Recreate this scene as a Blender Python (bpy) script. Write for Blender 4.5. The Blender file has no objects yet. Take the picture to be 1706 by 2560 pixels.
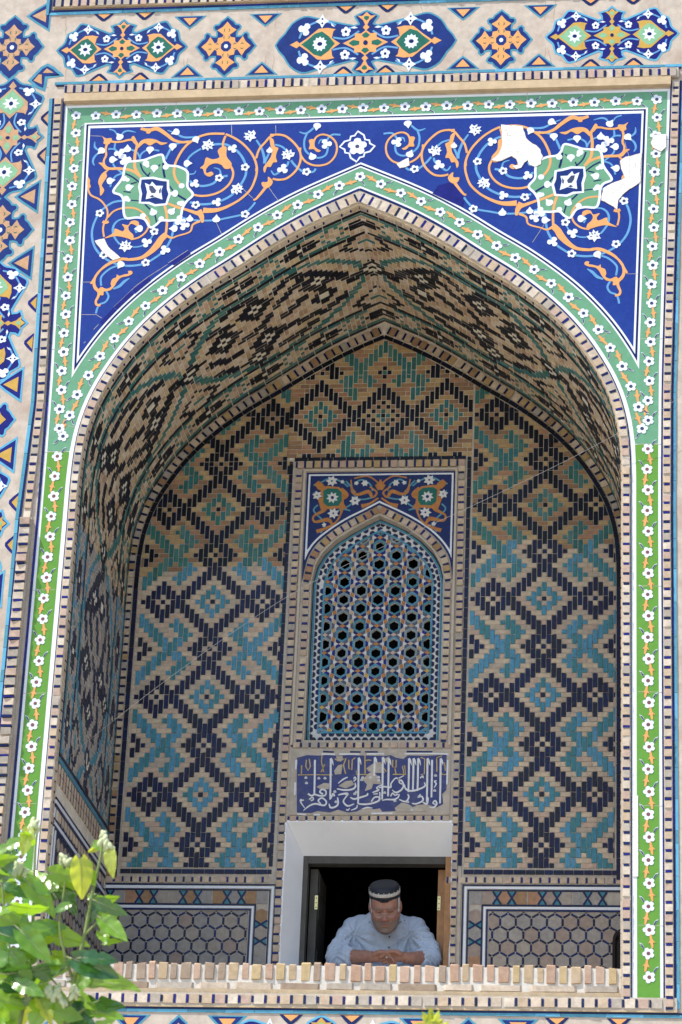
import bpy, bmesh, math, random
from mathutils import Vector, Matrix, noise
from mathutils.geometry import tessellate_polygon

random.seed(7)
SC = bpy.context.scene
COL = SC.collection
R = math.radians

# ------------------------------------------------------------------ camera
CAM = Vector((1.66455134, -12.51017736, -4.35102379))
YAW, PIT, ROLL, FPX = R(7.68770625), R(23.4513236), R(2.50672817), 6988.494
PW, PH = 1706.0, 2560.0
FWD = Vector((-math.sin(YAW) * math.cos(PIT), math.cos(YAW) * math.cos(PIT), math.sin(PIT)))
RT0 = Vector((math.cos(YAW), math.sin(YAW), 0))
UP0 = RT0.cross(FWD)
RT = RT0 * math.cos(ROLL) + UP0 * math.sin(ROLL)
UP = UP0 * math.cos(ROLL) - RT0 * math.sin(ROLL)
cd = bpy.data.cameras.new('camera')
cam = bpy.data.objects.new('camera', cd)
COL.objects.link(cam)
cam.matrix_world = Matrix(((RT.x, UP.x, -FWD.x, CAM.x), (RT.y, UP.y, -FWD.y, CAM.y), (RT.z, UP.z, -FWD.z, CAM.z), (0, 0, 0, 1)))
cd.sensor_fit = 'VERTICAL'
cd.sensor_height = 36.0
cd.lens = FPX / PH * 36.0
cd.clip_start = 0.1
cd.clip_end = 500
cd.dof.use_dof = True
cd.dof.focus_distance = 14.0
cd.dof.aperture_fstop = 3.4
SC.camera = cam

# ------------------------------------------------------------------ light
SUN_EL, SUN_AZ = R(58), R(-55)      # azimuth measured from straight out of the wall (-Y), negative = left
w = bpy.data.worlds.new('World')
SC.world = w
w.use_nodes = True
nt = w.node_tree
bg = nt.nodes['Background']
sky = nt.nodes.new('ShaderNodeTexSky')
sky.sky_type = 'NISHITA'
sky.sun_disc = False
sky.sun_elevation = SUN_EL
SDIR = Vector((math.sin(SUN_AZ) * math.cos(SUN_EL), -math.cos(SUN_AZ) * math.cos(SUN_EL), math.sin(SUN_EL)))
sky.sun_rotation = math.atan2(SDIR.x, SDIR.y)
nt.links.new(sky.outputs[0], bg.inputs[0])
bg.inputs[1].default_value = 0.15
sd = bpy.data.lights.new('sun', 'SUN')
sd.energy = 3.6
sd.angle = R(0.53)
sd.color = (1.0, 0.955, 0.88)
sun = bpy.data.objects.new('sun', sd)
COL.objects.link(sun)
sun.rotation_euler = SDIR.to_track_quat('Z', 'Y').to_euler()
sun.location = (-4, -8, 12)
vs = SC.view_settings
vs.view_transform = 'Standard'
vs.look = 'None'
vs.gamma = 1.0
vs.use_curve_mapping = False
vs.exposure = 0.85
SC.cycles.max_bounces = 8
SC.cycles.diffuse_bounces = 5

D = 1.3085            # depth of the niche


def un(px, py, y=0.0):
    """pixel of the photograph -> (X, Z) on the plane at depth y"""
    d = FWD + RT * ((px - PW / 2) / FPX) + UP * ((PH / 2 - py) / FPX)
    t = (y - CAM.y) / d.y
    p = CAM + d * t
    return (p.x, p.z)


# ------------------------------------------------------------------ materials
MATS = {}


def M(name, col, rough=0.6, var=0.12, scale=30.0, bump=0.15, dirt=0.0, dirtcol=(0.3, 0.24, 0.18), dscale=4.0, spec=0.5, fine=1.0, coat=0.0, bd=0.002):
    if name in MATS:
        return MATS[name]
    if rough <= .34:
        spec = min(spec, .22)
    m = bpy.data.materials.new(name)
    m.use_nodes = True
    n = m.node_tree.nodes
    L = m.node_tree.links
    b = n['Principled BSDF']
    g = n.new('ShaderNodeNewGeometry')
    t1 = n.new('ShaderNodeTexNoise')
    t1.inputs['Scale'].default_value = scale
    t1.inputs['Detail'].default_value = 6
    t1.inputs['Roughness'].default_value = 0.65
    L.new(g.outputs['Position'], t1.inputs['Vector'])
    mr = n.new('ShaderNodeMapRange')
    mr.inputs['From Min'].default_value = 0.28
    mr.inputs['From Max'].default_value = 0.72
    mr.inputs['To Min'].default_value = 1 - var
    mr.inputs['To Max'].default_value = 1 + var
    L.new(t1.outputs['Fac'], mr.inputs['Value'])
    mx = n.new('ShaderNodeMix')
    mx.data_type = 'RGBA'
    mx.blend_type = 'MULTIPLY'
    mx.inputs['Factor'].default_value = 1
    mx.inputs[6].default_value = (*col, 1)
    cb = n.new('ShaderNodeCombineColor')
    for i in range(3):
        L.new(mr.outputs[0], cb.inputs[i])
    L.new(cb.outputs[0], mx.inputs[7])
    out = mx.outputs[2]
    if dirt > 0:
        t2 = n.new('ShaderNodeTexNoise')
        t2.inputs['Scale'].default_value = dscale
        t2.inputs['Detail'].default_value = 8
        t2.inputs['Roughness'].default_value = 0.7
        L.new(g.outputs['Position'], t2.inputs['Vector'])
        r2 = n.new('ShaderNodeMapRange')
        r2.inputs['From Min'].default_value = 0.48
        r2.inputs['From Max'].default_value = 0.72
        r2.inputs['To Min'].default_value = 0
        r2.inputs['To Max'].default_value = dirt
        L.new(t2.outputs['Fac'], r2.inputs['Value'])
        m2 = n.new('ShaderNodeMix')
        m2.data_type = 'RGBA'
        L.new(r2.outputs[0], m2.inputs['Factor'])
        L.new(out, m2.inputs[6])
        m2.inputs[7].default_value = (*dirtcol, 1)
        out = m2.outputs[2]
    L.new(out, b.inputs['Base Color'])
    b.inputs['Roughness'].default_value = rough
    b.inputs['Specular IOR Level'].default_value = spec
    if coat:
        b.inputs['Coat Weight'].default_value = coat
        b.inputs['Coat Roughness'].default_value = 0.15
    if bump > 0:
        t3 = n.new('ShaderNodeTexNoise')
        t3.inputs['Scale'].default_value = 180 * fine
        t3.inputs['Detail'].default_value = 4
        L.new(g.outputs['Position'], t3.inputs['Vector'])
        bp = n.new('ShaderNodeBump')
        bp.inputs['Strength'].default_value = bump
        bp.inputs['Distance'].default_value = bd
        L.new(t3.outputs['Fac'], bp.inputs['Height'])
        L.new(bp.outputs[0], b.inputs['Normal'])
    MATS[name] = m
    return m


PLASTER = M('cream_facing', (0.47, 0.40, 0.33), 0.8, 0.2, 18, 0.45, 0.85, (0.36, 0.255, 0.20), 5)
MORTAR = M('lime_mortar', (0.44, 0.385, 0.315), 0.9, 0.18, 30, 0.4)
MORTARD = M('old_mortar', (0.66, 0.59, 0.48), 0.9, 0.2, 30, 0.4, 0.5, (0.3, 0.24, 0.17), 5)
TAN = M('tan_render', (0.48, 0.36, 0.22), 0.9, 0.15, 20, 0.4, 0.4, (0.62, 0.5, 0.36), 8)
TURQ = M('turquoise_glaze', (0.075, 0.26, 0.36), 0.22, 0.16, 20, 0.12)
TURQB = M('bright_turquoise_glaze', (0.11, 0.36, 0.52), 0.22, 0.14, 20, 0.12)
NAVY = M('navy_glaze', (0.009, 0.017, 0.090), 0.22, 0.3, 22, 0.12)
NAVYB = M('violet_blue_glaze', (0.012, 0.014, 0.150), 0.22, 0.3, 22, 0.12)
NAVYD = M('blue_black_glaze', (0.010, 0.017, 0.055), 0.25, 0.3, 22, 0.12)
COBALT = M('cobalt_glaze', (0.011, 0.034, 0.215), 0.3, 0.16, 60, 0.10, 0.7, (0.018, 0.052, 0.26), 5)
FIELD = M('medallion_blue_glaze', (0.008, 0.026, 0.150), 0.3, 0.3, 16, 0.15)
WHITE = M('white_glaze', (0.70, 0.72, 0.74), 0.3, 0.04, 30, 0.08)
WHITEF = M('white_flower_glaze', (0.66, 0.70, 0.78), 0.3, 0.05, 30, 0.08)
ORANGE = M('orange_glaze', (0.67, 0.325, 0.115), 0.32, 0.10, 30, 0.08)
DULLO = M('faded_orange_glaze', (0.46, 0.26, 0.125), 0.36, 0.22, 30, 0.12)
YELLOW = M('ochre_yellow_glaze', (0.50, 0.31, 0.065), 0.32, 0.14, 30, 0.08)
AMBER = M('amber_glaze', (0.42, 0.17, 0.035), 0.32, 0.2, 30, 0.08)
GREENU = M('sage_green_glaze', (0.125, 0.30, 0.175), 0.34, 0.10, 25, 0.08)
GREENL = M('leaf_green_glaze', (0.110, 0.270, 0.038), 0.34, 0.08, 25, 0.08)
DGREEN = M('deep_green_glaze', (0.015, 0.12, 0.085), 0.3, 0.2, 25, 0.08)
PGREEN = M('pale_green_glaze', (0.22, 0.42, 0.24), 0.3, 0.15, 25, 0.08)
SKYB = M('sky_blue_glaze', (0.115, 0.30, 0.52), 0.3, 0.10, 30, 0.08)
MAROON = M('maroon_glaze', (0.16, 0.055, 0.05), 0.4, 0.2, 30, 0.08)
INK = M('ink_blue_glaze', (0.02, 0.03, 0.085), 0.4, 0.2, 30, 0.08)
LOSS = M('bare_white_plaster', (0.76, 0.745, 0.72), 0.9, 0.10, 30, 0.9, 0.5, (0.60, 0.52, 0.43), 14, fine=.5, bd=.006)
TRIM = [M('trim_brick_%s' % a, c, 0.85, 0.2, 40, 0.6, 0.6, (0.33, 0.26, 0.20), 16) for a, c in
        (('cream', (0.50, 0.41, 0.315)), ('pale', (0.55, 0.47, 0.375)), ('rose', (0.44, 0.315, 0.245)), ('sand', (0.46, 0.35, 0.24)), ('grey', (0.37, 0.32, 0.265)))]
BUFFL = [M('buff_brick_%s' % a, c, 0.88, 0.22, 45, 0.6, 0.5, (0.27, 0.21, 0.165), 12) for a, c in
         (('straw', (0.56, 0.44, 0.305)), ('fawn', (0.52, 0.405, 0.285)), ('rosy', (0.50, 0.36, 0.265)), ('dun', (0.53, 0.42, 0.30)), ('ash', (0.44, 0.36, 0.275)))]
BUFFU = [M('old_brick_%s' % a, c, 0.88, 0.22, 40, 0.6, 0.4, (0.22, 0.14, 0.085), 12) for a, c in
         (('ochre', (0.40, 0.27, 0.125)), ('brown', (0.31, 0.185, 0.095)), ('rust', (0.36, 0.20, 0.115)), ('honey', (0.44, 0.31, 0.155)), ('umber', (0.25, 0.15, 0.085)))]  # older brown brick, with warm bounce light worked into the tone
BUFFD = [M('dado_brick_%s' % a, c, 0.88, 0.2, 40, 0.5, 0.4, (0.2, 0.16, 0.13), 12) for a, c in
         (('grey', (0.315, 0.285, 0.25)), ('dun', (0.33, 0.285, 0.235)), ('clay', (0.31, 0.24, 0.195)), ('ash', (0.285, 0.265, 0.24)))]
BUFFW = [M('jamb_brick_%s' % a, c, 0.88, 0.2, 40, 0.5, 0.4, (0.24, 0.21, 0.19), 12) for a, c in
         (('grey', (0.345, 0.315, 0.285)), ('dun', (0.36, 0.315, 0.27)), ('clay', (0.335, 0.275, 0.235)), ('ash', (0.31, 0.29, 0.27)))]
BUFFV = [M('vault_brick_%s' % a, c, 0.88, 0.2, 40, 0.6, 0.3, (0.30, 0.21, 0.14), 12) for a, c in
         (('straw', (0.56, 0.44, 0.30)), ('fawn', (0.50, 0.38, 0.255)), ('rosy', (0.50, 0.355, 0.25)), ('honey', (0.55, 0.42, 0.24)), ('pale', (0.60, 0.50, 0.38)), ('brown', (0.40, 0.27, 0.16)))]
NAVYS = [M('navy_brick_%s' % a, c, 0.3, 0.35, 60, 0.4, 0.25, (0.05, 0.045, 0.055), 30, 0.35) for a, c in
         (('ink', (0.009, 0.011, 0.036)), ('plum', (0.013, 0.012, 0.042)), ('deep', (0.010, 0.016, 0.058)), ('slate', (0.016, 0.017, 0.030)))]
NAVYT = [M('black_brick_%s' % a, c, 0.28, 0.35, 60, 0.4, 0.2, (0.04, 0.034, 0.03), 30, 0.35) for a, c in
         (('jet', (0.004, 0.006, 0.012)), ('coal', (0.006, 0.007, 0.012)), ('night', (0.006, 0.008, 0.022)))]
TURQS = [M('turquoise_brick_%s' % a, c, 0.28, 0.30, 60, 0.35, 0.2, (0.12, 0.24, 0.28), 25) for a, c in
         (('sky', (0.068, 0.235, 0.335)), ('sea', (0.05, 0.205, 0.26)), ('teal', (0.045, 0.19, 0.215)), ('azure', (0.075, 0.25, 0.37)))]
TURQT = [M('green_brick_%s' % a, c, 0.28, 0.25, 50, 0.35, 0.25, (0.12, 0.2, 0.17), 25) for a, c in
         (('jade', (0.040, 0.165, 0.140)), ('spruce', (0.032, 0.130, 0.120)), ('grey', (0.075, 0.180, 0.165)), ('teal', (0.035, 0.155, 0.165)))]  # turquoise turned greener: warm light of the upper zone put into the glaze
CREAMB = M('cream_glazed_brick', (0.68, 0.64, 0.52), 0.5, 0.12, 40, 0.3)
WHITEP = M('white_paint', (0.84, 0.85, 0.86), 0.75, 0.04, 10, 0.35, 0.15, (0.62, 0.62, 0.62), 5)
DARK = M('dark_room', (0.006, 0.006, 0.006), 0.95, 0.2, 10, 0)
WOODO = M('orange_wood', (0.42, 0.20, 0.065), 0.5, 0.25, 18, 0.3, 0.5, (0.22, 0.10, 0.035), 14)
WOODG = M('grey_wood', (0.07, 0.064, 0.052), 0.7, 0.25, 18, 0.3)
WOODD = M('black_wood', (0.004, 0.003, 0.003), 0.8, 0.3, 20, 0.3, spec=.15)
BRASS = M('brass', (0.78, 0.62, 0.28), 0.35, 0.1, 30, 0)
BRASS.node_tree.nodes['Principled BSDF'].inputs['Metallic'].default_value = 0.6
GROUND = M('pale_paving', (0.42, 0.375, 0.315), 0.9, 0.15, 1.5, 0.3)


# ------------------------------------------------------------------ mesh helpers
class MB:
    """collects geometry; build() links it as ONE mesh object"""

    def __init__(self):
        self.v, self.f, self.mi, self.mats = [], [], [], []
        self.smooth = False
        self.uid = 0

    HK = 1.0
    NB = [0]

    def lift(self, h):
        '''every inlay gets its own hair-thin level so that no two faces share a plane'''
        MB.NB[0] = (MB.NB[0] + 1) % 23
        return h * MB.HK + (MB.NB[0] * 0.000008 if h > 0 else 0)

    def slot(self, m):
        if m not in self.mats:
            self.mats.append(m)
        return self.mats.index(m)

    def add(self, vs, fs, m):
        o = len(self.v)
        self.v.extend(vs)
        s = self.slot(m)
        for f in fs:
            self.f.append(tuple(i + o for i in f))
            self.mi.append(s)

    def prism(self, poly, y, h, m, base=None):
        """2D polygon (X,Z) standing h proud of the plane y (towards -Y)"""
        n = len(poly)
        y = y * MB.HK if base is None else y
        h = self.lift(h)
        yb = y if base is None else base
        vs = [(p[0], y - h, p[1]) for p in poly] + [(p[0], yb, p[1]) for p in poly]
        tris = tessellate_polygon([[Vector((p[0], p[1], 0)) for p in poly]])
        fs = []
        for t in tris:
            a, b, c = (poly[i] for i in t)
            cr = (b[0] - a[0]) * (c[1] - a[1]) - (b[1] - a[1]) * (c[0] - a[0])
            fs.append(tuple(t) if cr > 0 else tuple(reversed(t)))
        ar = sum(poly[i][0] * poly[(i + 1) % n][1] - poly[(i + 1) % n][0] * poly[i][1] for i in range(n))
        for i in range(n):
            j = (i + 1) % n
            fs.append((i, i + n, j + n, j) if ar > 0 else (j, j + n, i + n, i))
        self.add(vs, fs, m)

    def box(self, x0, x1, y0, y1, z0, z1, m):
        vs = [(x0, y0, z0), (x1, y0, z0), (x1, y1, z0), (x0, y1, z0), (x0, y0, z1), (x1, y0, z1), (x1, y1, z1), (x0, y1, z1)]
        self.add(vs, [(0, 1, 5, 4), (1, 2, 6, 5), (2, 3, 7, 6), (3, 0, 4, 7), (4, 5, 6, 7), (3, 2, 1, 0)], m)

    def hexa(self, p, m):
        """8 points: front 4 then back 4"""
        self.add(p, [(0, 1, 2, 3), (0, 4, 5, 1), (1, 5, 6, 2), (2, 6, 7, 3), (3, 7, 4, 0)], m)

    def ribbon(self, pts, ws, y, h, m, smooth=True, closed=False, hs=None):
        if smooth:
            pts, ws = spline(pts, ws, closed)
        elif not hasattr(ws, '__len__'):
            ws = [ws] * len(pts)
        n = len(pts)
        y, h = y * MB.HK, self.lift(h)
        vs = []
        for i in range(n):
            a = pts[(i - 1) % n] if (closed or i > 0) else pts[i]
            b = pts[(i + 1) % n] if (closed or i < n - 1) else pts[i]
            tx, tz = b[0] - a[0], b[1] - a[1]
            l = math.hypot(tx, tz) or 1
            nx, nz = -tz / l, tx / l
            k = ws[i] / 2
            p = pts[i]
            A, B = (p[0] + nx * k, p[1] + nz * k), (p[0] - nx * k, p[1] - nz * k)
            vs += [(A[0], y - h, A[1]), (B[0], y - h, B[1]), (A[0], y, A[1]), (B[0], y, B[1])]
        fs = []
        for i in range(n if closed else n - 1):
            a, b = i * 4, ((i + 1) % n) * 4
            fs += [(a, a + 1, b + 1, b), (a + 2, a, b, b + 2), (a + 1, a + 3, b + 3, b + 1)]
        if not closed:
            fs += [(0, 2, 3, 1), (n * 4 - 4, n * 4 - 3, n * 4 - 1, n * 4 - 2)]
        self.add(vs, fs, m)

    def tube(self, pts, rad, m, seg=8, smooth=True):
        n = len(pts)
        if not hasattr(rad, '__len__'):
            rad = [rad] * n
        vs, fs = [], []
        for i in range(n):
            a = Vector(pts[max(i - 1, 0)])
            b = Vector(pts[min(i + 1, n - 1)])
            t = (b - a).normalized()
            u = t.cross(Vector((0, 1, 0.01)))
            if u.length < 0.05:
                u = t.cross(Vector((1, 0, 0)))
            u.normalize()
            v = t.cross(u)
            for k in range(seg):
                an = 2 * math.pi * k / seg
                vs.append(tuple(Vector(pts[i]) + (u * math.cos(an) + v * math.sin(an)) * rad[i]))
        for i in range(n - 1):
            for k in range(seg):
                k2 = (k + 1) % seg
                fs.append((i * seg + k, i * seg + k2, (i + 1) * seg + k2, (i + 1) * seg + k))
        fs.append(tuple(range(seg)))
        fs.append(tuple(reversed(range((n - 1) * seg, n * seg))))
        self.add(vs, fs, m)

    def mesh(self, name):
        me = bpy.data.meshes.new(name)
        me.from_pydata(self.v, [], self.f)
        for m in self.mats:
            me.materials.append(m)
        me.polygons.foreach_set('material_index', self.mi)
        if self.smooth:
            me.polygons.foreach_set('use_smooth', [True] * len(self.f))
        me.update()
        return me

    def build(self, name, parent=None, kind=None):
        if not self.v:
            return None
        return link(name, self.mesh(name), parent, kind=kind)


WORLD = {}


def link(name, me, parent=None, loc=(0, 0, 0), kind=None):
    o = bpy.data.objects.new(name, me)
    COL.objects.link(o)
    loc = Vector(loc)
    if parent is not None:
        o.parent = parent
        o.location = loc - WORLD[parent.name]
    else:
        o.location = loc
    WORLD[o.name] = loc
    if kind:
        o['kind'] = kind
    return o


def thing(name, label, cat, loc, group=None):
    o = bpy.data.objects.new(name, None)
    COL.objects.link(o)
    o.location = loc
    o.empty_display_size = 0.1
    o['label'] = label
    o['category'] = cat
    if group:
        o['group'] = group
    WORLD[o.name] = Vector(loc)
    return o


def tag(o, label, cat, group=None):
    o['label'] = label
    o['category'] = cat
    if group:
        o['group'] = group
    return o


def spline(pts, ws=1.0, closed=False, sub=5):
    n = len(pts)
    if not hasattr(ws, '__len__'):
        ws = [ws] * n
    if len(ws) != n:
        k = len(ws)
        ws = [ws[0]] * n if k == 1 else [ws[min(int(i * (k - 1) / (n - 1)), k - 2)] + (ws[min(int(i * (k - 1) / (n - 1)) + 1, k - 1)] - ws[min(int(i * (k - 1) / (n - 1)), k - 2)]) * ((i * (k - 1) / (n - 1)) - min(int(i * (k - 1) / (n - 1)), k - 2)) for i in range(n)]
    if n < 3:
        return list(pts), list(ws)
    out, ow = [], []
    for i in range(n if closed else n - 1):
        p0 = pts[(i - 1) % n] if closed or i > 0 else pts[i]
        p1, p2 = pts[i], pts[(i + 1) % n]
        p3 = pts[(i + 2) % n] if closed or i + 2 < n else p2
        for k in range(sub):
            t = k / sub
            a = 2 * t**3 - 3 * t**2 + 1
            b = t**3 - 2 * t**2 + t
            c = -2 * t**3 + 3 * t**2
            d = t**3 - t**2
            out.append(tuple(a * p1[j] + b * 0.5 * (p2[j] - p0[j]) + c * p2[j] + d * 0.5 * (p3[j] - p1[j]) for j in range(len(p1))))
            ow.append(ws[i] + (ws[(i + 1) % n] - ws[i]) * t)
    if not closed:
        out.append(tuple(pts[-1]))
        ow.append(ws[-1])
    return out, ow


def offset_closed(poly, d):
    """inward (positive d) offset of a closed polygon"""
    n = len(poly)
    ar = sum(poly[i][0] * poly[(i + 1) % n][1] - poly[(i + 1) % n][0] * poly[i][1] for i in range(n))
    s = 1 if ar > 0 else -1
    out = []
    for i in range(n):
        a, b, c = poly[i - 1], poly[i], poly[(i + 1) % n]
        t1 = Vector((b[0] - a[0], b[1] - a[1]))
        t2 = Vector((c[0] - b[0], c[1] - b[1]))
        if t1.length < 1e-9 or t2.length < 1e-9:
            out.append(b)
            continue
        t1.normalize()
        t2.normalize()
        n1 = Vector((-t1.y, t1.x)) * s
        n2 = Vector((-t2.y, t2.x)) * s
        bis = n1 + n2
        if bis.length < 0.2:
            bis = n1
        bis.normalize()
        k = d / max(0.45, bis.dot(n1))
        out.append((b[0] + bis.x * k, b[1] + bis.y * k))
    return out


def clip_convex(poly, hull):
    """Sutherland-Hodgman against a convex CCW hull"""
    out = list(poly)
    n = len(hull)
    for i in range(n):
        a, b = hull[i], hull[(i + 1) % n]
        ex, ez = b[0] - a[0], b[1] - a[1]

        def s(p):
            return ex * (p[1] - a[1]) - ez * (p[0] - a[0])
        res = []
        for k in range(len(out)):
            p, q = out[k - 1], out[k]
            sp, sq = s(p), s(q)
            if (sp < 0) != (sq < 0):
                t = sp / (sp - sq)
                res.append((p[0] + (q[0] - p[0]) * t, p[1] + (q[1] - p[1]) * t))
            if sq >= 0:
                res.append(q)
        out = res
        if len(out) < 3:
            return []
    return out


def area(poly):
    return abs(sum(poly[i][0] * poly[(i + 1) % len(poly)][1] - poly[(i + 1) % len(poly)][0] * poly[i][1] for i in range(len(poly)))) / 2


# chamfered brick meshes, shared: unit size, back at y=0, front at y=-1
BRICKS = {}


def brick_mesh(m, k, name):
    key = (m.name, k)
    if key in BRICKS:
        return BRICKS[key]
    rr = random.Random(k * 13 + 5)
    j = lambda a: rr.uniform(-a, a)
    back = [(-.5, 0, -.5), (.5, 0, -.5), (.5, 0, .5), (-.5, 0, .5)]
    mid = [(x * (1 + j(.04)), -.7 + j(.1), z * (1 + j(.05))) for x, _, z in back]
    fr = [(x * .93 + j(.02), -1 + j(.12), z * .93 + j(.02)) for x, _, z in back]
    b = MB()
    fs = [(8, 9, 10, 11)]
    for i in range(4):
        q = (i + 1) % 4
        fs += [(i, q, q + 4, i + 4), (i + 4, q + 4, q + 8, i + 8)]
    b.add(back + mid + fr, fs, m)
    BRICKS[key] = b.mesh(name)
    return BRICKS[key]


def put_brick(name, parent, m, x, y, z, wd, ht, th, ang=0.0):
    o = link(name, brick_mesh(m, random.randrange(5), name), parent, (x, y, z))
    o.scale = (wd, th, ht)
    if ang:
        o.rotation_euler = (0, ang, 0)
    return o


def camdist(x, y, z):
    return (Vector((x, y, z)) - CAM).length


# ------------------------------------------------------------------ niche profile (half, apex first)
PROF = [(0.0, 2.857), (0.22, 2.750), (0.41, 2.637), (0.60, 2.505), (0.79, 2.376), (0.975, 2.220), (1.115, 2.062), (1.215, 1.908),
        (1.285, 1.765), (1.328, 1.62), (1.348, 1.48), (1.355, 1.32), (1.355, 1.15)]


def half_profile(zbot=-1.36, sub=4):
    p, _ = spline(PROF, 1.0, False, sub)
    p = list(p)
    p += [(1.355, 0.6), (1.355, zbot)]
    return p


HP = half_profile()


def arclen(p):
    s = [0.0]
    for i in range(1, len(p)):
        s.append(s[-1] + math.dist(p[i - 1], p[i]))
    return s


HS = arclen(HP)


def prof_at(s):
    """point and outward normal (away from the opening) on the right half at arc length s from the apex"""
    i = 1
    while i < len(HS) - 1 and HS[i] < s:
        i += 1
    t = (s - HS[i - 1]) / (HS[i] - HS[i - 1])
    a, b = HP[i - 1], HP[i]
    p = (a[0] + (b[0] - a[0]) * t, a[1] + (b[1] - a[1]) * t)
    # smooth tangent
    def tan(k):
        q0, q1 = HP[max(k - 1, 0)], HP[min(k + 1, len(HP) - 1)]
        return Vector((q1[0] - q0[0], q1[1] - q0[1])).normalized()
    tv = (tan(i - 1) * (1 - t) + tan(i) * t).normalized()
    return p, (-tv.y, tv.x)


def off_point(s, o):
    p, n = prof_at(s)
    return (p[0] + n[0] * o, p[1] + n[1] * o)


S_SPRING = HS[[i for i, p in enumerate(HP) if p[1] < 1.46][0]]
S_END = HS[-1]


def bandoff(lo, ap, s):
    """offset that goes from ap at the apex to lo at the springing"""
    t = min(1.0, s / S_SPRING)
    t = t * t * (3 - 2 * t)
    return ap + (lo - ap) * t


def off_line(lo, ap, s0=0.0, s1=None, step=0.05):
    """polyline of the right half, offset outwards, clipped at the centre line"""
    s1 = S_END if s1 is None else s1
    n = max(2, int((s1 - s0) / step))
    out = []
    for i in range(n + 1):
        s = s0 + (s1 - s0) * i / n
        q = off_point(s, bandoff(lo, ap, s))
        out.append(q)
    if s0 == 0.0:
        a, b = out[0], out[1]
        if a[0] > 0:
            t = a[0] / (b[0] - a[0])
            out.insert(0, (0.0, a[1] - (b[1] - a[1]) * t))
        else:
            while len(out) > 1 and out[1][0] < 0:
                out.pop(0)
            a, b = out[0], out[1]
            t = -a[0] / (b[0] - a[0])
            out[0] = (0.0, a[1] + (b[1] - a[1]) * t)
    return out


def mir(p):
    return [(-q[0], q[1]) for q in p]


def tw(z):
    """half width of the outer white line of the border at height z"""
    T = [(-1.4, 1.539), (1.3, 1.541), (1.9, 1.549), (2.7, 1.575), (3.52, 1.603), (4.4, 1.63)]
    for i in range(1, len(T)):
        if z <= T[i][0] or i == len(T) - 1:
            a, b = T[i - 1], T[i]
            return a[1] + (b[1] - a[1]) * (z - a[0]) / (b[0] - a[0])


# =================================================================== SETTING
g = MB()
g.box(-60, 60, -80, 60, -6.35, -6.0, GROUND)
o = g.build('ground', kind='structure')

# ------------------------------------------------------------------ facade
fac = thing('facade_wall', 'sunlit tiled front wall framing the pointed arch with medallion bands and a green flowered border', 'wall', (0, 0, -6.0))

ZT = 3.503          # top of the outer white line
body = MB()
# front plaster sheet with the niche cut out: built as strips round the opening
FX0, FX1, FZ0, FZ1 = -4.6, 4.6, -6.0, 6.2
rp = [(p[0], p[1]) for p in HP]
right = [(0, FZ1), (0, rp[0][1])] + rp[1:] + [(0.0, rp[-1][1]), (0, FZ0), (FX1, FZ0), (FX1, FZ1)]
body.prism(list(reversed(right)), 0.0, 0.0, PLASTER, base=0.25)
body.prism(mir(right), 0.0, 0.0, PLASTER, base=0.25)
body.box(FX0, -1.50, 0.26, 2.6, FZ0, FZ1, MORTAR)
body.box(1.50, FX1, 0.26, 2.6, FZ0, FZ1, MORTAR)
body.box(-1.49, 1.49, 0.26, 2.6, 3.05, FZ1, MORTAR)
body.build('plaster_facing', fac)


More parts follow.
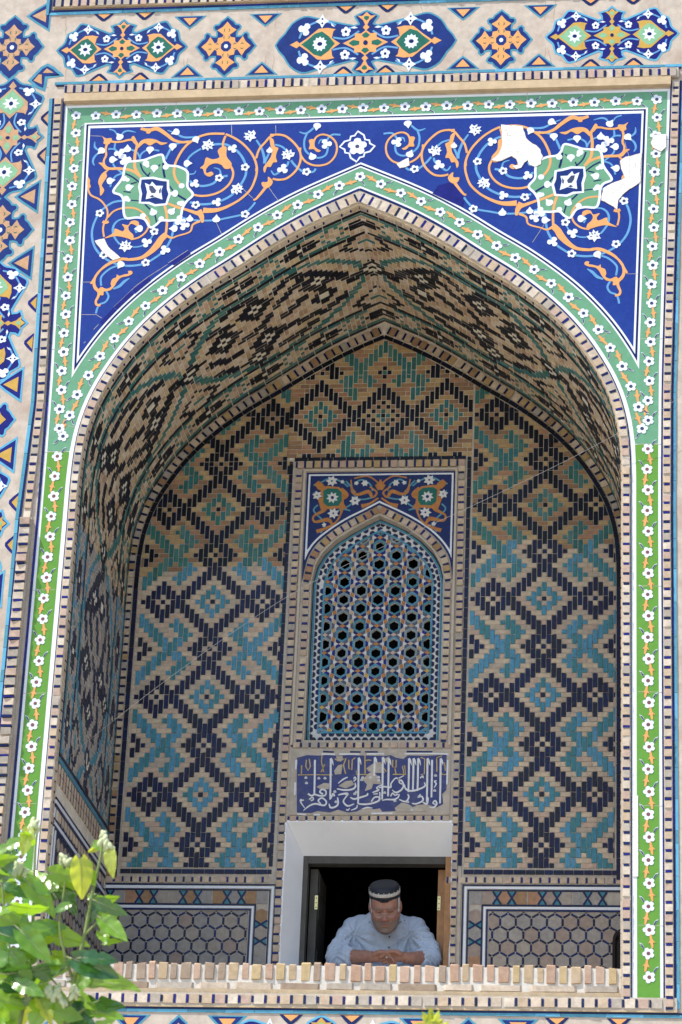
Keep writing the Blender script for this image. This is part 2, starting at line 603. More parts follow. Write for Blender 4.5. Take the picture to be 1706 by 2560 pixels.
class TrimRun:
    """runs of small trim bricks with dark glazed dashes between them"""

    def __init__(self, parent, name, limit):
        self.parent, self.name, self.items, self.limit = parent, name, [], limit
        self.dash = MB()
        self.bed = MB()

    def brick(self, x, y, z, wd, ht, th, ang=0.0, mats=TRIM):
        self.items.append((camdist(x, y, z), x, y, z, wd, ht, th, ang, random.choice(mats)))

    def dashq(self, x, z, wd, ht, y, h, ang=0.0, m=None):
        c, s = math.cos(ang), math.sin(ang)
        sk = random.uniform(0.75, 1.05)
        q = [(-wd / 2, -ht / 2 * sk), (wd / 2, -ht / 2 * sk), (wd / 2, ht / 2), (-wd / 2, ht / 2)]
        q = [(a * random.uniform(.85, 1.1), b * random.uniform(.9, 1.05)) for a, b in q]
        self.dash.prism([(x + a * c + b * s, z - a * s + b * c) for a, b in q], y, h, m or random.choice([NAVY, NAVY, NAVYB, NAVYD]))

    def straight(self, p0, p1, width, y, th, pitch=0.047, dash=0.012, mats=TRIM, dm=None, skip=0.07):
        """bricks laid from p0 to p1 (2D centre line), width across"""
        L = math.dist(p0, p1)
        n = max(1, round(L / pitch))
        ux, uz = (p1[0] - p0[0]) / L, (p1[1] - p0[1]) / L
        ang = -math.atan2(uz, ux)
        step = L / n
        for i in range(n):
            s = (i + 0.5) * step
            x, z = p0[0] + ux * s, p0[1] + uz * s
            self.brick(x, y, z, step - dash - 0.002, width, th * random.uniform(.8, 1.1), ang, mats)
            if random.random() > skip:
                s = i * step
                self.dashq(p0[0] + ux * s, p0[1] + uz * s, dash * random.uniform(.8, 1.05), width * random.uniform(.72, .98), y, th * .95, ang, dm() if dm else None)

    def path(self, pts, width, y, th, pitch=0.047, dash=0.012, mats=TRIM, dm=None, skip=0.07):
        S = arclen(pts)
        n = max(1, round(S[-1] / pitch))
        step = S[-1] / n

        def at(s):
            i = 1
            while i < len(S) - 1 and S[i] < s:
                i += 1
            t = (s - S[i - 1]) / max(1e-9, S[i] - S[i - 1])
            a, b = pts[i - 1], pts[i]
            return (a[0] + (b[0] - a[0]) * t, a[1] + (b[1] - a[1]) * t)
        for i in range(n):
            a, b = at(i * step), at((i + 1) * step)
            w_ = width(a) if callable(width) else width
            ang = -math.atan2(b[1] - a[1], b[0] - a[0])
            self.brick((a[0] + b[0]) / 2, y, (a[1] + b[1]) / 2, step - dash - 0.002, w_, th * random.uniform(.8, 1.1), ang, mats)
            if random.random() > skip:
                self.dashq(a[0], a[1], dash * random.uniform(.8, 1.05), w_ * random.uniform(.75, .98), y, th * .95, ang, dm() if dm else None)

    def finish(self, bedmat=MORTAR):
        self.items.sort(key=lambda t: t[0])
        for it in self.items[:self.limit]:
            _, x, y, z, wd, ht, th, ang, m = it
            put_brick(self.name, self.parent, m, x, y, z, wd, ht, th, ang)
        rest = MB()
        for it in self.items[self.limit:]:
            _, x, y, z, wd, ht, th, ang, m = it
            c, s = math.cos(ang), math.sin(ang)
            q = [(-wd / 2, -ht / 2), (wd / 2, -ht / 2), (wd / 2, ht / 2), (-wd / 2, ht / 2)]
            q = [(a * random.uniform(.93, 1.0), b * random.uniform(.95, 1.02)) for a, b in q]
            rest.prism([(x + a * c + b * s, z - a * s + b * c) for a, b in q], y, th, m)
        rest.build(self.name + '_course', self.parent, 'stuff')
        self.dash.build('glazed_dash', self.parent, 'stuff')
        self.bed.build('mortar_bed', self.parent)


tr = TrimRun(fac, 'trim_brick', 300)


def seg_line(mb, a, b, w_, y, h, mats, seg=0.16, gap=0.002):
    """a line made of separate glazed strips"""
    L = math.dist(a, b)
    ux, uz = (b[0] - a[0]) / L, (b[1] - a[1]) / L
    s = 0.0
    while s < L - 1e-6:
        e = min(L, s + seg * random.uniform(.6, 1.3))
        if L - e < seg * .3:
            e = L
        p, q = (a[0] + ux * (s + gap / 2), a[1] + uz * (s + gap / 2)), (a[0] + ux * (e - gap / 2), a[1] + uz * (e - gap / 2))
        mb.ribbon([p, q], [w_, w_ * random.uniform(.94, 1.06)], y, h * random.uniform(.8, 1.1), random.choice(mats), smooth=False)
        s = e


lines = MB()
# left and right upright bands: navy edge, trim bricks, navy, turquoise
for sx in (-1, 1):
    zs = [-1.335, -0.5, 0.3, 1.1, 1.75, 2.7, 3.55]
    for i in range(len(zs) - 1):
        z0, z1 = zs[i], zs[i + 1]

        def X(o_lo, o_hi, z):
            t = max(0.0, min(1.0, (z - 1.1) / 0.7))
            if sx > 0:
                t = 1.0
            return sx * (tw(z) + o_lo + (o_hi - o_lo) * t)
        if z1 < 3.55 or True:
            seg_line(lines, (X(.006, .006, z0), z0), (X(.006, .006, z1), z1), .012, 0, .006, [NAVY, NAVY, NAVYB])
        bo, no, to = ((.060, .0375), (.097, .064), (.112, .0785)) if sx < 0 else ((.0275, .0275), (.0525, .0525), (.066, .066))
        wd = .055 if (sx < 0 and z1 < 1.2) else .036
        th = .05 if (sx < 0 and z1 < 1.2) else .016
        pit = .049
        tr.straight((X(*bo, z0), z0), (X(*bo, z1), z1), wd, 0, th, pit)
        tr.bed.ribbon([(X(*bo, z0), z0), (X(*bo, z1), z1)], [wd + .004, wd + .004], 0, th * .55, MORTAR, smooth=False)
        seg_line(lines, (X(*no, z0), z0), (X(*no, z1), z1), .010, 0, .006, [NAVY, NAVYB, NAVY])
        seg_line(lines, (X(*to, z0), z0), (X(*to, z1), z1), .017 if sx < 0 else .013, 0, .005, [TURQ, TURQ, TURQB])
# top band
ztop = 3.622
tr.straight((-1.60, 3.592), (1.64, 3.592), .050, 0, .030, .047)
tr.bed.ribbon([(-1.61, 3.592), (1.645, 3.592)], [.056, .056], 0, .022, MORTAR, smooth=False)
tr.bed.prism([(-1.605, 3.516), (1.605, 3.516), (1.605, 3.563), (-1.605, 3.563)], 0, .030, TAN)
seg_line(lines, (-1.66, 3.629), (1.66, 3.629), .011, 0, .006, [NAVY, NAVYD, NAVYB])
seg_line(lines, (-1.67, 3.643), (1.672, 3.643), .016, 0, .005, [TURQ, TURQ, TURQB])
# upper edge of the medallion band
seg_line(lines, (-1.735, 4.086), (4.0, 4.086), .016, 0, .005, [TURQ, TURQB, TURQ])
seg_line(lines, (-1.725, 4.101), (4.0, 4.101), .013, 0, .006, [NAVY, NAVY, NAVYB])
seg_line(lines, (-1.733, 4.09), (-1.733, 4.6), .012, 0, .006, [NAVY])
seg_line(lines, (-1.748, 4.078), (-1.748, 4.6), .016, 0, .005, [TURQ])
tr.straight((-1.71, 4.145), (1.9, 4.145), .050, 0, .022, .047)
tr.bed.ribbon([(-1.715, 4.15), (1.9, 4.15)], [.07, .07], 0, .014, TAN, smooth=False)
# below the balcony
tr.straight((-1.36, -1.315), (1.54, -1.315), .045, 0, .018, .060, .010)
tr.bed.ribbon([(-1.545, -1.315), (1.60, -1.315)], [.058, .058], 0, .012, MORTAR, smooth=False)
tr.bed.prism([(-1.6, -1.352), (1.6, -1.352), (1.6, -1.341), (-1.6, -1.341)], 0, .012, TAN)
seg_line(lines, (-1.64, -1.357), (1.632, -1.357), .009, 0, .006, [NAVY, NAVYD])
seg_line(lines, (-1.65, -1.369), (1.648, -1.369), .013, 0, .005, [TURQ, TURQB])
lines.build('glazed_edging', fac)

# arch ring of bricks
for sx in (-1, 1):
    pts = off_line(.018, .040, 0.0, S_END - .02)
    if sx < 0:
        pts = mir(pts)
    wfun = lambda p: .034 + .022 * max(0.0, min(1.0, (p[1] - 1.4) / 1.4))
    tr.path(pts[1:], wfun, 0, .014, .0515, .011)
    tr.bed.ribbon(pts, [wfun(p) + .006 for p in pts], 0, .009, MORTAR, smooth=False)
    pts = off_line(-.004, .004, 0.0, S_END - .02)
    if sx < 0:
        pts = mir(pts)
    tr.bed.ribbon(pts, [.014 * max(0.1, min(1.0, (p[1] - 1.2) / 1.4)) + .002 for p in pts], 0.004, .008, TAN, smooth=False)
tr.finish()

MB.HK = 0.45
# ------------------------------------------------------------------ green border panel
H1, H2, H3, H4 = .003, .005, .007, .009
o_nav = off_line(.0395, .081)
o_whi = off_line(.0435, .086)
o_grn = off_line(.066, .101)
bp = MB()
zb = -1.335


def outer(o_, z1=None):
    zz = [zb + .02 if o_ == 0 else zb, 0.0, 1.3, 1.9, 2.7, ZT - o_]
    return [(tw(z) - o_, z) for z in zz]


def frame_poly(inner, o_, zbot):
    inner = [p for p in inner if p[1] > zbot]
    inner = inner + [(inner[-1][0], zbot)]
    out = [(tw(z) - o_, z) for z in (zbot, 0.0, 1.3, 1.9, 2.7, ZT - o_)]
    return inner + out + [(0.0, ZT - o_)]


ZSEAM = 1.47
nv = MB()
for fx in (lambda p: list(p), mir):
    nv.ribbon(fx(off_line(.0415, .0835)), [.005 + .008 * max(0, min(1, (p[1] - 1.2) / 1.2)) for p in off_line(.0415, .0835)], 0, .004, NAVY, smooth=False)
    bp.prism(fx(frame_poly(o_whi, 0.0, zb)), 0, H1, WHITE)
nv.build('navy_edge_line', fac)
border = bp.build('border_panel', fac)
gr = MB()
for fx in (lambda p: list(p), mir):
    P_ = frame_poly(o_grn, .0145, zb)
    lowp = [p for p in o_grn if p[1] < ZSEAM]
    xin = lowp[0][0]
    low = [(xin, ZSEAM)] + lowp + [(lowp[-1][0], zb + .028)]
    low = [q for q in low if q[1] >= zb + .028] + [(tw(zb) - .0145, zb + .028), (tw(1.0) - .0145, 1.0), (tw(ZSEAM) - .0145, ZSEAM)]
    gr.prism(fx(low), 0, H2, GREENL)
    upp = [p for p in o_grn if p[1] > ZSEAM + .004] + [(xin, ZSEAM + .004)]
    up = upp + [(tw(z) - .0145, z) for z in (ZSEAM + .004, 1.9, 2.7, ZT - .0145)] + [(0.0, ZT - .0145)]
    gr.prism(fx(up), 0, H2, GREENU)
gr.build('green_glaze', border)

# spandrel field, nested frames


def spandrel_poly(o_lo, o_ap, side, top):
    """right half: from the apex along the arch offset down to the cusp, up the side, along the top"""
    arch = off_line(o_lo, o_ap, 0.0, S_SPRING + .15, .03)
    pts = []
    for i in range(len(arch)):
        p = arch[i]
        xs = tw(p[1]) - side
        if p[0] > xs:
            a = arch[i - 1]
            xa = tw(a[1]) - side
            t = (xa - a[0]) / ((p[0] - a[0]) - (xs - xa))
            pts.append((a[0] + (p[0] - a[0]) * t, a[1] + (p[1] - a[1]) * t))
            break
        pts.append(p)
    zc = pts[-1][1]
    return pts + [(tw(z) - side, z) for z in (2.7, top) if z > zc] + [(0.0, top)]


SPL = [(.165, .199, .112, 3.3925, WHITE, H3), (.174, .207, .1225, 3.3835, NAVY, H3 + .001), (.184, .2165, .1335, 3.374, WHITE, H3 + .002), (.194, .227, .144, 3.358, COBALT, H3 + .003)]
HS0 = H3 + .003
span = None
for lo, ap, sd_, tp, m, h in SPL:
    b_ = MB()
    q = spandrel_poly(lo + .02, ap, sd_, tp)
    full = q + list(reversed(mir(q)))
    full = [full[i] for i in range(len(full)) if math.dist(full[i], full[i - 1]) > 1e-6]
    b_.prism(full, 0, h, m)
    if span is None:
        span = b_.build('spandrel_panel', fac)
    else:
        b_.build('blue_field' if m is COBALT else 'frame_line', span)


# ------------------------------------------------------------------ small glazed shapes (2D in local units)
def circle(r, n=14, cx=0, cy=0, ry=None):
    return [(cx + r * math.cos(2 * math.pi * i / n), cy + (ry or r) * math.sin(2 * math.pi * i / n)) for i in range(n)]


def petals(n, r1, r2, sub=4, ph=math.pi / 2):
    out = []
    for i in range(n * sub):
        t = i / sub
        k = math.sin(math.pi * (t % 1.0)) ** 0.6
        r = r2 + (r1 - r2) * k
        a = ph + 2 * math.pi * t / n - math.pi / n
        out.append((r * math.cos(a), r * math.sin(a)))
    return out


def star(n, r1, r2, ph=math.pi / 2):
    return [((r1 if i % 2 == 0 else r2) * math.cos(ph + math.pi * i / n), (r1 if i % 2 == 0 else r2) * math.sin(ph + math.pi * i / n)) for i in range(2 * n)]


SHAPES = {}


def shape(key, build):
    if key not in SHAPES:
        b_ = MB()
        build(b_)
        SHAPES[key] = b_.mesh(key)
    return SHAPES[key]


def put(name, key, build, parent, x, z, y, s=1.0, ang=0.0, flip=False):
    me = shape(key, build)
    o = link(name, me, parent, (x, y * MB.HK - .0009, z))
    o.scale = (-s if flip else s, 1, s)
    o.rotation_euler = (0, -ang, 0)
    return o


def b_flower(center):
    def f(b):
        b.prism(petals(5, .029, .020), 0, .0022, WHITEF)
        b.prism(circle(.0095, 10), -.0022, .0008, center)
    return f


def b_bud(b):
    # orange bud with its stem, pointing up, 0.11 long
    b.prism([(-.0045, -.034), (.0045, -.034), (.0055, -.008), (.016, .006), (.0075, .004), (.006, .012), (.004, .030), (-.004, .030), (-.006, .012), (-.0075, .004), (-.018, .008), (-.0065, -.008)], 0, .0018, ORANGE)


def b_leaf(b):
    b.prism([(0, 0), (.0085, .006), (.013, .018), (.0195, .034), (.008, .027), (.001, .014)], 0, .0016, WHITEF)
    b.prism([(.0005, .0), (.008, .007), (.012, .018), (.0165, .029), (.008, .024), (.002, .013)], -.0016, .0005, INK)


NFL = [0]


def border_run(pts, n0, spacing_n, low, skipends=False, par=None):
    """flowers, buds and leaves along a polyline"""
    S = arclen(pts)

    def at(s):
        i = 1
        while i < len(S) - 1 and S[i] < s:
            i += 1
        t = (s - S[i - 1]) / (S[i] - S[i - 1])
        a, b = pts[i - 1], pts[i]
        L_ = math.dist(a, b)
        return (a[0] + (b[0] - a[0]) * t, a[1] + (b[1] - a[1]) * t), ((b[0] - a[0]) / L_, (b[1] - a[1]) / L_)
    st = S[-1] / spacing_n
    for i in range(spacing_n + 1):
        s = i * st
        p, t = at(min(s, S[-1] - 1e-6))
        nrm = (-t[1], t[0])
        sg = 1 if i % 2 else -1
        ctr = MAROON if p[1] < ZSEAM else INK
        if not (skipends and i in (0,)):
            put('flower', 'border_flower_' + ctr.name, b_flower(ctr), border, p[0] + nrm[0] * sg * .002, p[1] + nrm[1] * sg * .002, -H2, random.uniform(.96, 1.04), math.atan2(t[1], t[0]) + random.uniform(-.2, .2))
            q = (p[0] + nrm[0] * sg * .020 + t[0] * .020, p[1] + nrm[1] * sg * .020 + t[1] * .020)
            put('leaf', 'border_leaf', b_leaf, border, q[0], q[1], -H2, 1.0, math.atan2(t[1], t[0]) - math.pi / 2 + (0.15 * sg), flip=(sg > 0))
        if i < spacing_n:
            p, t = at(s + st * .5)
            a_ = math.atan2(t[1], t[0]) + math.pi / 2 + sg * .16
            put('bud', 'border_bud', b_bud, border, p[0] - nrm[0] * sg * .012, p[1] - nrm[1] * sg * .012, -H2, st / .109, a_)


for sx in (-1, 1):
    # lower uprights, then upper uprights
    border_run([(sx * 1.474, -1.19), (sx * 1.4775, 0.0), (sx * 1.4765, 1.445)], 0, 24, True)
    border_run([(sx * 1.479, 1.60), (sx * 1.491, 2.0), (sx * 1.512, 2.7), (sx * 1.534, 3.44)], 0, 17, False)
    arch = off_line(.112, .1515, 0.0, S_SPRING - .10, .04)
    if sx < 0:
        arch = mir(arch)
    border_run(arch, 0, 18, False, skipends=(sx < 0))
border_run([(-1.43, 3.437), (0, 3.436), (1.43, 3.434)], 0, 26, False)

# tile joints in the border
jt = MB()
for z in (-.95, -.38, .18, .72, 1.47, 2.05, 2.62, 3.2):
    for sx in (-1, 1):
        jt.ribbon([(sx * (tw(z) - .001), z), (sx * (tw(z) - .112), z + .002)], [.002, .002], 0, H2 + .0005, MORTAR, smooth=False)
for x in (-1.0, -.02, .86):
    jt.ribbon([(x, 3.395), (x, 3.505)], [.0025, .0025], 0, H2 + .0005, MORTAR, smooth=False)
for s in (.42, .95, 1.45, 1.9):
    for sx in (-1, 1):
        a, b = off_point(s, bandoff(.066, .101, s)), off_point(s, bandoff(.16, .199, s))
        jt.ribbon([(sx * a[0], a[1]), (sx * b[0], b[1])], [.002, .002], 0, H2 + .0005, MORTAR, smooth=False)
jt.build('tile_joint', border)

# ------------------------------------------------------------------ spandrel ornament (left half traced on the wall plane, right half its mirror)
ZA = lambda x, y: un(200 + x / 3.92, 290 + y / 3.92)
ZB = lambda x, y: un(560 + x / 3.92, 290 + y / 3.92)
ZC = lambda x, y: un(190 + x / 5.227, 580 + y / 5.227)
UA = .00054          # metres per zoom unit


def clampz(p):
    return (p[0], min(p[1], 3.356))


def stroke(name, Z, pts, wd, m, h, y0=None):
    """one traced stroke and its mirror image"""
    wl = [x * UA for x in wd] if hasattr(wd, '__len__') else wd * UA
    q = [clampz(Z(*p)) for p in pts]
    for fx in (lambda p: p, mir):
        b_ = MB()
        b_.ribbon(fx(q), wl, -HS0, h, m)
        b_.build(name, span)


def plate(name, Z, pts, m, h, smooth=True, base=None, both=True):
    q = [clampz(Z(*p)) for p in pts]
    if smooth:
        q, _ = spline(q, 1.0, True, 3)
    for fx in ((lambda p: p, mir) if both else (lambda p: p,)):
        b_ = MB()
        b_.prism(fx(q), -HS0 if base is None else base, h, m)
        b_.build(name, span)


OR, BL = .0030, .0018
for wd, pts in [
    (14, [(290, 135), (340, 150), (370, 190), (400, 210)]), ((10, 24, 6), [(400, 210), (430, 165), (480, 150), (550, 165)]),
    ((6, 22, 14), [(150, 255), (150, 310), (200, 350)]), ((14, 26, 8), [(200, 355), (150, 400), (130, 450), (145, 490)]),
    (18, [(350, 270), (345, 330), (400, 380), (440, 440)]), (18, [(280, 330), (340, 330), (400, 380)]),
    (18, [(590, 420), (610, 370), (680, 335), (780, 345)]), (18, [(490, 330), (560, 360), (595, 425)]),
    (18, [(330, 440), (335, 490), (400, 550), (440, 570)]), (18, [(300, 700), (320, 640), (360, 590), (440, 562)]),
    ((24, 18), [(840, 430), (870, 370), (910, 300), (960, 275), (1060, 250)]), ((8, 20, 24, 14), [(860, 145), (930, 170), (1010, 210), (1080, 215), (1150, 205)]),
    (20, [(1190, 325), (1110, 375), (1060, 430), (1045, 520)]), ((16, 8), [(1075, 575), (1120, 570), (1140, 540)]),
    (24, [(1080, 640), (1130, 680), (1220, 690), (1310, 665), (1370, 610), (1450, 590)]), ((8, 20), [(1315, 512), (1370, 530), (1385, 590)]),
    (24, [(1300, 285), (1380, 280), (1450, 290), (1540, 345), (1600, 420), (1628, 500), (1628, 580), (1590, 660), (1540, 720), (1490, 780), (1400, 830), (1300, 862), (1180, 870), (1080, 850)]),
    (20, [(1000, 1000), (1080, 1020), (1200, 1030), (1340, 1025), (1450, 1003), (1568, 978), (1621, 960), (1691, 890), (1721, 850)]),
    (22, [(420, 835), (330, 850), (250, 900), (190, 960), (140, 1060), (120, 1160), (140, 1270), (200, 1360), (290, 1425), (400, 1465), (520, 1472), (640, 1450), (730, 1400), (810, 1340), (870, 1260), (905, 1180), (935, 1030)]),
    ((12, 24, 18), [(490, 1010), (400, 1020), (345, 1060), (325, 1120), (340, 1190), (390, 1260)]), (14, [(520, 1290), (600, 1280), (680, 1230), (735, 1140)]),
    ((22, 8), [(560, 1150), (545, 1110), (580, 1070)]),
]:
    stroke('stem', ZA, pts, wd, SKYB, BL)
for wd, pts in [
    ((16, 26, 30), [(320, 240), (370, 320), (400, 420), (400, 470)]), (20, [(400, 470), (440, 380), (490, 300)]), (20, [(500, 285), (570, 305), (620, 350)]),
    ((20, 26, 12), [(635, 450), (620, 490), (560, 540), (500, 580), (465, 540)]), (22, [(660, 440), (700, 490), (760, 540), (810, 560), (880, 550), (900, 520)]),
    ((8, 22, 20), [(740, 160), (810, 175), (885, 120)]), (20, [(815, 180), (790, 250), (800, 340), (870, 400), (940, 415), (1000, 385), (1020, 320), (1010, 250), (1060, 190), (1145, 190)]),
    ((22, 8), [(1000, 245), (950, 240), (930, 280)]),
]:
    stroke('stem', ZB, pts, wd, SKYB, BL)
for wd, pts in [
    (26, [(570, 440), (460, 480), (370, 550), (330, 610), (335, 710)]), (26, [(400, 780), (430, 850), (390, 920), (320, 950), (285, 1000), (265, 1070)]),
    ((20, 50, 10), [(490, 750), (570, 715), (640, 650), (705, 610)]),
]:
    stroke('stem', ZC, pts, [x * .75 for x in (wd if hasattr(wd, '__len__') else [wd, wd])], SKYB, BL)
# orange scrolls
for wd, pts in [
    ((30, 44, 30, 24), [(600, 128), (680, 145), (760, 130), (850, 185), (920, 240), (1000, 262), (1090, 255)]),
    (24, [(985, 680), (945, 630), (925, 560), (935, 480), (960, 420), (1000, 350), (1050, 290), (1110, 245), (1180, 205), (1280, 180), (1420, 180)]),
    ((22, 22, 22, 22, 24, 60), [(1431, 183), (1501, 213), (1581, 263), (1651, 330), (1701, 400), (1731, 480), (1736, 560), (1711, 650), (1671, 730), (1601, 800), (1521, 855), (1411, 908), (1320, 930), (1210, 930)]),
    (22, [(1430, 200), (1405, 280), (1420, 400), (1470, 480), (1503, 550), (1495, 620), (1450, 690), (1370, 750), (1270, 782), (1180, 788), (1110, 775)]),
    ((26, 26, 50), [(860, 862), (950, 895), (1050, 925), (1150, 958), (1190, 970)]), ((60, 50, 20), [(1165, 930), (1195, 990), (1205, 1050)]),
    ((26, 20, 14, 16, 30), [(1180, 1035), (1110, 1070), (1080, 1140), (960, 1180), (900, 1200), (840, 1170)]),
    ((26, 24, 24), [(832, 880), (852, 960), (855, 1060), (845, 1160)]), ((60, 70, 34, 22), [(850, 1165), (800, 1210), (760, 1270), (690, 1340), (600, 1395), (480, 1412), (400, 1402)]),
    (20, [(470, 1405), (400, 1402), (330, 1425), (240, 1480), (170, 1560), (110, 1650)]),
    (18, [(80, 710), (110, 780), (190, 820), (240, 870), (272, 930), (270, 1000), (240, 1060), (230, 1120), (240, 1190)]),
    (18, [(275, 1000), (340, 935), (440, 905), (540, 910), (610, 945), (660, 1000), (682, 1060), (650, 1140), (580, 1195), (500, 1215)]),
    (30, [(225, 1040), (255, 1050), (285, 1040)]),
    ((24, 20, 24, 30, 26), [(270, 240), (340, 260), (420, 255), (480, 240), (530, 245), (562, 290), (545, 370), (540, 450), (545, 520), (595, 600)]),
    ((24, 20, 30, 26), [(275, 260), (255, 330), (260, 390), (238, 440), (245, 490), (290, 520), (380, 520), (470, 530), (540, 555), (600, 602)]),
]:
    stroke('scroll', ZA, pts, wd, ORANGE, OR)
for wd, pts in [
    (22, [(318, 420), (350, 330), (410, 260), (460, 205), (520, 187), (600, 200), (670, 250), (730, 320), (755, 390), (745, 470), (700, 550), (620, 615), (540, 630), (480, 620)]),
    ((40, 24, 18), [(450, 650), (400, 720), (320, 815), (290, 825)]), (38, [(310, 530), (335, 530)]), (44, [(735, 335), (760, 335)]),
    ((20, 18), [(755, 390), (800, 450), (870, 485), (950, 490), (1030, 465), (1090, 400), (1110, 320), (1090, 250), (1030, 200), (960, 187), (905, 215), (882, 270), (890, 320), (920, 350), (945, 345)]),
    (34, [(455, 195), (490, 195)]),
]:
    stroke('scroll', ZB, pts, wd, ORANGE, OR)
for wd, pts in [(26, [(640, 360), (520, 390), (400, 450), (310, 520), (255, 600), (240, 680), (260, 740), (305, 790), (295, 850), (265, 910), (275, 955), (325, 965)])]:
    stroke('scroll', ZC, pts, [20, 20, 26, 34, 22, 26], ORANGE, OR)
for pts in [
    [(1390, 310), (1440, 310), (1440, 400), (1490, 470), (1470, 520), (1420, 520), (1390, 485), (1330, 468), (1270, 490), (1240, 530), (1245, 565), (1290, 550), (1312, 575), (1270, 600), (1225, 575), (1208, 525), (1180, 515), (1218, 480), (1240, 412), (1300, 430), (1370, 410), (1352, 350)],
    [(565, 300), (600, 250), (660, 228), (740, 235), (800, 262), (862, 268), (800, 290), (750, 265), (690, 295), (640, 270), (600, 297), (575, 320)],
    [(222, 205), (262, 225), (312, 222), (312, 252), (282, 285), (235, 275), (240, 240)],
    [(185, 465), (230, 465), (275, 505), (290, 530), (250, 530), (215, 490)],
    [(300, 525), (250, 545), (208, 585), (182, 650), (198, 710), (203, 788), (242, 735), (218, 690), (232, 655), (268, 600), (262, 560)],
    [(78, 600), (102, 635), (100, 668), (110, 700), (78, 712)],
    [(505, 230), (530, 200), (560, 250), (580, 290), (540, 280)],
    [(240, 1205), (330, 1152), (345, 1108), (420, 1135), (440, 1105), (415, 1065), (475, 1075), (500, 1040), (540, 1028), (578, 1045), (580, 1090), (545, 1075), (505, 1062), (478, 1095), (490, 1135), (525, 1170), (520, 1217), (440, 1195), (350, 1182)],
    [(600, 128), (650, 150), (655, 175), (690, 175), (705, 148), (740, 128)],
]:
    plate('scroll_leaf', ZA, pts, ORANGE, OR)
for pts in [
    [(450, 215), (490, 240), (500, 300), (536, 320), (520, 365), (512, 410), (524, 455), (485, 462), (460, 505), (425, 505), (405, 560), (390, 540), (395, 500), (440, 440), (470, 380), (460, 300)],
    [(480, 640), (470, 680), (430, 710), (385, 700), (372, 655), (430, 650), (435, 600)],
    [(885, 235), (835, 242), (845, 290), (835, 330), (885, 330), (920, 355), (955, 345), (930, 335), (890, 300)],
]:
    plate('scroll_leaf', ZB, pts, ORANGE, OR)
plate('scroll_leaf', ZC, [(330, 725), (400, 750), (465, 720), (458, 680), (480, 622), (530, 600), (540, 560), (570, 580), (640, 560), (690, 550), (685, 520), (730, 515), (742, 550), (690, 580), (600, 600), (550, 645), (510, 710), (450, 770), (370, 785), (365, 830), (320, 830), (285, 790)], ORANGE, OR)

# green rosette
ROS = [(470, 460), (560, 447), (640, 435), (700, 412), (805, 385), (830, 450), (870, 490), (960, 500), (1050, 545), (1060, 620), (1058, 700), (1110, 775), (1050, 840), (1010, 905), (980, 1010), (890, 1030), (800, 1030), (745, 1075), (690, 1095), (640, 1020), (560, 1000), (455, 1005), (430, 920), (430, 830), (400, 780), (330, 745), (395, 650), (425, 600), (440, 520)]
plate('rosette_leaf', ZA, ROS, GREENU, .0022, smooth=False)
qro = [ZA(*p) for p in ROS]
for fx in (lambda p: p, mir):
    b_ = MB()
    b_.ribbon(fx(qro), 24 * UA, -HS0, .0038, WHITEF, smooth=True, closed=True)
    for (x, y, r) in [(440, 620, 30), (650, 470, 34), (845, 505, 32), (1000, 690, 30), (1000, 862, 30), (800, 1012, 28), (620, 985, 30), (455, 815, 32), (480, 830, 20), (665, 495, 20), (975, 860, 22), (470, 632, 22)]:
        c = ZA(x, y)
        c = (c[0], c[1]) if fx([c])[0] == c else fx([c])[0]
        b_.prism(circle(r * UA, 9, c[0], c[1]), -HS0, .0042, WHITEF)
    b_.build('rosette_outline', span)
for wd, pts in [(16, [(595, 470), (620, 540), (680, 605)]), (22, [(820, 465), (822, 540), (835, 610)]), (16, [(450, 570), (520, 605), (590, 660)]), (12, [(500, 830), (590, 838)]),
                (20, [(960, 780), (1045, 830)]), (16, [(640, 870), (690, 920)]), (14, [(735, 960), (755, 1050)]), (14, [(880, 690), (930, 760)]), (14, [(690, 560), (665, 600)]), (14, [(500, 670), (560, 655)]),
                (12, [(755, 515), (790, 480)]), (12, [(430, 745), (500, 755)])]:
    stroke('rosette_vein', ZA, pts, wd, NAVY, .0032)
stroke('scroll', ZA, [(985, 680), (945, 630), (925, 560), (935, 490)], 24, ORANGE, .0034)
stroke('scroll', ZA, [(595, 602), (545, 525), (540, 460)], 24, ORANGE, .0034)
stroke('scroll', ZA, [(600, 602), (540, 555), (470, 530)], 22, ORANGE, .0034)
stroke('scroll', ZA, [(862, 864), (950, 897), (1020, 920)], 24, ORANGE, .0034)
stroke('scroll', ZA, [(832, 882), (852, 960), (856, 1020)], 24, ORANGE, .0034)
stroke('scroll', ZA, [(450, 905), (540, 910), (610, 945), (655, 995)], 18, ORANGE, .0034)
CORE = [(600, 620), (720, 612), (800, 630), (866, 640), (868, 720), (884, 770), (850, 870), (740, 882), (680, 858), (590, 855), (600, 770), (585, 700)]
plate('rosette_core', ZA, CORE, FIELD, .0036, smooth=False)
qc = [ZA(*p) for p in CORE]
for fx in (lambda p: p, mir):
    b_ = MB()
    b_.ribbon(fx(qc), 26 * UA, -HS0, .0046, WHITEF, smooth=False, closed=True)
    b_.prism(fx([ZA(*p) for p in [(640, 662), (690, 682), (710, 648), (750, 690), (817, 690), (800, 740), (812, 825), (740, 800), (648, 822), (662, 750)]]), -HS0, .0046, WHITEF)
    b_.prism(fx([ZA(*p) for p in [(680, 690), (715, 690), (752, 735), (740, 762), (705, 762), (685, 730)]]), -HS0, .0052, INK)
    b_.prism(fx([ZA(*p) for p in [(778, 735), (800, 705), (795, 760), (780, 765)]]), -HS0, .0052, INK)
    b_.prism(fx([ZA(*p) for p in [(685, 795), (715, 780), (735, 795), (710, 805)]]), -HS0, .0052, INK)
    b_.build('rosette_heart', span)


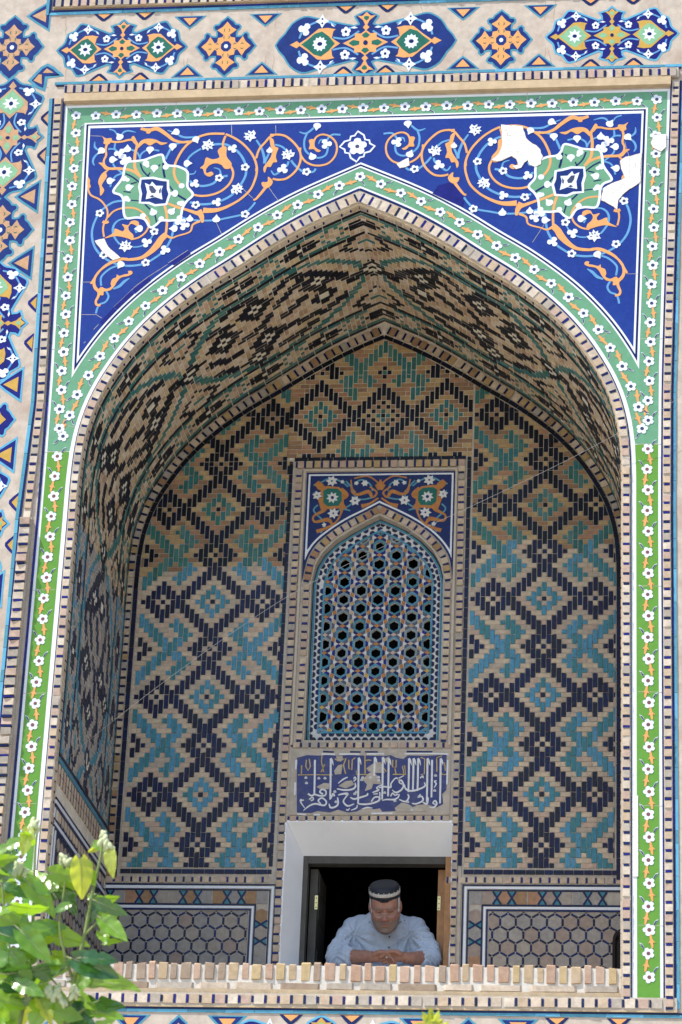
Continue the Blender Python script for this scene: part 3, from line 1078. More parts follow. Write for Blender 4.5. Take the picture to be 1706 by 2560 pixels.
# white blossoms
def b_wf(b):
    b.prism(petals(5, .024, .0165), 0, .0032, WHITEF)
    b.prism(circle(.0085, 9), -.0032, .0006, INK)


def b_lily(b):
    b.prism([(-.036, .010), (-.020, .012), (-.022, .032), (-.004, .020), (.004, .036), (.014, .018), (.030, .024), (.032, .0), (.018, -.010), (.022, -.028), (.0, -.022), (-.016, -.034), (-.020, -.014), (-.034, -.010), (-.026, .0)], 0, .0032, WHITEF)
    for a in (0.5, 1.6, 2.6, 4.0):
        c, s = math.cos(a), math.sin(a)
        b.prism([(c * x - s * y, s * x + c * y) for x, y in ((.008, -.002), (.018, -.004), (.022, 0), (.016, .004))], -.0032, .0005, INK)


def b_drop(b):
    b.prism([(0, .026), (.010, .010), (.019, .002), (.021, -.009), (.013, -.019), (0, -.022), (-.013, -.019), (-.021, -.009), (-.019, .002), (-.010, .010)], 0, .0032, WHITEF)


def b_tref(b):
    b.prism(petals(3, .027, .011, 5), 0, .0032, WHITEF)


def deco(name, key, bf, Z, lst, ang=True):
    for i, it in enumerate(lst):
        c = clampz(Z(it[0], it[1]))
        sc_ = it[2] if len(it) > 2 else 1.0
        a = it[3] if len(it) > 3 else random.uniform(0, 6.28)
        put(name, key, bf, span, c[0], c[1] - (.006 if c[1] > 3.34 else 0), -HS0, sc_, a)
        put(name, key, bf, span, -c[0], c[1] - (.006 if c[1] > 3.34 else 0), -HS0, sc_, math.pi - a if False else -a, flip=True)


deco('blossom', 'white_blossom', b_wf, ZA, [(197, 958), (237, 1367), (648, 1442), (732, 1138), (1138, 876), (1367, 612)])
deco('blossom', 'white_blossom', b_wf, ZB, [(210, 508), (210, 967), (812, 552)])
deco('lily', 'white_lily', b_lily, ZA, [(1255, 290), (450, 1282), (1540, 720)])
deco('lily', 'white_lily', b_lily, ZB, [(262, 200), (630, 385)])
deco('drop_bud', 'white_drop', b_drop, ZA, [(390, 207, 1, .6), (210, 350, 1, 2.4), (468, 325, 1, 0), (330, 433, 1, 4.7), (690, 340, 1, 3.1), (912, 308, 1, 3.1), (940, 165, 1, 2), (1060, 470, 1, 4.7), (1142, 240, .95, 3.6), (305, 640, 1, 4.9), (490, 705, 1, 5), (733, 520, 1, 3.1), (925, 765, 1, 1.6), (720, 945, 1, .4), (905, 937, 1, -.7), (1080, 1010, .9, 0), (1340, 1012, 1, 0), (920, 1108, 1, 1.6), (580, 1110, 1, 1.6), (400, 1465, 1, 2.6)])
deco('drop_bud', 'white_drop', b_drop, ZB, [(868, 400, 1, .4), (450, 340, .8, 0), (915, 110, 1, 3)])
deco('trefoil', 'white_trefoil', b_tref, ZA, [(1130, 670), (1345, 850), (655, 1245, 1.1), (835, 1320, 1.1), (1500, 325), (395, 375, 1.2), (445, 432, 1.3), (985, 1030, 1.2), (1025, 1078, 1.1)])
deco('trefoil', 'white_trefoil', b_tref, ZB, [(580, 525, 1.15), (1005, 280, 1.15)])
# star flower over the apex
ac = (-0.022, 3.203)
b_ = MB()
OUT = [(0, .092), (.032, .068), (.040, .040), (.062, .036), (.066, .016), (.088, 0)]
ring = []
for q_ in range(4):
    for i, p in enumerate(OUT[:-1]):
        a = -q_ * math.pi / 2
        x, z = p[0] * math.cos(a) - p[1] * math.sin(a), p[0] * math.sin(a) + p[1] * math.cos(a)
        ring.append((ac[0] + x, ac[1] + z))
b_.ribbon(ring, .010, -HS0, .004, WHITEF, smooth=False, closed=True)
b_.prism([(ac[0] + x, ac[1] + z) for x, z in petals(5, .052, .036)], -HS0, .0036, WHITEF)
b_.prism(circle(.011, 10, *ac), -HS0, .0044, INK)
b_.build('star_flower', span)
# joints and repairs in the blue field
jb = MB()
for Z, pts in [(ZA, [(105, 198), (220, 203)]), (ZA, [(1488, 95), (1490, 190)]), (ZB, [(78, 100), (80, 190)]), (ZB, [(510, 95), (512, 180)]), (ZB, [(1292, 460), (1296, 480)]), (ZB, [(440, 700), (480, 760), (540, 840)]), (ZB, [(190, 720), (285, 810)]),
               (ZA, [(1335, 1040), (1390, 1160)]), (ZA, [(730, 1300), (740, 1280)]), (ZC, [(60, 1085), (270, 1085), (340, 1130)]), (ZC, [(720, 770), (800, 700), (950, 590), (1200, 430)]), (ZC, [(500, 985), (720, 775)]), (ZC, [(235, 1280), (300, 1210)]), (ZC, [(1210, 410), (1465, 245)]), (ZC, [(500, 980), (545, 1010)]), (ZC, [(80, 660), (240, 660)]), (ZC, [(105, 1460), (130, 1435)])]:
    jb.ribbon([Z(*p) for p in pts], [.0022] * len(pts), -HS0, .0012, MORTAR, smooth=False)
for pts in [[(1290, 230), (1360, 470)], [(640, 380), (700, 470)], [(470, 1130), (580, 960)], [(1300, 1410), (1410, 1410)]]:
    jb.ribbon([un(1200 + a / 3.5636, 290 + b / 3.5636) for a, b in pts], [.0018] * 2, -HS0, .0010, MORTAR, smooth=False)
jb.build('tile_joint', span)
# darker strips of replaced tile along the arch on the left, one dark tile on the right
dk = MB()
for pts in [[(500, 985), (720, 775), (760, 815), (545, 1020)], [(1215, 420), (1470, 250), (1505, 290), (1290, 440)], [(320, 1180), (490, 1000), (535, 1030), (345, 1225)], [(740, 770), (960, 595), (985, 640), (780, 810)]]:
    dk.prism([ZC(*p) for p in pts], -HS0, .0014, NAVYB if len(pts) else NAVY)
dk.build('replaced_tile', span)
dk = MB()
dk.prism([un(806 + a / 1.742, b / 1.742) for a, b in [(505, 810), (560, 795), (600, 830), (622, 870), (612, 905), (480, 845)]], -HS0, .0014, NAVYB)
dk.build('replaced_tile', span)
ZR = lambda x, y: un(1200 + x / 3.5636, 290 + y / 3.5636)
LH = .0065


def ragged(pts, m, name, Z, jit=.003):
    q = [Z(*p) for p in pts]
    out = []
    for i in range(len(q)):
        a, b = q[i], q[(i + 1) % len(q)]
        n = max(1, int(math.dist(a, b) / .02))
        for k in range(n):
            t = k / n
            out.append((a[0] + (b[0] - a[0]) * t + random.uniform(-jit, jit), a[1] + (b[1] - a[1]) * t + random.uniform(-jit, jit)))
    b_ = MB()
    b_.prism(out, -HS0, LH, m)
    b_.ribbon(out, .004, -HS0, LH - .001, M('brown_edge', (0.36, 0.25, 0.16), .9, .3, 40, 0), smooth=False, closed=True)
    return b_.build(name, span)


ragged([(190, 85), (300, 90), (380, 100), (400, 160), (430, 230), (500, 270), (535, 300), (560, 365), (540, 430), (490, 462), (445, 440), (425, 400), (395, 420), (370, 460), (320, 480), (290, 455), (345, 440), (330, 385), (280, 362), (200, 400), (150, 415), (110, 400), (165, 340), (200, 270), (195, 160)], LOSS, 'bare_patch', ZR)
ragged([(1255, 410), (1300, 370), (1440, 338), (1428, 590), (1330, 660), (1285, 690), (1235, 750), (1228, 840), (1150, 785), (1085, 755), (1100, 650), (1190, 600), (1290, 560), (1262, 480)], LOSS, 'bare_patch', ZR)
ragged([(150, 1230), (240, 1205), (280, 1290), (400, 1395), (330, 1420), (262, 1365), (192, 1290)], LOSS, 'bare_patch', ZA, .0015)
ragged([(1060, 270), (1120, 235), (1215, 185), (1225, 285), (1165, 310), (1100, 320)], LOSS, 'bare_patch', lambda x, y: un(790 + x / 5.227, 360 + y / 5.227), .0015)
ragged([(960, 1560), (1020, 1400), (1250, 1390), (1250, 1640), (1150, 1720), (1000, 1650)], LOSS, 'bare_patch', lambda x, y: un(1506 + x / 7.84, 160 + y / 7.84), .002)
ck2 = MB()
CKM = M('patch_crack', (.52, .45, .37), .9, .2, 40, 0)
for pts in [[(225, 180), (300, 175), (330, 150)], [(230, 330), (300, 318), (360, 325)], [(240, 120), (250, 200)], [(400, 160), (380, 230), (430, 290), (470, 340)], [(1330, 380), (1335, 470), (1330, 560)], [(1240, 585), (1275, 600), (1310, 655)], [(1130, 720), (1180, 690), (1260, 640)], [(300, 230), (340, 260), (420, 270)], [(1380, 400), (1390, 500)]]:
    q = [ZR(a + random.uniform(-4, 4), b + random.uniform(-4, 4)) for a, b in pts]
    ck2.ribbon(q, [.0025] * len(q), -HS0, LH + .0006, CKM, smooth=False)
ck2.build('patch_crack', span)
lp = MB()
lp.prism([(1.402, -.72), (1.427, -.72), (1.427, -.33), (1.402, -.345)], 0, .012, LOSS)
lp.build('bare_patch', fac)


# ------------------------------------------------------------------ medallions on the facing
class Deco:
    def __init__(self, cx, cz, sx, sz, rot, name):
        self.c, self.sx, self.sz, self.rot = (cx, cz), sx, sz, rot
        self.root = None
        self.name = name

    def T(self, p):
        x, z = p[0] * self.sx, p[1] * self.sz
        if self.rot:
            x, z = -z, x
        return (self.c[0] + x, self.c[1] + z)

    def plate(self, name, polys, m, h, y0=0.0):
        b_ = MB()
        for q in polys:
            b_.prism([self.T(p) for p in q], y0, h, m)
        if self.root is None:
            self.root = b_.build(name, fac)
        else:
            b_.build(name, self.root)

    def strokes(self, name, lst, wd, m, h):
        b_ = MB()
        for q in lst:
            b_.ribbon([self.T(p) for p in q], wd * min(self.sx, self.sz), 0, h, m)
        b_.build(name, self.root)


def quad4(q):
    """mirror a list in the first quadrant (top to right) to a closed outline"""
    a = list(q)
    b_ = [(x, -z) for x, z in reversed(q)]
    c = [(-x, -z) for x, z in q]
    d = [(-x, z) for x, z in reversed(q)]
    full = a + b_ + c + d
    return [full[i] for i in range(len(full)) if math.dist(full[i], full[i - 1]) > 1e-6]


def sym2(pts):
    return [[(sx * x, sz * z) for x, z in pts] for sx in (1, -1) for sz in (1, -1)]


def scaled(poly, d):
    return offset_closed(poly, d)


def medallion(cx, cz, rot, kind='a', palette=0, S=1.0):
    """long medallion; local units are the pixels of the traced one"""
    if kind == 'a':
        d = Deco(cx, cz, .000492 * S, .000570 * S, rot, 'medallion')
        Q = [(0, 330), (55, 285), (150, 258), (122, 215), (150, 182), (400, 285), (490, 290), (545, 215), (620, 185), (645, 95), (672, 60), (732, 0)]
        e1 = 700
    else:
        d = Deco(cx, cz, .000655 * S, .00078 * S, rot, 'medallion')
        Q = [(0, 272), (55, 250), (108, 222), (84, 185), (100, 150), (420, 222), (500, 240), (560, 228), (635, 180), (690, 100), (768, 0)]
        e1 = 720
    Q = [Q[0]] + Q[1:]
    P_ = quad4(Q)
    P_, _ = spline(P_, 1.0, True, 2)
    d.plate('medallion', [P_], TURQ if palette != 2 else TURQB, .0025)
    d.plate('medallion_field', [scaled(P_, 20 if kind == 'a' else 14)], FIELD if palette != 2 else NAVYB, .0040)
    oc = (ORANGE, ORANGE, YELLOW, DULLO)[palette]
    gc = (DGREEN, DGREEN, PGREEN, PGREEN)[palette]
    k = 1.0 if kind == 'a' else 0.85
    kx = 1.0 if kind == 'a' else 0.95
    # stems
    d.strokes('stem', sym2([(60 * kx, 115 * k), (140 * kx, 60 * k), (200 * kx, 45 * k), (290 * kx, 60 * k)]) + sym2([(180 * kx, 110 * k), (150 * kx, 145 * k), (90 * kx, 150 * k)]) +
              sym2([(270 * kx, 180 * k), (330 * kx, 210 * k), (420 * kx, 220 * k), (500 * kx, 190 * k), (560 * kx, 140 * k), (590 * kx, 60 * k)]), 17, SKYB, .0052)
    # centre star and side palmettes
    cs = quad4([(0, 125 * k), (40, 90 * k), (92, 95 * k), (92, 55 * k), (200 * kx, 0)])
    al = [(225 * kx, 0), (300 * kx, 55 * k), (290 * kx, 120 * k), (270 * kx, 140 * k), (340 * kx, 155 * k), (420 * kx, 150 * k), (510 * kx, 70 * k), (585 * kx, 12 * k), (610 * kx, 35 * k), (672 * kx, 0)]
    alm = al + [(x, -z) for x, z in reversed(al[1:-1])]
    fl = [(0, 118 * k), (28, 150 * k), (8, 175 * k), (28, 220 * k), (78, 265 * k), (35, 262 * k), (0, 300 * k), (-35, 262 * k), (-78, 265 * k), (-28, 220 * k), (-8, 175 * k), (-28, 150 * k)]
    d.plate('arabesque', [cs, alm, [(-x, z) for x, z in alm], fl, [(x, -z) for x, z in fl]], oc, .0058)
    ia = [(272 * kx, 0), (325 * kx, 70 * k), (390 * kx, 122 * k), (455 * kx, 100 * k), (512 * kx, 46 * k), (570 * kx, 0)]
    ia = ia + [(x, -z) for x, z in reversed(ia[1:-1])]
    dr = [(0, 215 * k), (20, 235 * k), (22, 255 * k), (0, 262 * k), (-22, 255 * k), (-20, 235 * k)]
    pt = [(55 * kx, 14), (110 * kx, 30 * k), (150 * kx, 0), (110 * kx, -30 * k), (55 * kx, -14)]
    pv = [(14, 50 * k), (34, 75 * k), (0, 105 * k), (-34, 75 * k), (-14, 50 * k)]
    d.plate('green_leaf', [ia, [(-x, z) for x, z in ia], dr, [(x, -z) for x, z in dr], pt, [(-x, z) for x, z in pt], pv, [(x, -z) for x, z in pv]], gc, .0066)
    cx_ = 405 * kx
    stn = star(8, 80 * k, 48 * k) if kind == 'a' else star(11, 74 * k, 56 * k)
    d.plate('rosette', [[(x + s * cx_, z) for x, z in stn] for s in (1, -1)], WHITEF, .0074)
    d.plate('rosette_eye', [circle(26 * k, 9, s * cx_, 0, 20 * k) for s in (1, -1)] + [circle(20, 9)], NAVY, .0082)
    if kind == 'a':
        sm = [[(x + a * 26, z + b * 26) for x, z in star(4, 15, 7, .78)] for a, b in ()]
    fw, ly, tf, bd = [], [], [], []
    for s1 in (1, -1):
        for s2 in (1, -1):
            fw.append([(x + s1 * 178 * kx, z + s2 * 112 * k) for x, z in petals(5, 42, 30)])
            ly.append([(x + s1 * 392 * kx, z + s2 * 222 * k) for x, z in star(4, 58, 30)])
            tf.append([(x + s1 * 545 * kx, z + s2 * 148 * k) for x, z in petals(3, 56, 26, 5, 1.2 * s1 * s2)])
            bd.append([(s1 * x, s2 * z) for x, z in [(70, 148 * k), (100, 162 * k), (130, 152 * k), (100, 140 * k)]])
            bd.append([(s1 * x, s2 * z) for x, z in [(262, 160 * k), (285, 190 * k), (300, 205 * k), (292, 175 * k)]])
    d.plate('blossom', fw + ly + tf + bd, WHITEF, .0062)
    d.plate('blossom_eye', [circle(12, 8, s1 * 178 * kx, s2 * 112 * k) for s1 in (1, -1) for s2 in (1, -1)] + [circle(9, 6, s1 * 392 * kx, s2 * 222 * k + t) for s1 in (1, -1) for s2 in (1, -1) for t in (18, -18)], NAVY, .0069)
    return d


def cross(cx, cz, S=1.0, palette=0):
    d = Deco(cx, cz, .00041 * S, .000478 * S, 0, 'cross_medallion')
    q = [(0, 408), (50, 365), (92, 335), (118, 300), (165, 295), (192, 262), (180, 222), (148, 200), (140, 165), (142, 142)]
    Q = q + [(z, x) for x, z in reversed(q[:-1])]
    P_ = quad4(Q)
    d.plate('cross_medallion', [P_], TURQ if palette != 2 else TURQB, .0025)
    d.plate('cross_field', [scaled(P_, 22)], FIELD if palette != 2 else NAVYB, .0040)
    oc = (ORANGE, ORANGE, YELLOW, DULLO)[palette]
    arm = [(0, 325), (60, 255), (128, 215), (40, 150), (55, 120), (112, 112), (120, 55), (150, 40), (215, 128), (255, 60)]
    ak = 1.0 if palette < 2 else .88
    d.plate('arabesque', [[(x * ak, z * ak) for x, z in quad4(arm + [(325, 0)])]], oc, .0058)
    d.plate('cross_eye', [[(72 * math.cos(a * .7854 + .39), 72 * math.sin(a * .7854 + .39)) for a in range(8)]], FIELD, .0066)
    d.plate('cross_pearl', [circle(27, 10)], WHITEF, .0074)
    dr = []
    for a in range(4):
        c, s = math.cos(a * math.pi / 2), math.sin(a * math.pi / 2)
        for sg in (1, -1):
            for cc in (210, 115):
                t = [(sg * (20 + x), cc * (1.0 if palette < 2 else .86) + z) for x, z in [(0, -22), (22, -8), (20, 14), (4, 24), (12, 0)]]
                dr.append([(c * x - s * z, s * x + c * z) for x, z in t])
    d.plate('green_drop', dr, DGREEN, .0066)
    return d


def tri(cx, cz, ang, S=1.0, base=.088, ht=.080, palette=0, cut=None):
    """three sided tile with turquoise rim; ang = direction its tip points (0 = down)"""
    P_ = [(-base, ht * .42), (base, ht * .42), (base * .36, -ht * .28), (0, -ht * .62), (-base * .36, -ht * .28)]
    c, s = math.cos(ang), math.sin(ang)

    def T(q, k, dz=0):
        return [(cx + (x * k) * c - (z * k + dz) * s, cz + (x * k) * s + (z * k + dz) * c) for x, z in q]
    b_ = MB()
    b_.prism(T(P_, S), 0, .0025, TURQ if palette != 2 else TURQB)
    o_ = b_.build('corner_tile', fac)
    b_ = MB()
    b_.prism(T(P_, S * .80, .002), 0, .004, FIELD if palette != 2 else NAVYB)
    b_.build('corner_field', o_)
    b_ = MB()
    b_.prism(T([(-base * .42, ht * .2), (base * .42, ht * .2), (0, -ht * .38)], S, .004), 0, .0055, (ORANGE, ORANGE, YELLOW, DULLO)[palette])
    b_.build('corner_centre', o_)


def half_tile(cx, cz, ang, palette=0):
    P_ = [(-.055, 0), (.055, 0), (.026, -.030), (.006, -.046), (-.010, -.046), (-.030, -.028)]
    c, s = math.cos(ang), math.sin(ang)
    T = lambda q, k: [(cx + x * k * c - z * k * s, cz + x * k * s + z * k * c) for x, z in q]
    b_ = MB()
    b_.prism(T(P_, 1), 0, .0035, NAVY if palette != 2 else NAVYB)
    o_ = b_.build('edge_tile', fac)
    b_ = MB()
    b_.prism(T([(-.036, -.002), (.036, -.002), (0, -.032)], 1), 0, .005, (ORANGE, ORANGE, YELLOW, DULLO)[palette])
    b_.build('edge_centre', o_)


ZM = 3.852
medallion(-1.320, ZM, 0, 'a', 0)
medallion(-.003, 3.842, 0, 'c', 1, .97)
medallion(1.300, 3.842, 0, 'a', 2, .98)
cross(-.753, 3.846)
cross(.718, 3.832)
for cx in (-.753, .718):
    for sx in (-1, 1):
        tri(cx + sx * .205, 4.012, 0)
        tri(cx + sx * .200, 3.694, math.pi)
for cx in (-1.320, -.003, 1.30):
    for sx in (-1, 1):
        half_tile(cx + sx * .112, 4.077, 0)
        half_tile(cx + sx * .112, 3.652, math.pi)
# left upright band
XB = -1.905
medallion(-1.898, 3.315, 1, 'a', 3, 1.06)
medallion(-1.888, 2.205, 1, 'a', 2, 1.06)
medallion(-1.885, 1.08, 1, 'a', 2, 1.06)
medallion(-1.885, -.05, 1, 'a', 2, 1.06)
cross(-1.925, 3.880, 1.08, 3)
cross(-1.888, 2.755, 1.1, 3)
cross(-1.885, 1.655, 1.08, 2)
cross(-1.885, .53, 1.08, 2)
cross(-1.885, -.6, 1.08, 2)
for zc, xo, pal in ((3.315, -1.742, 3), (2.205, -1.716, 2), (1.08, -1.716, 2)):
    for s in (1, -1):
        half_tile(xo + .060, zc + s * .115, -math.pi / 2, pal)
for zc, xo, pal in ((3.88, -1.76, 3), (2.755, -1.728, 3), (1.655, -1.722, 2), (.53, -1.722, 2), (-.6, -1.72, 2)):
    for s in (1, -1):
        if zc > 3.5 and s < 0:
            continue
        tri(xo - .022, zc + s * .198, -math.pi / 2, 1.18, ht=.112, palette=pal)
ck = MB()
cp = [un(100 + a / 7.84, 160 + b / 7.84) for a, b in [(-235, 330), (20, 60), (160, -10), (290, 60), (440, 190), (480, 235), (150, 285), (135, 420), (100, 540), (-60, 480)]]
ck.prism(cp, 0, .0025, TURQ)
cko = ck.build('corner_tile', fac)
ck = MB()
ck.prism(offset_closed(cp, .016), 0, .004, FIELD)
ck.build('corner_field', cko)
ck = MB()
for q in ([(60, 180), (140, 90), (270, 175)], [(-120, 330), (-20, 210), (40, 210), (40, 400)]):
    ck.prism([un(100 + a / 7.84, 160 + b / 7.84) for a, b in q], 0, .0055, M('dull_orange_glaze', (.48, .26, .11), .35, .12, 30, .08))
ck.build('corner_centre', cko)
# right of the frame, just inside the picture edge
for zz in (1.9, .75, -.25, -1.1):
    half_tile(1.668, zz, math.pi / 2)
# band below the balcony
medallion(-.012, -1.585, 0, 'c', 2, .97)
medallion(1.20, -1.60, 0, 'a', 2, .98)
medallion(-1.28, -1.60, 0, 'a', 0, .98)
cross(-.672, -1.58, 1.0, 0)
cross(.660, -1.575, 1.0, 0)
for cx in (-.672, .660):
    for sx in (-1, 1):
        tri(cx + sx * .225, -1.424, 0, 1.05)
for cx in (-.012, 1.20):
    for sx in (-1, 1):
        half_tile(cx + sx * .14, -1.380, 0)

cj = MB()
rj = random.Random(5)
JM = M('facing_joint', (.40, .29, .22), .9, .25, 40, .2)
def crack(p, q, w_):
    n_ = 7
    pts = [(p[0] + (q[0] - p[0]) * k / n_ + rj.uniform(-.004, .004), p[1] + (q[1] - p[1]) * k / n_ + rj.uniform(-.004, .004)) for k in range(n_ + 1)]
    cj.ribbon(pts, [w_ * rj.uniform(.5, 1.3) for _ in pts], 0, .0012, JM, smooth=False)
for x in (-1.62, -.965, -.955, -.535, -.49, .30, .50, .945, .99, 1.55):
    crack((x, 3.66), (x + rj.uniform(-.03, .03), 3.78), .004)
    crack((x + rj.uniform(-.02, .02), 3.95), (x + rj.uniform(-.03, .03), 4.07), .004)
for x in (-1.18, -.2, .21, 1.12):
    crack((x, 3.66), (x - .10, 3.70), .003)
for z in (3.62, 3.02, 2.98, 2.50, 1.95, 1.42, 1.90, .82, .25, -.3):
    crack((-1.70, z), (-1.80, z + rj.uniform(-.03, .03)), .004)
for x in (-.95, -.40, .35, .93, 1.0):
    crack((x, -1.385), (x + rj.uniform(-.04, .04), -1.5), .004)
cj.build('facing_joints', fac)
MB.HK = 1.0
# =================================================================== NICHE VAULT AND SIDE WALLS
vault = thing('niche_vault', 'shaded pointed brick vault and side walls with slanting dark zigzag and diamond brickwork', 'vault', (0, .6, -1.3))
VZ = -1.36
vm = MB()
for sx in (-1, 1):
    prof = [off_point(s, -.004) for s in [i * .05 for i in range(int(S_END / .05))]] + [off_point(S_END - .001, -.004)]
    prof[0] = (0.0, prof[0][1] - .002)
    ys = [.004, D + .02]
    vs = []
    for p in prof:
        for y in ys:
            vs.append((sx * p[0], y, p[1]))
    vm.add(vs, [(i * 2, i * 2 + 1, i * 2 + 3, i * 2 + 2) for i in range(len(prof) - 1)], MORTARD)
vm.build('mortar_lining', vault)
CE = .0272
VC = 46
VY0 = .045
VCW = (D - .012 - VY0) / VC
navy_c = [NAVYT, NAVYS]


VP = 42
VNAV = [[(13.1, 20.2), (11.9, 17.9), (10.8, 16.0), (12.8, 14.0), (14.0, 11.5)], [(18.1, 20.5), (16.6, 17.6), (14.9, 15.0), (16.5, 13.0)],
        [(23.5, 19.5), (22.5, 16.8), (21.5, 14.5)], [(27.9, 20.5), (29.0, 16.9), (29.5, 13.6), (30.4, 10.6), (27.9, 5.9)],
        [(11.1, 31.7), (10.6, 28.0), (11.0, 24.5)], [(15.0, 37.9), (14.5, 34.4), (16.0, 30.5)], [(24.8, 36.9), (27.3, 33.5), (27.8, 30.6)], [(30.3, 37.0), (31.5, 34.0), (33.0, 32.0)],
        [(23.8, 28.9), (22.8, 25.7), (20.7, 22.3)], [(33.5, 21.0), (34.0, 17.0), (32.5, 13.5)], [(18.0, 8.5), (20.5, 6.0), (23.5, 4.0)]]
VTUR = [[(22.5, .5), (17.5, 3.0), (12.7, 7.9), (10.4, 12.0), (8.9, 17.4), (8.6, 22.0), (8.8, 28.2), (9.9, 32.7), (12.6, 35.7), (16.9, 40.0), (21.5, 42.0)],
        [(22.5, .5), (27.0, 3.2), (31.0, 6.5), (34.0, 10.4), (36.4, 15.4), (36.8, 21.9), (36.0, 28.0), (34.2, 33.2), (31.0, 37.4), (27.0, 40.5), (23.0, 42.0)]]
VDIA = [(18.0, 11.0, 3.6), (28.0, 24.0, 4.1), (20.0, 33.0, 4.1), (15.0, 25.0, 3.9), (33.0, 27.0, 3.0), (22.0, 0.0, 3.2), (24.5, 10.5, 3.0)]


def segd(p, line, kr):
    best = 9e9
    for i in range(1, len(line)):
        ax, ay = line[i - 1][0], line[i - 1][1] * kr
        bx, by = line[i][0], line[i][1] * kr
        px, py = p[0], p[1] * kr
        L2 = (bx - ax) ** 2 + (by - ay) ** 2 or 1e-9
        t = max(0, min(1, ((px - ax) * (bx - ax) + (py - ay) * (by - ay)) / L2))
        best = min(best, math.hypot(px - ax - t * (bx - ax), py - ay - t * (by - ay)))
    return best


VCACHE = {}


def vkind(c, r):
    """pattern on the vault, c from front to back, r rows down from the crown"""
    per, rr = divmod(r, VP)
    key = (c, rr, per % 2)
    if key not in VCACHE:
        VCACHE[key] = vcell(c if per % 2 == 0 else VC - 1 - c, rr, c)
    return VCACHE[key]


def vcell(c, rr, creal):
    cc = creal if creal <= VC // 2 else VC - 1 - creal
    if cc == 0:
        return 'N'
    if cc == 1:
        return 'T'
    if cc <= 6:
        q = (rr + 1) % 14
        m = min(q, 14 - q)
        e = abs(cc - 4)
        if e + m < 1:
            return 'C'
        if e + m * .8 < 2.7:
            return 'N'
        if 3 <= m <= 4:
            return 'N' if (e == 1 and m == 3) or (e == 0 and m == 4) else 'B'
        if e + (7 - m) * .6 > 2.0 and e >= 1:
            return 'T' if e + (7 - m) * .6 < 3.1 else 'B'
        return 'B'
    if cc == 7:
        return 'T' if rr % 14 > 2 else 'B'
    if cc == 8:
        return 'N'
    for dc, dr, rad in VDIA:
        for off in (0, VP):
            dm = abs(c - dc) + abs(rr - dr - off) * .92
            if dm < 1.5:
                return 'N' if dm < .3 else 'C'
            if dm < rad + .5:
                return 'N'
    for l in VTUR:
        if segd((c, rr), l, .8) < .72:
            return 'T'
    for l in VNAV:
        if segd((c, rr), l, .85) < 1.05:
            return 'N'
    dm = abs(cc - 11) + abs(rr - (0 if rr < 21 else VP)) * .8
    if 3.0 < dm < 4.6 and cc < 17:
        return 'N'
    if dm < .9:
        return 'T'
    return 'B'


def surf(sx, s, y, h):
    p = off_point(s, -h)
    return (sx * p[0], y, p[1])


vit = {'navy_brick': [], 'turquoise_brick': [], 'buff_brick': []}
ROWS = int((S_END - .02) / CE)
ZDADO = -.10
for sx in (-1, 1):
    rng = random.Random(3 if sx < 0 else 4)
    vdone = set()
    for c in range(VC):
        r = 0
        while r < ROWS:
            k = vkind(c, r)
            z = off_point(min(r * CE, S_END), 0)[1]
            if z < ZDADO:
                break
            n = 1
            mx_ = 3 if k in 'NT' else (2 if k == 'C' else 1)
            if (c, r) in vdone:
                r += 1
                continue
            if k in 'NT' and c in (0, 1, 8, VC - 1, VC - 2, VC - 9):
                mx_ = 4
            wide = 1
            if k == 'B' and c + 1 < VC and vkind(c + 1, r) == 'B' and (c + 1, r) not in vdone and rng.random() < .85:
                wide = 2
                vdone.add((c + 1, r))
            while n < mx_ and vkind(c, r + n) == k and r + n < ROWS:
                n += 1
            s0, s1 = r * CE + .0012, min((r + n) * CE - .0012, S_END - .005)
            y0, y1 = VY0 + c * VCW + .0012, VY0 + (c + wide) * VCW - .0012
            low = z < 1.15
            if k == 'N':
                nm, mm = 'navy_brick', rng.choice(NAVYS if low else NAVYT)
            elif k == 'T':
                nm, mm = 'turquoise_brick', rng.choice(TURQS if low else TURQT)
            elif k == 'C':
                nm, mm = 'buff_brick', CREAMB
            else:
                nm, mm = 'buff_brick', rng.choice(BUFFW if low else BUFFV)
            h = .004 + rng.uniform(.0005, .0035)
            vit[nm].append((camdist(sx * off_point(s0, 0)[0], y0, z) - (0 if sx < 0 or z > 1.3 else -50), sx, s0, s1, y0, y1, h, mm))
            r += n


def vbrick(mb, it, org=(0, 0, 0)):
    _, sx, s0, s1, y0, y1, h, mm = it
    e = .0015
    fr = [surf(sx, s0 + e, y0 + e, h), surf(sx, s0 + e, y1 - e, h), surf(sx, s1 - e, y1 - e, h), surf(sx, s1 - e, y0 + e, h)]
    bk = [surf(sx, s0, y0, .003), surf(sx, s0, y1, .003), surf(sx, s1, y1, .003), surf(sx, s1, y0, .003)]
    q = fr + bk
    if sx > 0:
        q = [q[0], q[3], q[2], q[1], q[4], q[7], q[6], q[5]]
    mb.hexa([tuple(a - b for a, b in zip(p, org)) for p in q], mm)


for nm, lst in vit.items():
    lst.sort(key=lambda t: t[0])
    for it in lst[:300]:
        b_ = MB()
        vbrick(b_, it)
        b_.build(nm, vault)
    b_ = MB()
    for it in lst[300:]:
        vbrick(b_, it)
    b_.build(nm + '_field', vault, 'stuff')

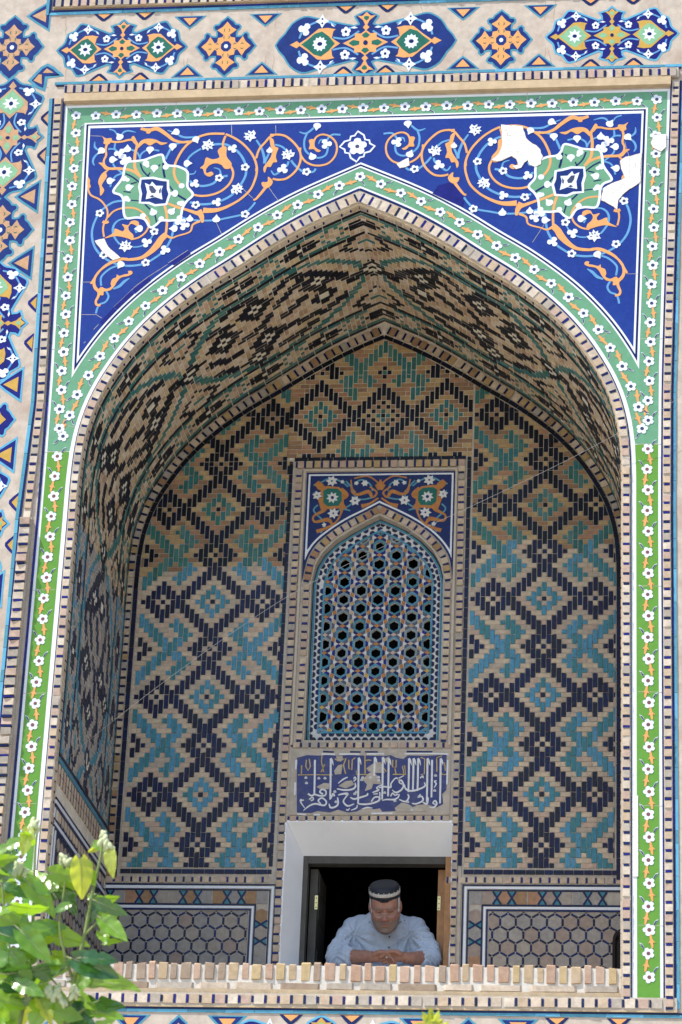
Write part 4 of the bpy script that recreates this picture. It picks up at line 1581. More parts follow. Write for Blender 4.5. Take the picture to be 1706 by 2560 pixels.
# front edge of the vault: soffit side of the arch bricks
tb = TrimRun(vault, 'edge_brick', 240)
eb, ed = MB(), MB()
step = .0515
for sx in (-1, 1):
    n = int((S_END - .05) / step)
    for i in range(n):
        s0, s1 = i * step + .006, (i + 1) * step - .006
        m = random.choice(TRIM)
        q = [surf(sx, s0, .006, .008), surf(sx, s0, .038, .008), surf(sx, s1, .038, .008), surf(sx, s1, .006, .008), surf(sx, s0, .006, .002), surf(sx, s0, .038, .002), surf(sx, s1, .038, .002), surf(sx, s1, .006, .002)]
        eb.hexa(q, m)
        if random.random() < .75:
            a, b2 = i * step - .004, i * step + .004
            a = max(a, .001)
            ed.hexa([surf(sx, a, .008, .0075), surf(sx, a, .03, .0075), surf(sx, b2, .03, .0075), surf(sx, b2, .008, .0075), surf(sx, a, .008, .002), surf(sx, a, .03, .002), surf(sx, b2, .03, .002), surf(sx, b2, .008, .002)], random.choice([NAVY, NAVYD]))
eb.build('edge_brick_course', vault, 'stuff')
ed.build('glazed_dash', vault, 'stuff')

# dado of the side walls (glazed strips and hexagons)
for sx in (-1, 1):
    db = MB()
    X0 = 1.351

    def wallq(y0, y1, z0, z1, h, m):
        xa, xb = sx * (X0 - h), sx * (X0 + .002)
        db.box(min(xa, xb), max(xa, xb), y0, y1, z0, z1, m)
    for (za, zb_, m) in [(-.123, -.103, NAVYS[0]), (-.150, -.126, TURQS[0]), (-.372, -.360, NAVY), (-.357, -.340, WHITE), (-.338, -.326, NAVY), (-.474, -.462, NAVY), (-.460, -.443, WHITE), (-.441, -.429, NAVY)]:
        y = .05
        while y < D - .02:
            y2 = min(y + random.uniform(.09, .13), D - .018)
            wallq(y, y2 - .002, za, zb_, .006 + random.uniform(0, .001), m)
            y = y2
    y = .055
    while y < D - .07:
        for k in range(2):
            wallq(y, y + .045, -.252 + k * .05, -.208 + k * .05, .005, random.choice(BUFFL))
        wallq(y + .048, y + .058, -.252, -.158, .005, NAVY)
        y += .062
    for y in (.05, .10):
        wallq(y, y + .012, -1.3, -.48 if y > .07 else -.38, .006, WHITE)
        wallq(y + .015, y + .024, -1.3, -.48 if y > .07 else -.38, .006, NAVY)
    y = .14
    while y < D - .08:
        wallq(y, y + .055, -.42, -.38, .005, random.choice(BUFFL))
        wallq(y + .057, y + .063, -.425, -.376, .005, NAVY)
        y += .066
    dado = db.build('dado_panel', vault)
    hx = MB()
    hr = .0405
    for j in range(24):
        for i in range(15):
            yc, zc = .175 + i * hr * 1.94 + (hr * .97 if j % 2 else 0), -.53 - j * hr * 1.66
            if yc > D - .05 or zc < -1.3:
                continue
            pts = [(yc + hr * .86 * math.cos(a * math.pi / 3 + math.pi / 6), zc + hr * .86 * math.sin(a * math.pi / 3 + math.pi / 6)) for a in range(6)]
            vs = [(sx * (X0 - .006), p[0], p[1]) for p in pts] + [(sx * X0, p[0], p[1]) for p in pts]
            hx.add(vs, [tuple(range(6))] + [(a, a + 6, (a + 1) % 6 + 6, (a + 1) % 6) for a in range(6)], random.choice(BUFFD))
    hx.build('hexagon_tile_field', dado, 'stuff')
    hs_ = MB()
    hs_.box(min(sx * (X0 - .003), sx * X0), max(sx * (X0 - .003), sx * X0), .128, D - .02, -1.3, -.478, NAVYS[0])
    hs_.build('glaze_ground', dado)

# =================================================================== BACK WALL
back = thing('niche_back_wall', 'shaded back wall of the niche with dark blue and turquoise brick diamonds round the lattice window', 'wall', (0, D, -1.3))
BX0, BX1 = -.497, .503          # window bay
BZ1 = 2.012
DOOR = (-.412, .450, -.058)     # opening of the doorway: left, right, top
WIN = (-.300, .345, .385, 1.70)
WB = MB()
hp = [p for p in HP]


def wall_piece(poly, m=MORTAR):
    WB.prism(poly, D, 0.0, m, base=D + .30)


rp2 = [(p[0] + .02, p[1] + .01) for p in HP if p[1] > -1.31]
R_ = [(BX1, 2.9)] + [p for p in rp2 if p[0] > BX1] + [(1.375, -1.31), (BX1, -1.31)]
R_[0] = (BX1, HP[[i for i, p in enumerate(HP) if p[0] > BX1][0]][1] + .06)
wall_piece(R_)
L_ = [(-1.375, -1.31)] + [(-p[0], p[1]) for p in reversed(rp2) if p[0] > -BX0] + [(BX0, R_[0][1]), (BX0, -1.31)]
wall_piece(L_)
topm = [(BX0 - .0, BZ1)] + [(BX0, R_[0][1])] + [(-p[0], p[1] + .02) for p in reversed(HP) if p[0] < -BX0 and p[0] > 0] + [(p[0], p[1] + .02) for p in HP if p[0] < BX1] + [(BX1, R_[0][1]), (BX1, BZ1)]
wall_piece(topm, MORTARD)
WB.build('mortar_bed', back)

INC = .030        # trim
CC = {}


def inner_hull(lo, ap):
    r = off_line(-lo, -ap, 0.0, S_END - .02, .06)
    r = [p for p in r if p[1] > -1.30] + [(off_point(S_END - .02, -lo)[0], -1.30)]
    full = list(reversed(mir(r)))[:-1] + r      # left bottom ... apex ... right bottom (clockwise) -> reverse
    return list(reversed(full))


HULL = inner_hull(.068, .098)
bit = {'navy_brick': [], 'turquoise_brick': [], 'buff_brick': []}


def spans_side(c, r0, r1):
    """glazed bricks in a column of a side panel: (kind, first row, last row)"""
    a = abs(c)
    N = {0: [(-8, -6), (6, 8), (0, 0), (10, 10)], 1: [(-7, -5), (5, 7), (8, 9), (-9, -8)], 2: [(4, 6), (-6, -4), (8, 10), (-10, -8)], 3: [(3, 5), (-5, -3), (9, 11)], 4: [(2, 4), (-4, -2), (10, 10)],
         5: [(1, 3), (-3, -1)], 6: [(-2, -1), (0, 2)], 7: [(-1, 1)], 8: [(-2, -1), (0, 2)], 9: [(-3, -1), (1, 3)], 10: [(-4, -2), (0, 0), (2, 4)], 11: [(-3, -1), (1, 3)], 12: [(-2, -1), (0, 2), (10, 10)],
         13: [(-1, 1), (9, 11)], 14: [(0, 0), (8, 9), (-9, -8)]}
    T = {0: [(-3, -2), (2, 3)], 1: [(-2, -1), (1, 2)], 2: [(-1, 1)], 3: [(0, 0)],
         4: [(7, 7), (13, 13)], 5: [(6, 8), (12, 14)], 6: [(5, 7), (8, 9), (11, 12), (13, 15)], 7: [(4, 6), (8, 10), (11, 12), (14, 16)], 8: [(5, 5), (9, 11), (15, 15)], 9: [(8, 10), (11, 12)],
         10: [(7, 9), (11, 13)], 11: [(6, 8), (12, 14)], 12: [(5, 7), (13, 15)], 13: [(4, 6), (14, 16)], 14: [(3, 5), (15, 17)]}
    out = []
    for k in range(-8, 5):
        for s_, e_ in N.get(a, []):
            out.append(('N', s_ + 20 * k, e_ + 20 * k))
        if a == 2:
            pass
        for s_, e_ in T.get(a, []):
            out.append(('T', s_ + 20 * k, e_ + 20 * k))
    return out


def spans_mid(c, r0, r1):
    a = abs(c)
    e = abs(a - 13)
    out = []
    BIG = {0: [(-8, -6), (6, 8)], 1: [(-7, -5), (5, 7)], 2: [(-6, -4), (4, 6)], 3: [(-5, -3), (3, 5)], 4: [(-4, -2), (2, 4)], 5: [(-3, -1), (1, 3)], 6: [(-2, 0), (1, 2)], 7: [(-1, 1)]}
    if a <= 7:
        if a == 0:
            out += [('N', -7, -5), ('N', 5, 7), ('N', -3, -3), ('N', 3, 3), ('N', 0, 0), ('T', -1, -1), ('T', 1, 1)]
        else:
            J = {1: [(-6, -4), (4, 6)], 2: [(-5, -3), (3, 5)], 3: [(-4, -2), (2, 4)], 4: [(-3, -1), (1, 3)], 5: [(-2, 0), (1, 2)], 6: [(-1, 1)], 7: [(-2, 0), (1, 2)]}
            out += [('N', s, t) for s, t in J[a]]
            if a == 1:
                out += [('N', -2, -2), ('N', 2, 2), ('T', 0, 0)]
            if a == 2:
                out += [('N', -1, -1), ('N', 1, 1)]
            if a == 3:
                out += [('N', 0, 0)]
    else:
        out += [('N', s, t) for s, t in BIG.get(e, [])]
        TT = {0: [(-3, -2), (2, 3)], 1: [(-2, -1), (1, 2)], 2: [(-1, 1)], 3: [(0, 0)]}
        out += [('T', s, t) for s, t in TT.get(e, [])]
        if e == 0:
            out.append(('N', 0, 0))
        SM = {0: [(0, 0), (2, 4), (-4, -2)], 1: [(1, 3), (-3, -1)], 2: [(-2, 2)], 3: [(-1, 1)], 4: [(0, 0)]}
        for rc in (-10, 10):
            for s, t in SM.get(e, []):
                s2, t2 = s + rc, t + rc
                if e == 0 and rc == -10 and s > 0:
                    continue
                if e == 0 and rc == 10 and t < 0:
                    continue
                if e == 1 and ((rc == -10 and s > 0) or (rc == 10 and t < 0)):
                    continue
                if e == 2:
                    s2, t2 = (s2, t2 - 1) if rc == -10 else (s2 + 1, t2)
                out.append(('N', s2, t2))
    XT = {0: [(-7, -5)], 1: [(-6, -4)], 2: [(-5, -3), (2, 2)], 3: [(-4, -2), (1, 3)], 4: [(-3, -1), (0, 2)], 5: [(-2, 0), (1, 1)], 6: [(-3, -1), (0, 2), (4, 6)], 7: [(-4, -2), (1, 5)], 8: [(-5, -3), (1, 4)], 9: [(-5, -5), (2, 2)]}
    for s, t in XT.get(a, []):
        if t - s > 2:
            out += [('T', s - 10, s - 8), ('T', s - 7, t - 10)]
        else:
            out.append(('T', s - 10, t - 10))
        if a > 1:
            out.append(('T', 10 - t, 10 - s))
    if a == 0:
        out += [('N', -11, -11), ('T', -10, -10), ('N', -9, -9)]
    if a == 1:
        out += [('N', -10, -10)]
    return out


def panel(cx, cz, cw, ch, c0, c1, r0, r1, spans, ok, old_warmlit, seed):
    """fill one panel with bricks; rows count downwards from the centre"""
    rng = random.Random(seed)
    used = {}
    items = []
    for c in range(c0, c1 + 1):
        for k, s, t in spans(c, r0, r1):
            if t < r0 or s > r1:
                continue
            s, t = max(s, r0), min(t, r1)
            if any((c, r) in used for r in range(s, t + 1)):
                # keep the free rows only
                fr = [r for r in range(s, t + 1) if (c, r) not in used]
                if not fr:
                    continue
                s, t = fr[0], fr[-1]
                if len(fr) != t - s + 1:
                    t = s
            for r in range(s, t + 1):
                used[(c, r)] = k
            items.append((k, c, c, s, t))
    for r in range(r0, r1 + 1):
        c = c0
        while c <= c1:
            if (c, r) in used:
                c += 1
                continue
            n = 1
            want = rng.choice([2, 3, 3, 3, 4])
            while n < want and c + n <= c1 and (c + n, r) not in used:
                n += 1
            items.append(('B', c, c + n - 1, r, r))
            c += n
    for k, ca, cb, ra, rb in items:
        g_ = .0016 if k != 'B' else .0013
        x0, x1 = cx + (ca - .5) * cw + g_, cx + (cb + .5) * cw - g_
        z1, z0 = cz - (ra - .5) * ch - g_, cz - (rb + .5) * ch + g_
        if not ok(x0, x1, z0, z1):
            continue
        zc = (z0 + z1) / 2
        up = old_warmlit(x0, zc)  # upper zone: older brick, plus warm light put into the colours
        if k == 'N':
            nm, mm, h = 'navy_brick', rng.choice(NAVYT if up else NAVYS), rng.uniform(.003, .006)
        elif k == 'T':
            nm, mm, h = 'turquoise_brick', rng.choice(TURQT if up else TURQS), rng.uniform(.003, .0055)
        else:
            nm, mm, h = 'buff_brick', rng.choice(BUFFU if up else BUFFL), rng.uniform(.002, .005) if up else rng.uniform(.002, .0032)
        poly = [(x0, z0), (x1, z0), (x1, z1), (x0, z1)]
        ins = all((HULL[i][0] - HULL[i - 1][0]) * (p[1] - HULL[i - 1][1]) - (HULL[i][1] - HULL[i - 1][1]) * (p[0] - HULL[i - 1][0]) >= 0 for p in poly for i in range(len(HULL)))
        if not ins:
            poly = clip_convex(poly, HULL)
            if len(poly) < 3 or area(poly) < .00006:
                continue
        bit[nm].append((camdist((x0 + x1) / 2, D, zc), poly, h, mm, ins))


CWS = .0272
noise_old_warmlit = lambda x, z: z + .12 * noise.noise(Vector((x * 4, z * 4, 1.3)))
old_warmlit_r = lambda x, z: noise_old_warmlit(x, z) > 1.50
old_warmlit_l = lambda x, z: noise_old_warmlit(x, z) > 1.36
panel(.908, .640, CWS, CWS, -14, 16, -80, 34, spans_side, lambda x0, x1, z0, z1: x0 > .505 and z0 > -.306, old_warmlit_r, 1)
panel(-.877, .633, CWS, CWS, -16, 14, -50, 34, spans_side, lambda x0, x1, z0, z1: x1 < -.476 and z0 > -.309, old_warmlit_l, 2)
panel(-.877, .633, CWS, CWS, -16, 13, -80, -51, spans_side, lambda x0, x1, z0, z1: x1 < -.505, old_warmlit_l, 5)
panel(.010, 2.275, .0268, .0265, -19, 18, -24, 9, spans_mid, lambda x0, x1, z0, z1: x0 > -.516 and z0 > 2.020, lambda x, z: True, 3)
for nm, lst in bit.items():
    lst.sort(key=lambda t: t[0] - (0 if t[4] else -100))
    for it in lst[:300]:
        _, poly, h, mm, ins = it
        xs, zs = [p[0] for p in poly], [p[1] for p in poly]
        put_brick(nm, back, mm, (min(xs) + max(xs)) / 2, D, (min(zs) + max(zs)) / 2, max(xs) - min(xs), max(zs) - min(zs), h * 1.25)
    b_ = MB()
    for it in lst[300:]:
        _, poly, h, mm, ins = it
        if ins:
            (xa, za), (xb, zb2) = poly[0], poly[2]
            e = .0011
            j = lambda: random.uniform(0, .0012)
            fr = [(xa + e + j(), D - h, za + e + j()), (xb - e - j(), D - h, za + e + j()), (xb - e - j(), D - h, zb2 - e - j()), (xa + e + j(), D - h, zb2 - e - j())]
            b_.hexa(fr + [(xa, D, za), (xb, D, za), (xb, D, zb2), (xa, D, zb2)], mm)
        else:
            b_.prism(poly, D, h, mm)
    b_.build(nm + '_field', back, 'stuff')

# trim ring along the arch and navy line inside it
bt = TrimRun(back, 'trim_brick', 300)
OLDT = BUFFU[:2] + TRIM[3:] + BUFFL[:2]
nb = MB()
for sx in (-1, 1):
    pts = off_line(-.020, -.042, 0.0, S_END - 1.0)
    pts = [p for p in pts]
    if sx < 0:
        pts = mir(pts)
    bt.path(pts[1:], lambda p: .028 + .022 * max(0, min(1, (p[1] - 1.3) / 1.4)), D, .012, .048, .011, OLDT, lambda: random.choice([NAVYD, NAVYD, NAVY]))
    pts2 = off_line(-.052, -.086, 0.0, S_END - 1.0)
    n = 0
    S = arclen(pts2)
    q = pts2 if sx > 0 else mir(pts2)
    s, L = 0.0, S[-1]

    def at2(s):
        i = 1
        while i < len(S) - 1 and S[i] < s:
            i += 1
        t = (s - S[i - 1]) / max(1e-9, S[i] - S[i - 1])
        return (q[i - 1][0] + (q[i][0] - q[i - 1][0]) * t, q[i - 1][1] + (q[i][1] - q[i - 1][1]) * t)
    while s < L - .02:
        e = min(L, s + random.uniform(.055, .075))
        a, b2 = at2(s + .0015), at2(e - .0015)
        nb.ribbon([a, b2], [.023, .023], D, .006, random.choice(NAVYT if a[1] > 1.3 else NAVYS), smooth=False)
        s = e
# straight navy rows and dashes of the back wall
for (xa, xb, z) in [(-1.275, -.478, -.327), (.512, 1.33, -.321)]:
    x = xa
    while x < xb - .01:
        x2 = min(xb, x + random.uniform(.045, .062))
        nb.ribbon([(x + .0015, z), (x2 - .0015, z)], [.023, .023], D, .006, random.choice(NAVYS), smooth=False)
        x = x2
    bt.straight((xa - .03, z - .042), (xb, z - .042), .034, D, .005, .046, .0095, BUFFL)
    bt.straight((xa - .08, z - .042), (xa - .03, z - .042), .034, D, .005, .046, .0095, BUFFL)
for x, z0, z1 in [(-.486, -.30, 2.0), (.492, -.29, 2.02)]:
    z = z0
    while z < z1 - .01:
        z2 = min(z1, z + random.uniform(.050, .066))
        nb.ribbon([(x, z + .0015), (x, z2 - .0015)], [.020, .020], D, .006, random.choice(NAVYT if z > 1.5 else NAVYS), smooth=False)
        z = z2
x = -.47
while x < .47:
    x2 = min(.475, x + random.uniform(.066, .08))
    nb.ribbon([(x + .0015, 2.012), (x2 - .0015, 2.012)], [.021, .021], D, .006, random.choice(NAVYT), smooth=False)
    x = x2
nb.build('navy_edging', back)

# window bay: inner facing with real openings
BAY = MB()
yb = D + .002
A_ = [(-.340, .392), (-.340, 1.30), (-.322, 1.392), (-.283, 1.464), (-.219, 1.531), (-.138, 1.588), (-.056, 1.637), (.010, 1.672), (.080, 1.640), (.160, 1.597), (.240, 1.535), (.305, 1.463), (.345, 1.39), (.364, 1.31), (.364, .392)]
WHOLE = A_
ring = [(BX0 + .001, BZ1 - .001)]
bayl = [(BX0 + .001, -.055), (BX0 + .001, BZ1 - .001), (.010, BZ1 - .001), (.010, 1.674), (-.056, 1.640), (-.138, 1.591), (-.219, 1.534), (-.285, 1.467), (-.325, 1.394), (-.343, 1.30), (-.343, .389), (.010, .389), (.010, -.055)]
bayr = [(.011, -.055), (.011, .389), (.367, .389), (.367, 1.31), (.348, 1.393), (.308, 1.466), (.242, 1.538), (.162, 1.600), (.081, 1.643), (.011, 1.674), (.011, BZ1 - .001), (BX1 - .001, BZ1 - .001), (BX1 - .001, -.055)]
BAY.prism(bayl, D, .003, MORTAR, base=D + .30)
BAY.prism(bayr, D, .003, MORTAR, base=D + .30)
BAY.prism([(BX0 + .001, -.056), (BX0 + .001, -1.31), (DOOR[0] - .004, -1.31), (DOOR[0] - .004, -.056)], D, .003, MORTAR, base=D + .30)
BAY.prism([(BX1 - .001, -.056), (BX1 - .001, -1.31), (DOOR[1] + .004, -1.31), (DOOR[1] + .004, -.056)], D, .003, MORTAR, base=D + .30)
BAY.build('bay_facing', back)
y3 = D - .003
old_trim = OLDT
bt.straight((-.435, -1.0), (-.438, .32), .034, y3, .010, .049, .010, BUFFL + TRIM[3:])
bt.straight((-.438, .32), (-.440, 1.955), .036, y3, .012, .045, .010, TRIM[2:] + BUFFL[:2])
bt.straight((.468, -1.0), (.464, .32), .030, y3, .010, .049, .010, BUFFL + TRIM[3:])
bt.straight((.464, .32), (.452, 1.965), .036, y3, .012, .045, .010, TRIM[2:] + BUFFL[:2])
bt.straight((-.455, 1.978), (.475, 1.978), .040, y3, .014, .0475, .010, TRIM[2:4] + BUFFU[3:4])
bt.straight((-.405, .361), (.44, .361), .030, y3, .008, .0465, .010, TRIM[2:] + BUFFL)
bt.straight((-.405, -.040), (.44, -.036), .028, y3, .006, .0475, .010, BUFFL)
bt.straight((-.369, .385), (-.369, 1.28), .036, y3, .008, .047, .010, TRIM[2:] + BUFFL)
bt.straight((.392, .385), (.392, 1.28), .036, y3, .008, .047, .010, TRIM[1:4] + BUFFL)
arc = [(-.371, 1.29), (-.350, 1.405), (-.308, 1.486), (-.240, 1.556), (-.152, 1.618), (-.065, 1.665), (.009, 1.712)]
bt.path(spline(arc)[0], .038, y3, .010, .047, .010, BUFFU[:3] + BUFFL[2:])
arcr = [(.394, 1.29), (.374, 1.405), (.330, 1.484), (.262, 1.558), (.175, 1.622), (.085, 1.670), (.011, 1.712)]
bt.path(spline(arcr)[0], .038, y3, .010, .047, .010, BUFFU[:3] + BUFFL[2:])
bt.finish()
# tile spandrel over the window
rib = MB()
rib.ribbon([(-.408, .36), (-.408, 1.937)], [.012, .012], y3, .014, TAN if False else M('pale_rib', (.50, .43, .34), .85, .12, 20, .4), smooth=False)
rib.ribbon([(.425, .36), (.425, 1.937)], [.012, .012], y3, .014, MATS['pale_rib'], smooth=False)
rib.ribbon([(-.414, 1.942), (.431, 1.942)], [.012, .012], y3, .014, MATS['pale_rib'], smooth=False)
rib.build('plaster_rib', back)
ws = MB()
zl = [(-.394, 1.30), (-.372, 1.42), (-.328, 1.505), (-.255, 1.575), (-.163, 1.640), (-.072, 1.690), (.008, 1.735)]
zr = [(.008, 1.735), (.090, 1.695), (.190, 1.640), (.280, 1.576), (.352, 1.500), (.398, 1.415), (.417, 1.30)]
arcl = spline(zl)[0]
arr = spline(zr)[0]


def inset(line, o_):
    out = []
    for i, p in enumerate(line):
        a, b = line[max(0, i - 1)], line[min(len(line) - 1, i + 1)]
        l = math.dist(a, b)
        out.append((p[0] - (b[1] - a[1]) / l * o_, p[1] + (b[0] - a[0]) / l * o_))
    return out


winspan = None
for o_, m, h, nm in [(0, NAVY, .003, 'window_spandrel'), (.011, WHITE, .0045, 'frame_line'), (.021, NAVY, .006, 'blue_field')]:
    l2 = [p for p in inset(arcl, o_) if p[0] > -.397 + o_]
    r2 = [p for p in inset(arr, o_) if p[0] < .420 - o_]
    l2[-1] = (.008, l2[-1][1] + o_ * .3)
    r2[0] = (.0081, l2[-1][1])
    poly = l2 + r2 + [(.420 - o_, r2[-1][1] - .01), (.420 - o_, 1.932 - o_), (-.397 + o_, 1.932 - o_), (-.397 + o_, l2[0][1] - .01)]
    b_ = MB()
    b_.prism(poly, y3, h, m)
    if winspan is None:
        winspan = b_.build(nm, back)
    else:
        b_.build(nm, winspan)
y4 = y3 - .006
ZS = lambda x, y: un(680 + x / 2.851, 1110 + y / 2.851, D)
US = .0007
CX = .010
both = (lambda p: p, lambda p: [(2 * CX - q[0], q[1]) for q in p])


def ws_stroke(nm, pts, wd, m, h):
    q = [ZS(*p) for p in pts]
    b_ = MB()
    for fx in both:
        b_.ribbon(fx(q), [x * US * 1.5 for x in wd] if hasattr(wd, '__len__') else wd * US * 1.35, y4, h, m)
    b_.build(nm, winspan)


def ws_plate(nm, polys, m, h):
    b_ = MB()
    for pts in polys:
        for fx in both:
            b_.prism(fx(pts), y4, h, m)
    b_.build(nm, winspan)


for pts in [[(300, 300), (350, 280), (420, 250), (500, 275), (545, 310)], [(330, 440), (300, 480), (360, 545), (380, 590), (350, 640)], [(500, 470), (560, 440), (600, 400), (660, 400), (740, 380)], [(590, 290), (640, 260), (700, 290), (720, 340)], [(440, 500), (500, 470), (560, 480)], [(300, 350), (340, 370)], [(600, 410), (580, 330), (530, 270)]]:
    ws_stroke('stem', pts, 9, SKYB if False else M('dim_sky_glaze', (.09, .26, .33), .3, .15, 30, .1), .0012)
for pts, wd in [([(570, 300), (575, 350), (620, 365), (690, 345), (720, 385), (750, 350), (700, 310)], (8, 10, 16, 22, 12, 10, 8)), ([(565, 260), (575, 320), (600, 350)], 8), ([(590, 250), (680, 235), (740, 265), (770, 300)], 9), ([(320, 280), (350, 310), (375, 330)], (30, 40, 20)),
                ([(490, 330), (530, 370), (500, 400)], (30, 30, 10)), ([(380, 450), (370, 480), (300, 520), (310, 560), (400, 545), (430, 575)], (30, 20, 10, 12, 24, 10)), ([(500, 450), (495, 500), (460, 560), (400, 600), (320, 630)], (26, 10, 9, 14, 22)), ([(760, 390), (700, 430), (640, 450)], (10, 12, 26)),
                ([(340, 390), (360, 430), (390, 455)], (16, 30, 26))]:
    ws_stroke('scroll', pts, wd, AMBER, .0018)
gsq = [ZS(*p) for p in [(368, 340), (400, 322), (470, 325), (500, 350), (500, 410), (478, 445), (400, 450), (370, 425)]]
ws_plate('amber_crown', [[ZS(*p) for p in [(350, 310), (400, 305), (480, 312), (530, 345), (515, 390), (515, 430), (540, 470), (480, 465), (400, 470), (355, 480), (340, 440), (360, 400), (350, 360)]]], AMBER, .0014)
ws_plate('green_square', [gsq], DGREEN, .0022)
wf = []
for x, y, r, n in [(434, 388, 40, 8), (430, 270, 38, 7), (325, 372, 32, 6), (595, 410, 36, 6), (440, 500, 38, 7), (375, 582, 16, 5), (505, 275, 14, 5), (665, 285, 24, 6), (605, 285, 16, 5)]:
    c = ZS(x, y)
    wf.append([(c[0] + a, c[1] + b) for a, b in star(n, r * US * 1.25, r * US * .75, random.random())])
ws_plate('white_star', wf, M('dim_white_glaze', (.60, .58, .54), .4, .1, 40, .1), .0030)
ws_plate('star_eye', [circle(r * US, 7, *ZS(x, y)) for x, y, r in [(434, 388, 14), (430, 270, 8), (595, 410, 8), (440, 500, 8), (325, 372, 6)]], NAVY, .0038)
ws_plate('amber_lozenge', [[ZS(*p) for p in [(768, 255), (812, 300), (790, 335), (768, 330)]]], AMBER, .0022)

# =================================================================== LATTICE WINDOW
lat = thing('lattice_window', 'arched lattice window of blue mosaic with dark hexagonal holes', 'window', (.01, D + .06, .39))
yl = D + .055
OUTL = [(-.338, .394), (-.338, 1.30), (-.320, 1.390), (-.281, 1.462), (-.218, 1.529), (-.137, 1.586), (-.055, 1.635), (.010, 1.670), (.079, 1.638), (.159, 1.595), (.239, 1.533), (.303, 1.461), (.343, 1.388), (.362, 1.31), (.362, .394)]
WP = list(reversed([(p[0], p[1]) for p in reversed(OUTL)]))      # orientation fixed below


def ccw(p):
    a = sum(p[i][0] * p[(i + 1) % len(p)][1] - p[(i + 1) % len(p)][0] * p[i][1] for i in range(len(p)))
    return p if a > 0 else list(reversed(p))


WP = ccw(WP)
WI = ccw(offset_closed(WP, .062))      # inner turquoise line, inside edge
pl = MB()


def ringplate(mb, po, pi, y, h, m, base):
    n = len(po)
    vs = [(p[0], y - h, p[1]) for p in po] + [(p[0], y - h, p[1]) for p in pi] + [(p[0], base, p[1]) for p in po] + [(p[0], base, p[1]) for p in pi]
    fs = []
    for i in range(n):
        j = (i + 1) % n
        fs += [(i, j, n + j, n + i), (j, i, 2 * n + i, 2 * n + j), (n + i, n + j, 3 * n + j, 3 * n + i)]
    mb.add(vs, fs, m)


GREYB = M('worn_blue_tessera', (.075, .085, .125), .6, .4, 60, .3)
LM = M('mosaic_mortar', (.60, .58, .55), .6, .12, 40, .3, .5, (.36, .33, .30), 10)
ringplate(pl, WP, WI, yl, 0, LM, yl + .016)
cells, rings, traps, rhombs = [], [], [], []
AV, AC = .1027, .0925
HX0, HZ0 = .012, 1.093 + .012
HR = .0305     # hole radius
RO, RI = .0398, .0312
for i in range(-5, 6):
    for j in range(-9, 9):
        x, z = HX0 + i * AC, HZ0 + j * AV + (AV / 2 if i % 2 else 0)
        if not (-.40 < x < .42 and .3 < z < 1.75):
            continue
        cells.append((x, z))


def hexpts(x, z, r, ph=90):
    return [(x + r * math.cos(R(ph + 60 * k)) * .965, z + r * math.sin(R(ph + 60 * k)) * 1.03) for k in range(6)]


def inconv(p, hull):
    return all((hull[i][0] - hull[i - 1][0]) * (p[1] - hull[i - 1][1]) - (hull[i][1] - hull[i - 1][1]) * (p[0] - hull[i - 1][0]) >= -1e-9 for i in range(len(hull)))


